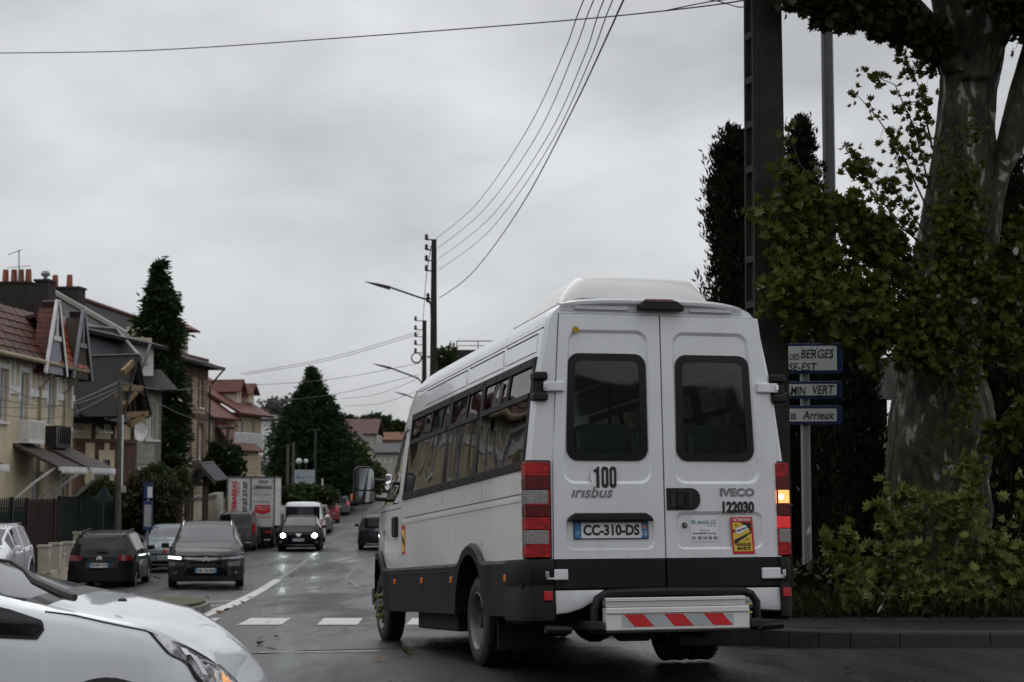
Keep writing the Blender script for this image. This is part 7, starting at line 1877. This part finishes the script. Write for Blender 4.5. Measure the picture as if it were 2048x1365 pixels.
def conifer(label, px, Z, pyt, profile_, seed, name='conifer', m_=dconif, n=2600, size=.34, zb=None, tufts=5, ragged=.18, nper=9):
    """profile_: [(py, half width px)] from tip to base"""
    x = at(px, 980, Z).x; z0 = H(x, Z) if zb is None else zb
    r = thing(name, label, 'tree', (x, Z, z0)); k = Z / FPX
    prof_ = [(at(px, py, Z).z - z0, hwp * k) for py, hwp in profile_][::-1]
    hs = np.array([p[0] for p in prof_]); ws = np.array([p[1] for p in prof_])
    rs_ = np.random.default_rng(seed)
    # limb structure: whorled branches, each a lumpy cluster line
    nb = max(60, int(n / 16)); hh = rs_.uniform(max(hs[0], .1), hs[-1], nb * 3); w_ = np.interp(hh, hs, ws); keep = rs_.random(nb * 3) < (w_ + .25) / (w_.max() + .25); hh = hh[keep][:nb * 2]; w_ = w_[keep][:nb * 2]
    ang = rs_.uniform(0, 2 * PI, len(hh)); rf = 1 + rs_.normal(size=len(hh)) * ragged; pts = []; szs = []; drs = []
    for h, w, a, f_ in zip(hh, w_, ang, rf):
        L2 = w * f_; m2 = max(3, int(n * 1.0 / len(hh)))
        t = rs_.random(m2) ** .45
        px_ = np.cos(a) * L2 * t; py_ = np.sin(a) * L2 * t; pz = h - .12 * L2 * t + .18 * L2 * t * t
        sp_ = .10 * L2 + .08
        pts.append(np.stack([px_ + rs_.normal(size=m2) * sp_ * .6, py_ + rs_.normal(size=m2) * sp_ * .6, pz + rs_.normal(size=m2) * sp_ * .55], 1)); szs.append(np.full(m2, size) * rs_.uniform(.6, 1.3, m2)); d = np.array([np.cos(a) * .35, np.sin(a) * .35, 1.0]) if m_ is dcyp else np.array([np.cos(a) * .9, np.sin(a) * .9, -.15]); drs.append(np.tile(d, (m2, 1)))
    P = np.concatenate(pts); P[:, 2] = np.maximum(P[:, 2], .05)
    sprays('crown', m_, r, P, np.concatenate(szs), np.concatenate(drs), .4, nper=nper, slim=.16)
    f = MB(); f.lathe([(max(.1, hs[-1] * .022), -.2), (.03, hs[-1] * .96)], (0, 0, 0), 'z', 8); f.build('trunk', barkm, r)
    # dark inner mass of old twigs so the heart of the tree is closed
    f = MB(); f.lathe([(.02 + .62 * float(np.interp(h, hs, ws)), h) for h in np.linspace(max(hs[0], .1), hs[-1] * .93, 12)], (0, 0, 0), 'z', 12, 0, True); o = f.build('inner_twigs', m_, r)
    d = o.modifiers.new('rough', 'DISPLACE'); tx = bpy.data.textures.new('twig_noise', 'CLOUDS'); tx.noise_scale = .4; d.texture = tx; d.strength = .25
    return r
conifer('tall ragged conifer between the grey house and the stone house', 313, 80, 528, [(528, 1), (560, 7), (585, 14), (600, 30), (640, 27), (680, 40), (720, 30), (760, 44), (820, 50), (880, 44), (920, 44), (975, 22)], 3, n=6500, size=.27, ragged=.24)
conifer('broad dark conifer at the middle of the street, widest tree on the left', 622, 150, 736, [(736, 1), (755, 8), (775, 19), (800, 33), (830, 50), (860, 66), (900, 80), (940, 86), (985, 80)], 4, n=9000, size=.36, ragged=.10)
conifer('dark cypress left of the concrete pole behind the minibus', 1472, 25, 270, [(270, 8), (290, 26), (340, 36), (400, 45), (480, 42), (560, 40), (640, 45), (800, 50), (1200, 55)], 5, name='cypress', m_=dcyp, n=8000, size=.085, zb=.3, ragged=.10)
conifer('dark cypress between the concrete pole and the grey mast', 1612, 25.5, 245, [(245, 4), (262, 12), (300, 22), (400, 32), (500, 45), (640, 60), (800, 75), (1000, 85), (1200, 90)], 6, name='cypress', m_=dcyp, n=8000, size=.085, zb=.3, ragged=.10)
conifer('dark cypress behind the direction sign', 1700, 24.5, 560, [(560, 10), (620, 40), (700, 52), (800, 52), (1000, 62), (1200, 70)], 8, name='cypress', m_=dcyp, n=7000, size=.085, zb=.3, ragged=.06)
conifer('dark cypress at the right edge behind the plane tree', 2045, 24, 330, [(330, 6), (380, 24), (480, 45), (600, 60), (800, 85), (1000, 105), (1200, 115)], 9, name='cypress', m_=dcyp, n=7000, size=.09, zb=.3, ragged=.12)
conifer('low dark yew at the foot of the plane tree, right side', 1975, 23, 620, [(620, 12), (700, 60), (800, 70), (1000, 82), (1200, 90)], 12, name='yew', m_=dcyp, n=6000, size=.09, zb=.3, ragged=.08)
for i, px in enumerate((2230, 2420, 2640, 2900)):
    conifer(('dark cypress just beyond the right edge of the plane tree', 'second dark cypress right of the plane tree', 'third dark cypress right of the plane tree', 'farthest dark cypress right of the plane tree')[i], px, 26 + i, 420, [(420, 6), (480, 30), (600, 60), (800, 95), (1000, 115), (1200, 125)], 40 + i, name='cypress', m_=dcyp, n=2600, size=.16, zb=.3, ragged=.10)
# shrubs and bushes
def bush(label, px, py, Z, w, h, m_, size=.12, n=700, name='bush', seed=0, base=None, cat='bush'):
    rs_ = np.random.default_rng(seed + 77); A = at(px, py, Z); z0 = A.z if base is None else base
    r = thing(name, label, cat, (A.x, Z, z0))
    D = rs_.normal(size=(n, 3)); D /= np.linalg.norm(D, axis=1)[:, None]; R_ = rs_.random(n) ** .4
    lump = 1 + .22 * np.sin(D[:, 0] * 5 + seed) * np.cos(D[:, 2] * 4 + D[:, 1] * 3)
    P = D * (R_ * lump)[:, None] * np.array([w / 2, w / 2.4, h / 2]) + np.array([0, 0, h / 2]); P[:, 2] = np.maximum(P[:, 2], .02)
    sprays('foliage', m_, r, P, rs_.uniform(.6, 1.3, n) * size, D, .9, nper=8, slim=.3)
    f = MB()
    for k in range(4): f.tube([(0, 0, -.3), (w * .2 * math.cos(k * 1.6), w * .2 * math.sin(k * 1.6), h * .6)], .03, 5)
    f.build('stem', barkm, r); return r
gbush = leafmat('garden_green', [(.045, .062, .018), (.028, .042, .014), (.085, .085, .02), (.035, .05, .018)], .6, .2)
rbush = leafmat('bronze_hedge', [(.035, .03, .014), (.03, .02, .012), (.05, .045, .018)], .6, .15)
bush('bronze green hedge behind the bus stop sign', 300, 1062, 60, 2.1, 1.9, rbush, .16, 1200, seed=1)
bush('yellow green shrub above the brick wall', 345, 996, 70, 1.2, 1.0, gbush, .2, 500, seed=2)
bush('shrub right of the bus stop sign under the grey house', 312, 1010, 63, 1.3, 1.4, gbush, .16, 500, seed=3)
bush('dark shrub over the railings in front of the brick house', 200, 1060, 60, 1.5, 1.7, gbush, .16, 900, seed=4)
bush('clipped green hedge under the billboard', 615, 1010, 112, 4.0, 1.1, gbush, .3, 900, seed=5)
bush('bush at the right foot of the big conifer', 700, 975, 160, 4.0, 3.2, dconif, .35, 700, seed=6)
bush('conical dark shrub between lych gate and truck', 447, 985, 88, 1.8, 2.4, dconif, .25, 600, seed=7)
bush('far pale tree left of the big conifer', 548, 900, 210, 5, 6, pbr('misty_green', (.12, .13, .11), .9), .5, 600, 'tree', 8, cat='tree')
bush('small tree beside the dark flat-roofed block', 893, 770, 68, 1.1, 1.5, gbush, .13, 500, 'tree', 9, cat='tree')
for i, (px, py, w, h, Z) in enumerate(((757, 872, 4, 3.4, 300), (738, 872, 4, 3, 290), (790, 872, 6, 2.2, 320), (700, 880, 6, 4, 310), (700, 990, 7, 3.4, 175), (692, 960, 4, 3.5, 170))):
    bush(('far tree above the brown roofs', 'far tree behind the brown house', 'far tree nearest the minibus', 'far tree at the top of the hill, left', 'hedge by the hill road', 'leafy tree right of the big conifer')[i], px, py, Z, w, h, gbush if i > 3 else dconif, .6, 600, 'tree', 20 + i, cat='tree')
# grass verge under the plane tree
n = 5200; gxv = rng.uniform(2.6, 7.2, n); gyv = 17.5 + rng.random(n) ** 1.4 * 3.6; P = np.stack([gxv, gyv, np.full(n, .2)], 1)
g_ = sprays('grass_verge', leafmat('wet_grass', [(.022, .034, .010), (.035, .048, .014), (.045, .045, .016)], .6, .2), None, P, rng.uniform(.07, .17, n), np.tile(np.array([0, -.15, 1.]), (n, 1)), .45, nper=3, slim=.12, kind='stuff')
n = 3000; P = np.stack([rng.uniform(2.4, 7.4, n), rng.uniform(18.8, 21.5, n), .25 + rng.random(n) ** 2 * .35], 1)
sprays('undergrowth', leafmat('ivy_dark', [(.014, .02, .008), (.022, .03, .01), (.03, .03, .012)], .5, .1), None, P, rng.uniform(.06, .13, n), None, nper=3, slim=.5, kind='stuff')
# concrete wall seen between cypress and plane tree
FWc = at(1745, 1000, 30)
r = thing('concrete_wall', 'grey concrete beam over an ivy-grown stone wall behind the plane tree', 'wall', (FWc.x - .3, 30, .3))
zc_ = lambda py: at(1770, py, 30).z - .3
f = MB(); f.hexa([(0, 0, zc_(800)), (3, -.6, zc_(792)), (3, 0, zc_(792)), (0, .6, zc_(800)), (0, 0, zc_(722)), (3, -.6, zc_(690)), (3, 0, zc_(690)), (0, .6, zc_(722))]); f.build('beam', pbr('stained_concrete', (.15, .14, .125), .9, var=.4, vs=2, mapscale=(2, 2, .4)), r)
f = MB(); f.box(0, 3, .2, .6, 0, zc_(850)); f.build('stone_base', stone2, r); f = MB(); f.box(.35, .6, .1, .5, zc_(850), zc_(800)); f.build('pier', dbrick, r)
# ------------------------------------------------------------------ the plane tree
def barkmat():
    m = bpy.data.materials.new('plane_bark'); m.use_nodes = True; n = m.node_tree; b = n.nodes['Principled BSDF']; lk = n.links.new
    t = n.nodes.new('ShaderNodeTexCoord'); q = n.nodes.new('ShaderNodeMapping'); q.inputs['Scale'].default_value = (1, 1, .42); lk(t.outputs['Object'], q.inputs[0])
    def nz(s, d, v=q.outputs[0], dist=0):
        z = n.nodes.new('ShaderNodeTexNoise'); z.inputs['Scale'].default_value = s; z.inputs['Detail'].default_value = d; z.inputs['Distortion'].default_value = dist; lk(v, z.inputs['Vector']); return z.outputs['Fac']
    A_ = nz(7, 3, dist=.6); B_ = nz(13, 4, dist=.4); F_ = nz(60, 4)
    def ramp(s, stops):
        r = n.nodes.new('ShaderNodeValToRGB'); r.color_ramp.interpolation = 'LINEAR'; e = r.color_ramp.elements
        for i, (p, c) in enumerate(stops):
            el = e[0] if i == 0 else (e[1] if i == len(stops) - 1 else e.new(p)); el.position = p; el.color = (*c, 1)
        lk(s, r.inputs[0]); return r.outputs[0]
    base = ramp(A_, [(.38, (.018, .013, .010)), (.50, (.034, .025, .018)), (.54, (.043, .036, .016)), (.60, (.066, .058, .030))])
    light = ramp(B_, [(.61, (0, 0, 0)), (.625, (1, 1, 1))]); mi = n.nodes.new('ShaderNodeMix'); mi.data_type = 'RGBA'; lk(light, mi.inputs[0]); lk(base, mi.inputs[6]); mi.inputs[7].default_value = (.075, .066, .045, 1)
    fm = n.nodes.new('ShaderNodeMapRange'); fm.inputs['To Min'].default_value = .55; fm.inputs['To Max'].default_value = 1.35; lk(F_, fm.inputs['Value'])
    v = n.nodes.new('ShaderNodeVectorMath'); v.operation = 'SCALE'; lk(mi.outputs[2], v.inputs[0]); lk(fm.outputs[0], v.inputs['Scale']); lk(v.outputs[0], b.inputs['Base Color']); b.inputs['Roughness'].default_value = .8
    bb = n.nodes.new('ShaderNodeBump'); bb.inputs['Strength'].default_value = .8; bb.inputs['Distance'].default_value = .03; ad = n.nodes.new('ShaderNodeMath'); ad.operation = 'ADD'; lk(F_, ad.inputs[0]); lk(B_, ad.inputs[1]); lk(ad.outputs[0], bb.inputs['Height']); lk(bb.outputs[0], b.inputs['Normal'])
    return m
import mathutils.noise as mnoise
bark = barkmat()
ZT_ = 18.9
TB = at(1885, 1215, ZT_); tree = thing('plane_tree', 'old plane tree with mottled trunk and shoots on the right verge', 'tree', (TB.x, ZT_, .22))
def tl(px, py, Z=ZT_): p = at(px, py, Z); return Vector((p.x - TB.x, p.y - ZT_, p.z - .22))
def trunk_rings(rows, Z=ZT_, nseg=110, seed=0, deep=.85):
    rs_ = random.Random(seed); rings = []; ph = [rs_.uniform(0, 6) for _ in range(6)]
    K = []
    for (a, b_) in zip(rows, rows[1:]):
        m_ = max(2, int(abs(b_[0] - a[0]) / 7))
        for k in range(m_): t = k / m_; K.append([a[i] + (b_[i] - a[i]) * t for i in range(3)])
    K.append(list(rows[-1]))
    for py, xl_, xr in K:
        c = tl((xl_ + xr) / 2, py, Z); R_ = (xr - xl_) / 2 * Z / FPX
        ring_ = []
        for k in range(nseg):
            t = 2 * PI * k / nseg
            f_ = 1 + .035 * math.sin(3 * t + ph[0] + c.z * .8) + .03 * math.sin(5 * t + ph[1] - c.z * 1.7) + .02 * math.sin(9 * t + ph[2] + c.z * 3) + .015 * math.sin(13 * t + ph[3] - c.z * 5)
            q3 = Vector((math.cos(t) * 2.2 + seed, math.sin(t) * 2.2, c.z * 1.1))
            f_ += .09 * mnoise.noise(q3 * 1.1) + .045 * mnoise.noise(q3 * 2.7) + .022 * abs(mnoise.noise(q3 * 7)) + .012 * mnoise.noise(Vector((q3.x * 14, q3.y * 14, q3.z * 7)))
            ring_.append((c.x + R_ * f_ * math.cos(t), c.y + R_ * f_ * math.sin(t) * deep, c.z))
        rings.append(ring_)
    return rings
f = MB()
f.loft(trunk_rings([(1235, 1770, 2010), (1200, 1795, 1990), (1150, 1800, 1975), (1080, 1795, 1975), (1020, 1788, 1980), (960, 1780, 1975), (900, 1778, 1985), (860, 1782, 1988), (800, 1790, 1978), (740, 1797, 1962), (680, 1802, 1962), (620, 1808, 1968), (560, 1818, 1975), (480, 1832, 1985), (400, 1850, 1992), (330, 1862, 1992), (260, 1872, 1985), (180, 1880, 1992), (100, 1880, 2008), (0, 1868, 2030), (-120, 1850, 2050), (-260, 1870, 2030), (-420, 1895, 2000), (-700, 1920, 1975)]))
f.build('trunk', bark, tree, smooth=180)
for nm, rows, zo in (('limb', [(560, 1925, 1985), (470, 1940, 2000), (400, 1962, 2008), (350, 1985, 2020), (300, 1992, 2046), (240, 2006, 2072), (180, 2020, 2095), (80, 2050, 2130), (-60, 2080, 2160), (-300, 2150, 2205), (-550, 2200, 2235)], -.15), ('limb', [(150, 1885, 1960), (90, 1850, 1935), (50, 1815, 1890), (20, 1790, 1860), (-10, 1765, 1830), (-60, 1720, 1790), (-200, 1640, 1695), (-420, 1560, 1600)], -.1), ('limb', [(160, 1920, 1975), (60, 1950, 2030), (-60, 2000, 2110), (-300, 2040, 2110), (-560, 2060, 2100)], -.25)):
    f = MB(); f.loft(trunk_rings(rows, ZT_ + zo, 24, seed=len(rows))); f.build(nm, bark, tree, smooth=180)
# burrs at the foot
for px, py, rr in ((1800, 1190, .16), (1960, 1180, .20), (1850, 1205, .18), (1975, 860, .08)):
    f = MB(); c = tl(px, py, ZT_ - .3); f.lathe([(.001, rr * .8), (rr * .6, rr * .6), (rr, 0), (rr * .7, -rr * .5), (.001, -rr * .7)], c, 'z', 12); o = f.build('burr', bark, tree, smooth=True)
# leaves: boughs carry twigs, twigs carry leaves
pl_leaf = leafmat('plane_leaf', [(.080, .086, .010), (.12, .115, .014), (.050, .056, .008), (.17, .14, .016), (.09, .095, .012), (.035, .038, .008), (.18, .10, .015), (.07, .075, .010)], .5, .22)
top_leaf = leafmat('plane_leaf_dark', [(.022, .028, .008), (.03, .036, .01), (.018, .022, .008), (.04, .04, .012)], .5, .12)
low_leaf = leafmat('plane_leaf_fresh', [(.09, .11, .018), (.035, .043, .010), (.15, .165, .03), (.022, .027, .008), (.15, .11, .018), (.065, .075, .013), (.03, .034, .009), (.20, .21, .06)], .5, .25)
LV = np.array([(0, 0)] + LEAFP); LVn = len(LV)
leafdata = {}
def leaf_me(m_, k):
    if (m_.name, k) not in leafdata: leafdata[(m_.name, k)] = leafmesh('leaf', m_, 1, (.3, .7, 1.05)[k])
    return leafdata[(m_.name, k)]
twig = pbr('twig', (.06, .05, .03), .8)
LEAVES = []   # (pos, rot, size, mat)
def bough(pts, n, spread, size, m_, rs_, dens=1.0, thick=.012, droop=.1):
    """pts: (px,py,Z). twigs leave the bough sideways and end in leaf tufts"""
    K = [tl(*p) for p in pts]; Ls = [(b_ - a).length for a, b_ in zip(K, K[1:])]; tot = sum(Ls)
    tb = MB(); tb.tube(K, [thick * (1 - .75 * i / (len(K) - 1)) for i in range(len(K))], 5)
    def P(t):
        d = t * tot
        for i, l in enumerate(Ls):
            if d <= l: return K[i].lerp(K[i + 1], d / l)
            d -= l
        return K[-1]
    for k in range(n):
        t = rs_.uniform(.12, 1) ** .8; p = P(t); sd = Vector((rs_.gauss(0, 1), rs_.gauss(0, .8), rs_.gauss(.1, 1))).normalized(); L2 = spread * rs_.uniform(.25, 1) * (1.15 - .6 * t)
        q = p + sd * L2 + Vector((0, 0, -droop * L2)); mid = p.lerp(q, .5) + Vector((0, 0, .08 * L2))
        tb.tube([p, mid, q], [.004, .003, .002], 3)
        for j in range(rs_.choice((2, 3, 4))):
            u = rs_.uniform(.35, 1.05); c = p.lerp(q, u) + Vector((rs_.gauss(0, .04), rs_.gauss(0, .04), rs_.gauss(-.02, .03)))
            LEAVES.append((c, Euler((rs_.uniform(-1.3, 1.3) + .6, rs_.uniform(-1.2, 1.2), rs_.uniform(0, 6.28))), size * rs_.uniform(.4, 1.0) ** .8 * 1.35, m_))
    return tb
rs1 = random.Random(21); TW = []
BO = []
# middle crown mass left of the trunk
mid_b = [((1850, 640, 18.6), (1760, 600, 18.0), (1650, 560, 17.6), (1560, 520, 17.4)), ((1850, 700, 18.6), (1750, 660, 17.9), (1640, 640, 17.6), (1560, 610, 17.4)), ((1850, 560, 18.6), (1770, 500, 18.2), (1680, 440, 17.9), (1600, 400, 17.6), (1560, 330, 17.5)),
         ((1860, 540, 18.7), (1760, 470, 18.3), (1640, 420, 18), (1530, 430, 17.5)), ((1850, 660, 18.5), (1740, 640, 17.7), (1640, 600, 17.3), (1545, 560, 17.2)), ((1860, 620, 18.5), (1800, 540, 18.2), (1740, 470, 18), (1700, 400, 18)), ((1850, 720, 18.6), (1760, 680, 18.2), (1680, 660, 18), (1600, 665, 17.8)),
         ((1860, 600, 18.6), (1760, 560, 18.1), (1660, 500, 17.8), (1540, 470, 17.5)), ((1850, 680, 18.4), (1740, 600, 17.9), (1620, 560, 17.6), (1545, 600, 17.2))]
for q in mid_b: BO.append((q, 105, .48, .115, pl_leaf))
# sparse shoots against the sky
for q in [((1870, 420, 18.8), (1830, 260, 18.6), (1790, 170, 18.5), (1720, 140, 18.4)), ((1860, 430, 18.8), (1800, 300, 18.5), (1750, 230, 18.4), (1705, 180, 18.3)), ((1865, 300, 18.8), (1840, 180, 18.6), (1810, 110, 18.5)), ((1860, 480, 18.7), (1780, 370, 18.4), (1700, 320, 18.3)), ((1860, 500, 18.7), (1770, 430, 18.4), (1700, 250 + 60, 18.3)), ((1850, 560, 18.6), (1700, 440, 18), (1600, 330, 17.7), (1570, 245, 17.6)), ((1850, 500, 18.6), (1760, 400, 18.3), (1690, 290, 18.2))]: BO.append((q, 30, .22, .088, pl_leaf))
# leaves in front of the trunk
for q in [((1900, 700, 18.2), (1880, 560, 18.1), (1900, 430, 18.1)), ((1930, 660, 18.2), (1950, 540, 18.1), (1930, 440, 18.1)), ((1870, 720, 18.1), (1860, 640, 18), (1840, 560, 18)), ((1900, 760, 18.2), (1850, 690, 18), (1800, 680, 17.9)), ((1920, 560, 18.2), (1900, 460, 18.1), (1940, 360, 18.2))]: BO.append((q, 110, .38, .09, pl_leaf))
for q in [((1900, 560, 18.3), (1890, 420, 18.2), (1905, 260, 18.3)), ((1940, 520, 18.3), (1930, 380, 18.2), (1950, 240, 18.3)), ((1890, 800, 18.2), (1900, 700, 18.1), (1870, 600, 18.1)), ((1950, 800, 18.2), (1940, 700, 18.1), (1960, 600, 18.2)), ((1910, 900, 18.2), (1930, 820, 18.1), (1940, 740, 18.1))]: BO.append((q, 46, .26, .066, pl_leaf))
# right side
for q in [((1960, 720, 18.5), (2000, 620, 18.2), (2060, 560, 18)), ((1970, 640, 18.5), (2010, 520, 18.3), (2060, 420, 18)), ((1970, 700, 18.5), (2020, 700, 18), (2070, 690, 17.8)), ((1975, 900, 18.5), (2020, 860, 18.1), (2070, 800, 17.9))]: BO.append((q, 60, .38, .11, pl_leaf))
# canopy across the top right
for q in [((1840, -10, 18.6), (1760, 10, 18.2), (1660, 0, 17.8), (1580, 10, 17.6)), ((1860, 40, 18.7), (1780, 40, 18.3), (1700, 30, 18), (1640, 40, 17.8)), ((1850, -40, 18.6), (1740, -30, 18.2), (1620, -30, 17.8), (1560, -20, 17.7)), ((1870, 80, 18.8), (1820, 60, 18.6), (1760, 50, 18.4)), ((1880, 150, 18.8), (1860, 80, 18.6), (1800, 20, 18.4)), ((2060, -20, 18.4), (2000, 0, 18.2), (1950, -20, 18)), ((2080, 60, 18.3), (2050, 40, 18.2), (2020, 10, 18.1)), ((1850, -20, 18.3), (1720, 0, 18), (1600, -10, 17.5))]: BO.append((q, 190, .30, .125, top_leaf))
# shoots around the foot
for q in [((1840, 1180, 18.3), (1780, 1060, 17.9), (1760, 980, 17.8)), ((1840, 1190, 18.3), (1740, 1100, 17.8), (1660, 1060, 17.6)), ((1880, 1190, 18.2), (1900, 1080, 17.9), (1900, 980, 17.9)), ((1850, 1210, 18.2), (1760, 1190, 17.8), (1690, 1150, 17.6), (1640, 1085, 17.5)), ((1900, 1210, 18.1), (1960, 1130, 17.8), (2000, 1060, 17.7)), ((1880, 1200, 18.1), (1840, 1120, 17.8), (1800, 1040, 17.8)), ((1960, 1200, 18.2), (2010, 1130, 17.9), (2070, 1080, 17.7)), ((1940, 1200, 18.1), (1950, 1080, 17.8), (1940, 960, 17.9)), ((1900, 1210, 18.0), (1880, 1180, 17.7), (1800, 1170, 17.6)), ((1970, 1215, 18), (2030, 1180, 17.7), (2080, 1160, 17.6)), ((1880, 1215, 18), (1920, 1180, 17.6), (1960, 1190, 17.6)), ((1850, 1100, 18.2), (1830, 1000, 17.9), (1790, 960, 17.8)), ((1920, 1050, 18.3), (1930, 950, 18.1), (1950, 900, 18.1)), ((1990, 1200, 18.2), (2040, 1060, 18), (2060, 960, 18)), ((1830, 1215, 18.1), (1780, 1200, 17.8), (1730, 1205, 17.7))]: BO.append((q, 27, .44, .118, low_leaf))
for q, n_, sp_, sz_, m_ in BO:
    tb = bough(q, n_, sp_, sz_, m_, rs1); TW.append(tb)
all_t = MB()
for tb in TW:
    i = len(all_t.v); all_t.v += tb.v; all_t.f += [tuple(k + i for k in f_) for f_ in tb.f]; all_t.m += tb.m
o = all_t.build('twig', twig, tree); o['kind'] = 'stuff'
def clear_of_sign(c):
    w = Vector((c.x + TB.x, c.y + ZT_, c.z + .22)) - CP; Y = w.dot(cF); px_, py_ = 1024 + FPX * w.x / Y, 682.5 - FPX * w.dot(cU) / Y
    return not (1560 < px_ < 1692 and 684 < py_ < 900)
LEAVES = [l for l in LEAVES if clear_of_sign(l[0]) or rs1.random() < .05]
# the 300 largest-looking leaves as parts, the rest as one mass per colour
idx = sorted(range(len(LEAVES)), key=lambda i: -(LEAVES[i][2] / (ZT_ + LEAVES[i][0].y)) * (1 if -0.5 < tl(1560, 0).x < LEAVES[i][0].x + 9 else 1))
front = set(idx[:300])
wind = Matrix.Rotation(.0, 4, 'X')
for i in front:
    c, e, s_, m_ = LEAVES[i]; o = bpy.data.objects.new('leaf', leaf_me(m_, i % 3)); C.objects.link(o); o.parent = tree; o.location = c; o.rotation_euler = e; o.scale = (s_,) * 3
for m_ in (pl_leaf, top_leaf, low_leaf):
    R_ = [LEAVES[i] for i in range(len(LEAVES)) if i not in front and LEAVES[i][3] is m_]
    nL = len(R_); V = np.zeros((nL, LVn, 3)); base = np.zeros((LVn, 3)); base[:, :2] = LV
    for k, (c, e, s_, _) in enumerate(R_):
        b3 = base.copy(); cu_ = (.3, .7, 1.05)[k % 3]; b3[:, 2] = np.abs(b3[:, 0]) * cu_ * 1.4 + b3[:, 1] ** 2 * cu_; V[k] = (b3 * s_) @ np.array(e.to_matrix()).T + np.array(c)
    F_ = np.array([(0, i + 1, (i + 1) % 16 + 1) for i in range(16)]); FF = (F_[None] + (np.arange(nL) * LVn)[:, None, None]).reshape(-1, 3)
    me = bpy.data.meshes.new('leaves'); me.vertices.add(nL * LVn); me.vertices.foreach_set('co', V.ravel()); me.loops.add(len(FF) * 3); me.loops.foreach_set('vertex_index', FF.ravel()); me.polygons.add(len(FF)); me.polygons.foreach_set('loop_start', np.arange(len(FF)) * 3); me.materials.append(m_); me.update(calc_edges=True)
    o = bpy.data.objects.new('leaves', me); C.objects.link(o); o.parent = tree; o['kind'] = 'stuff'
print('leaves', len(LEAVES))
# the rest of the crown spreads above the frame and keeps the verge in shade
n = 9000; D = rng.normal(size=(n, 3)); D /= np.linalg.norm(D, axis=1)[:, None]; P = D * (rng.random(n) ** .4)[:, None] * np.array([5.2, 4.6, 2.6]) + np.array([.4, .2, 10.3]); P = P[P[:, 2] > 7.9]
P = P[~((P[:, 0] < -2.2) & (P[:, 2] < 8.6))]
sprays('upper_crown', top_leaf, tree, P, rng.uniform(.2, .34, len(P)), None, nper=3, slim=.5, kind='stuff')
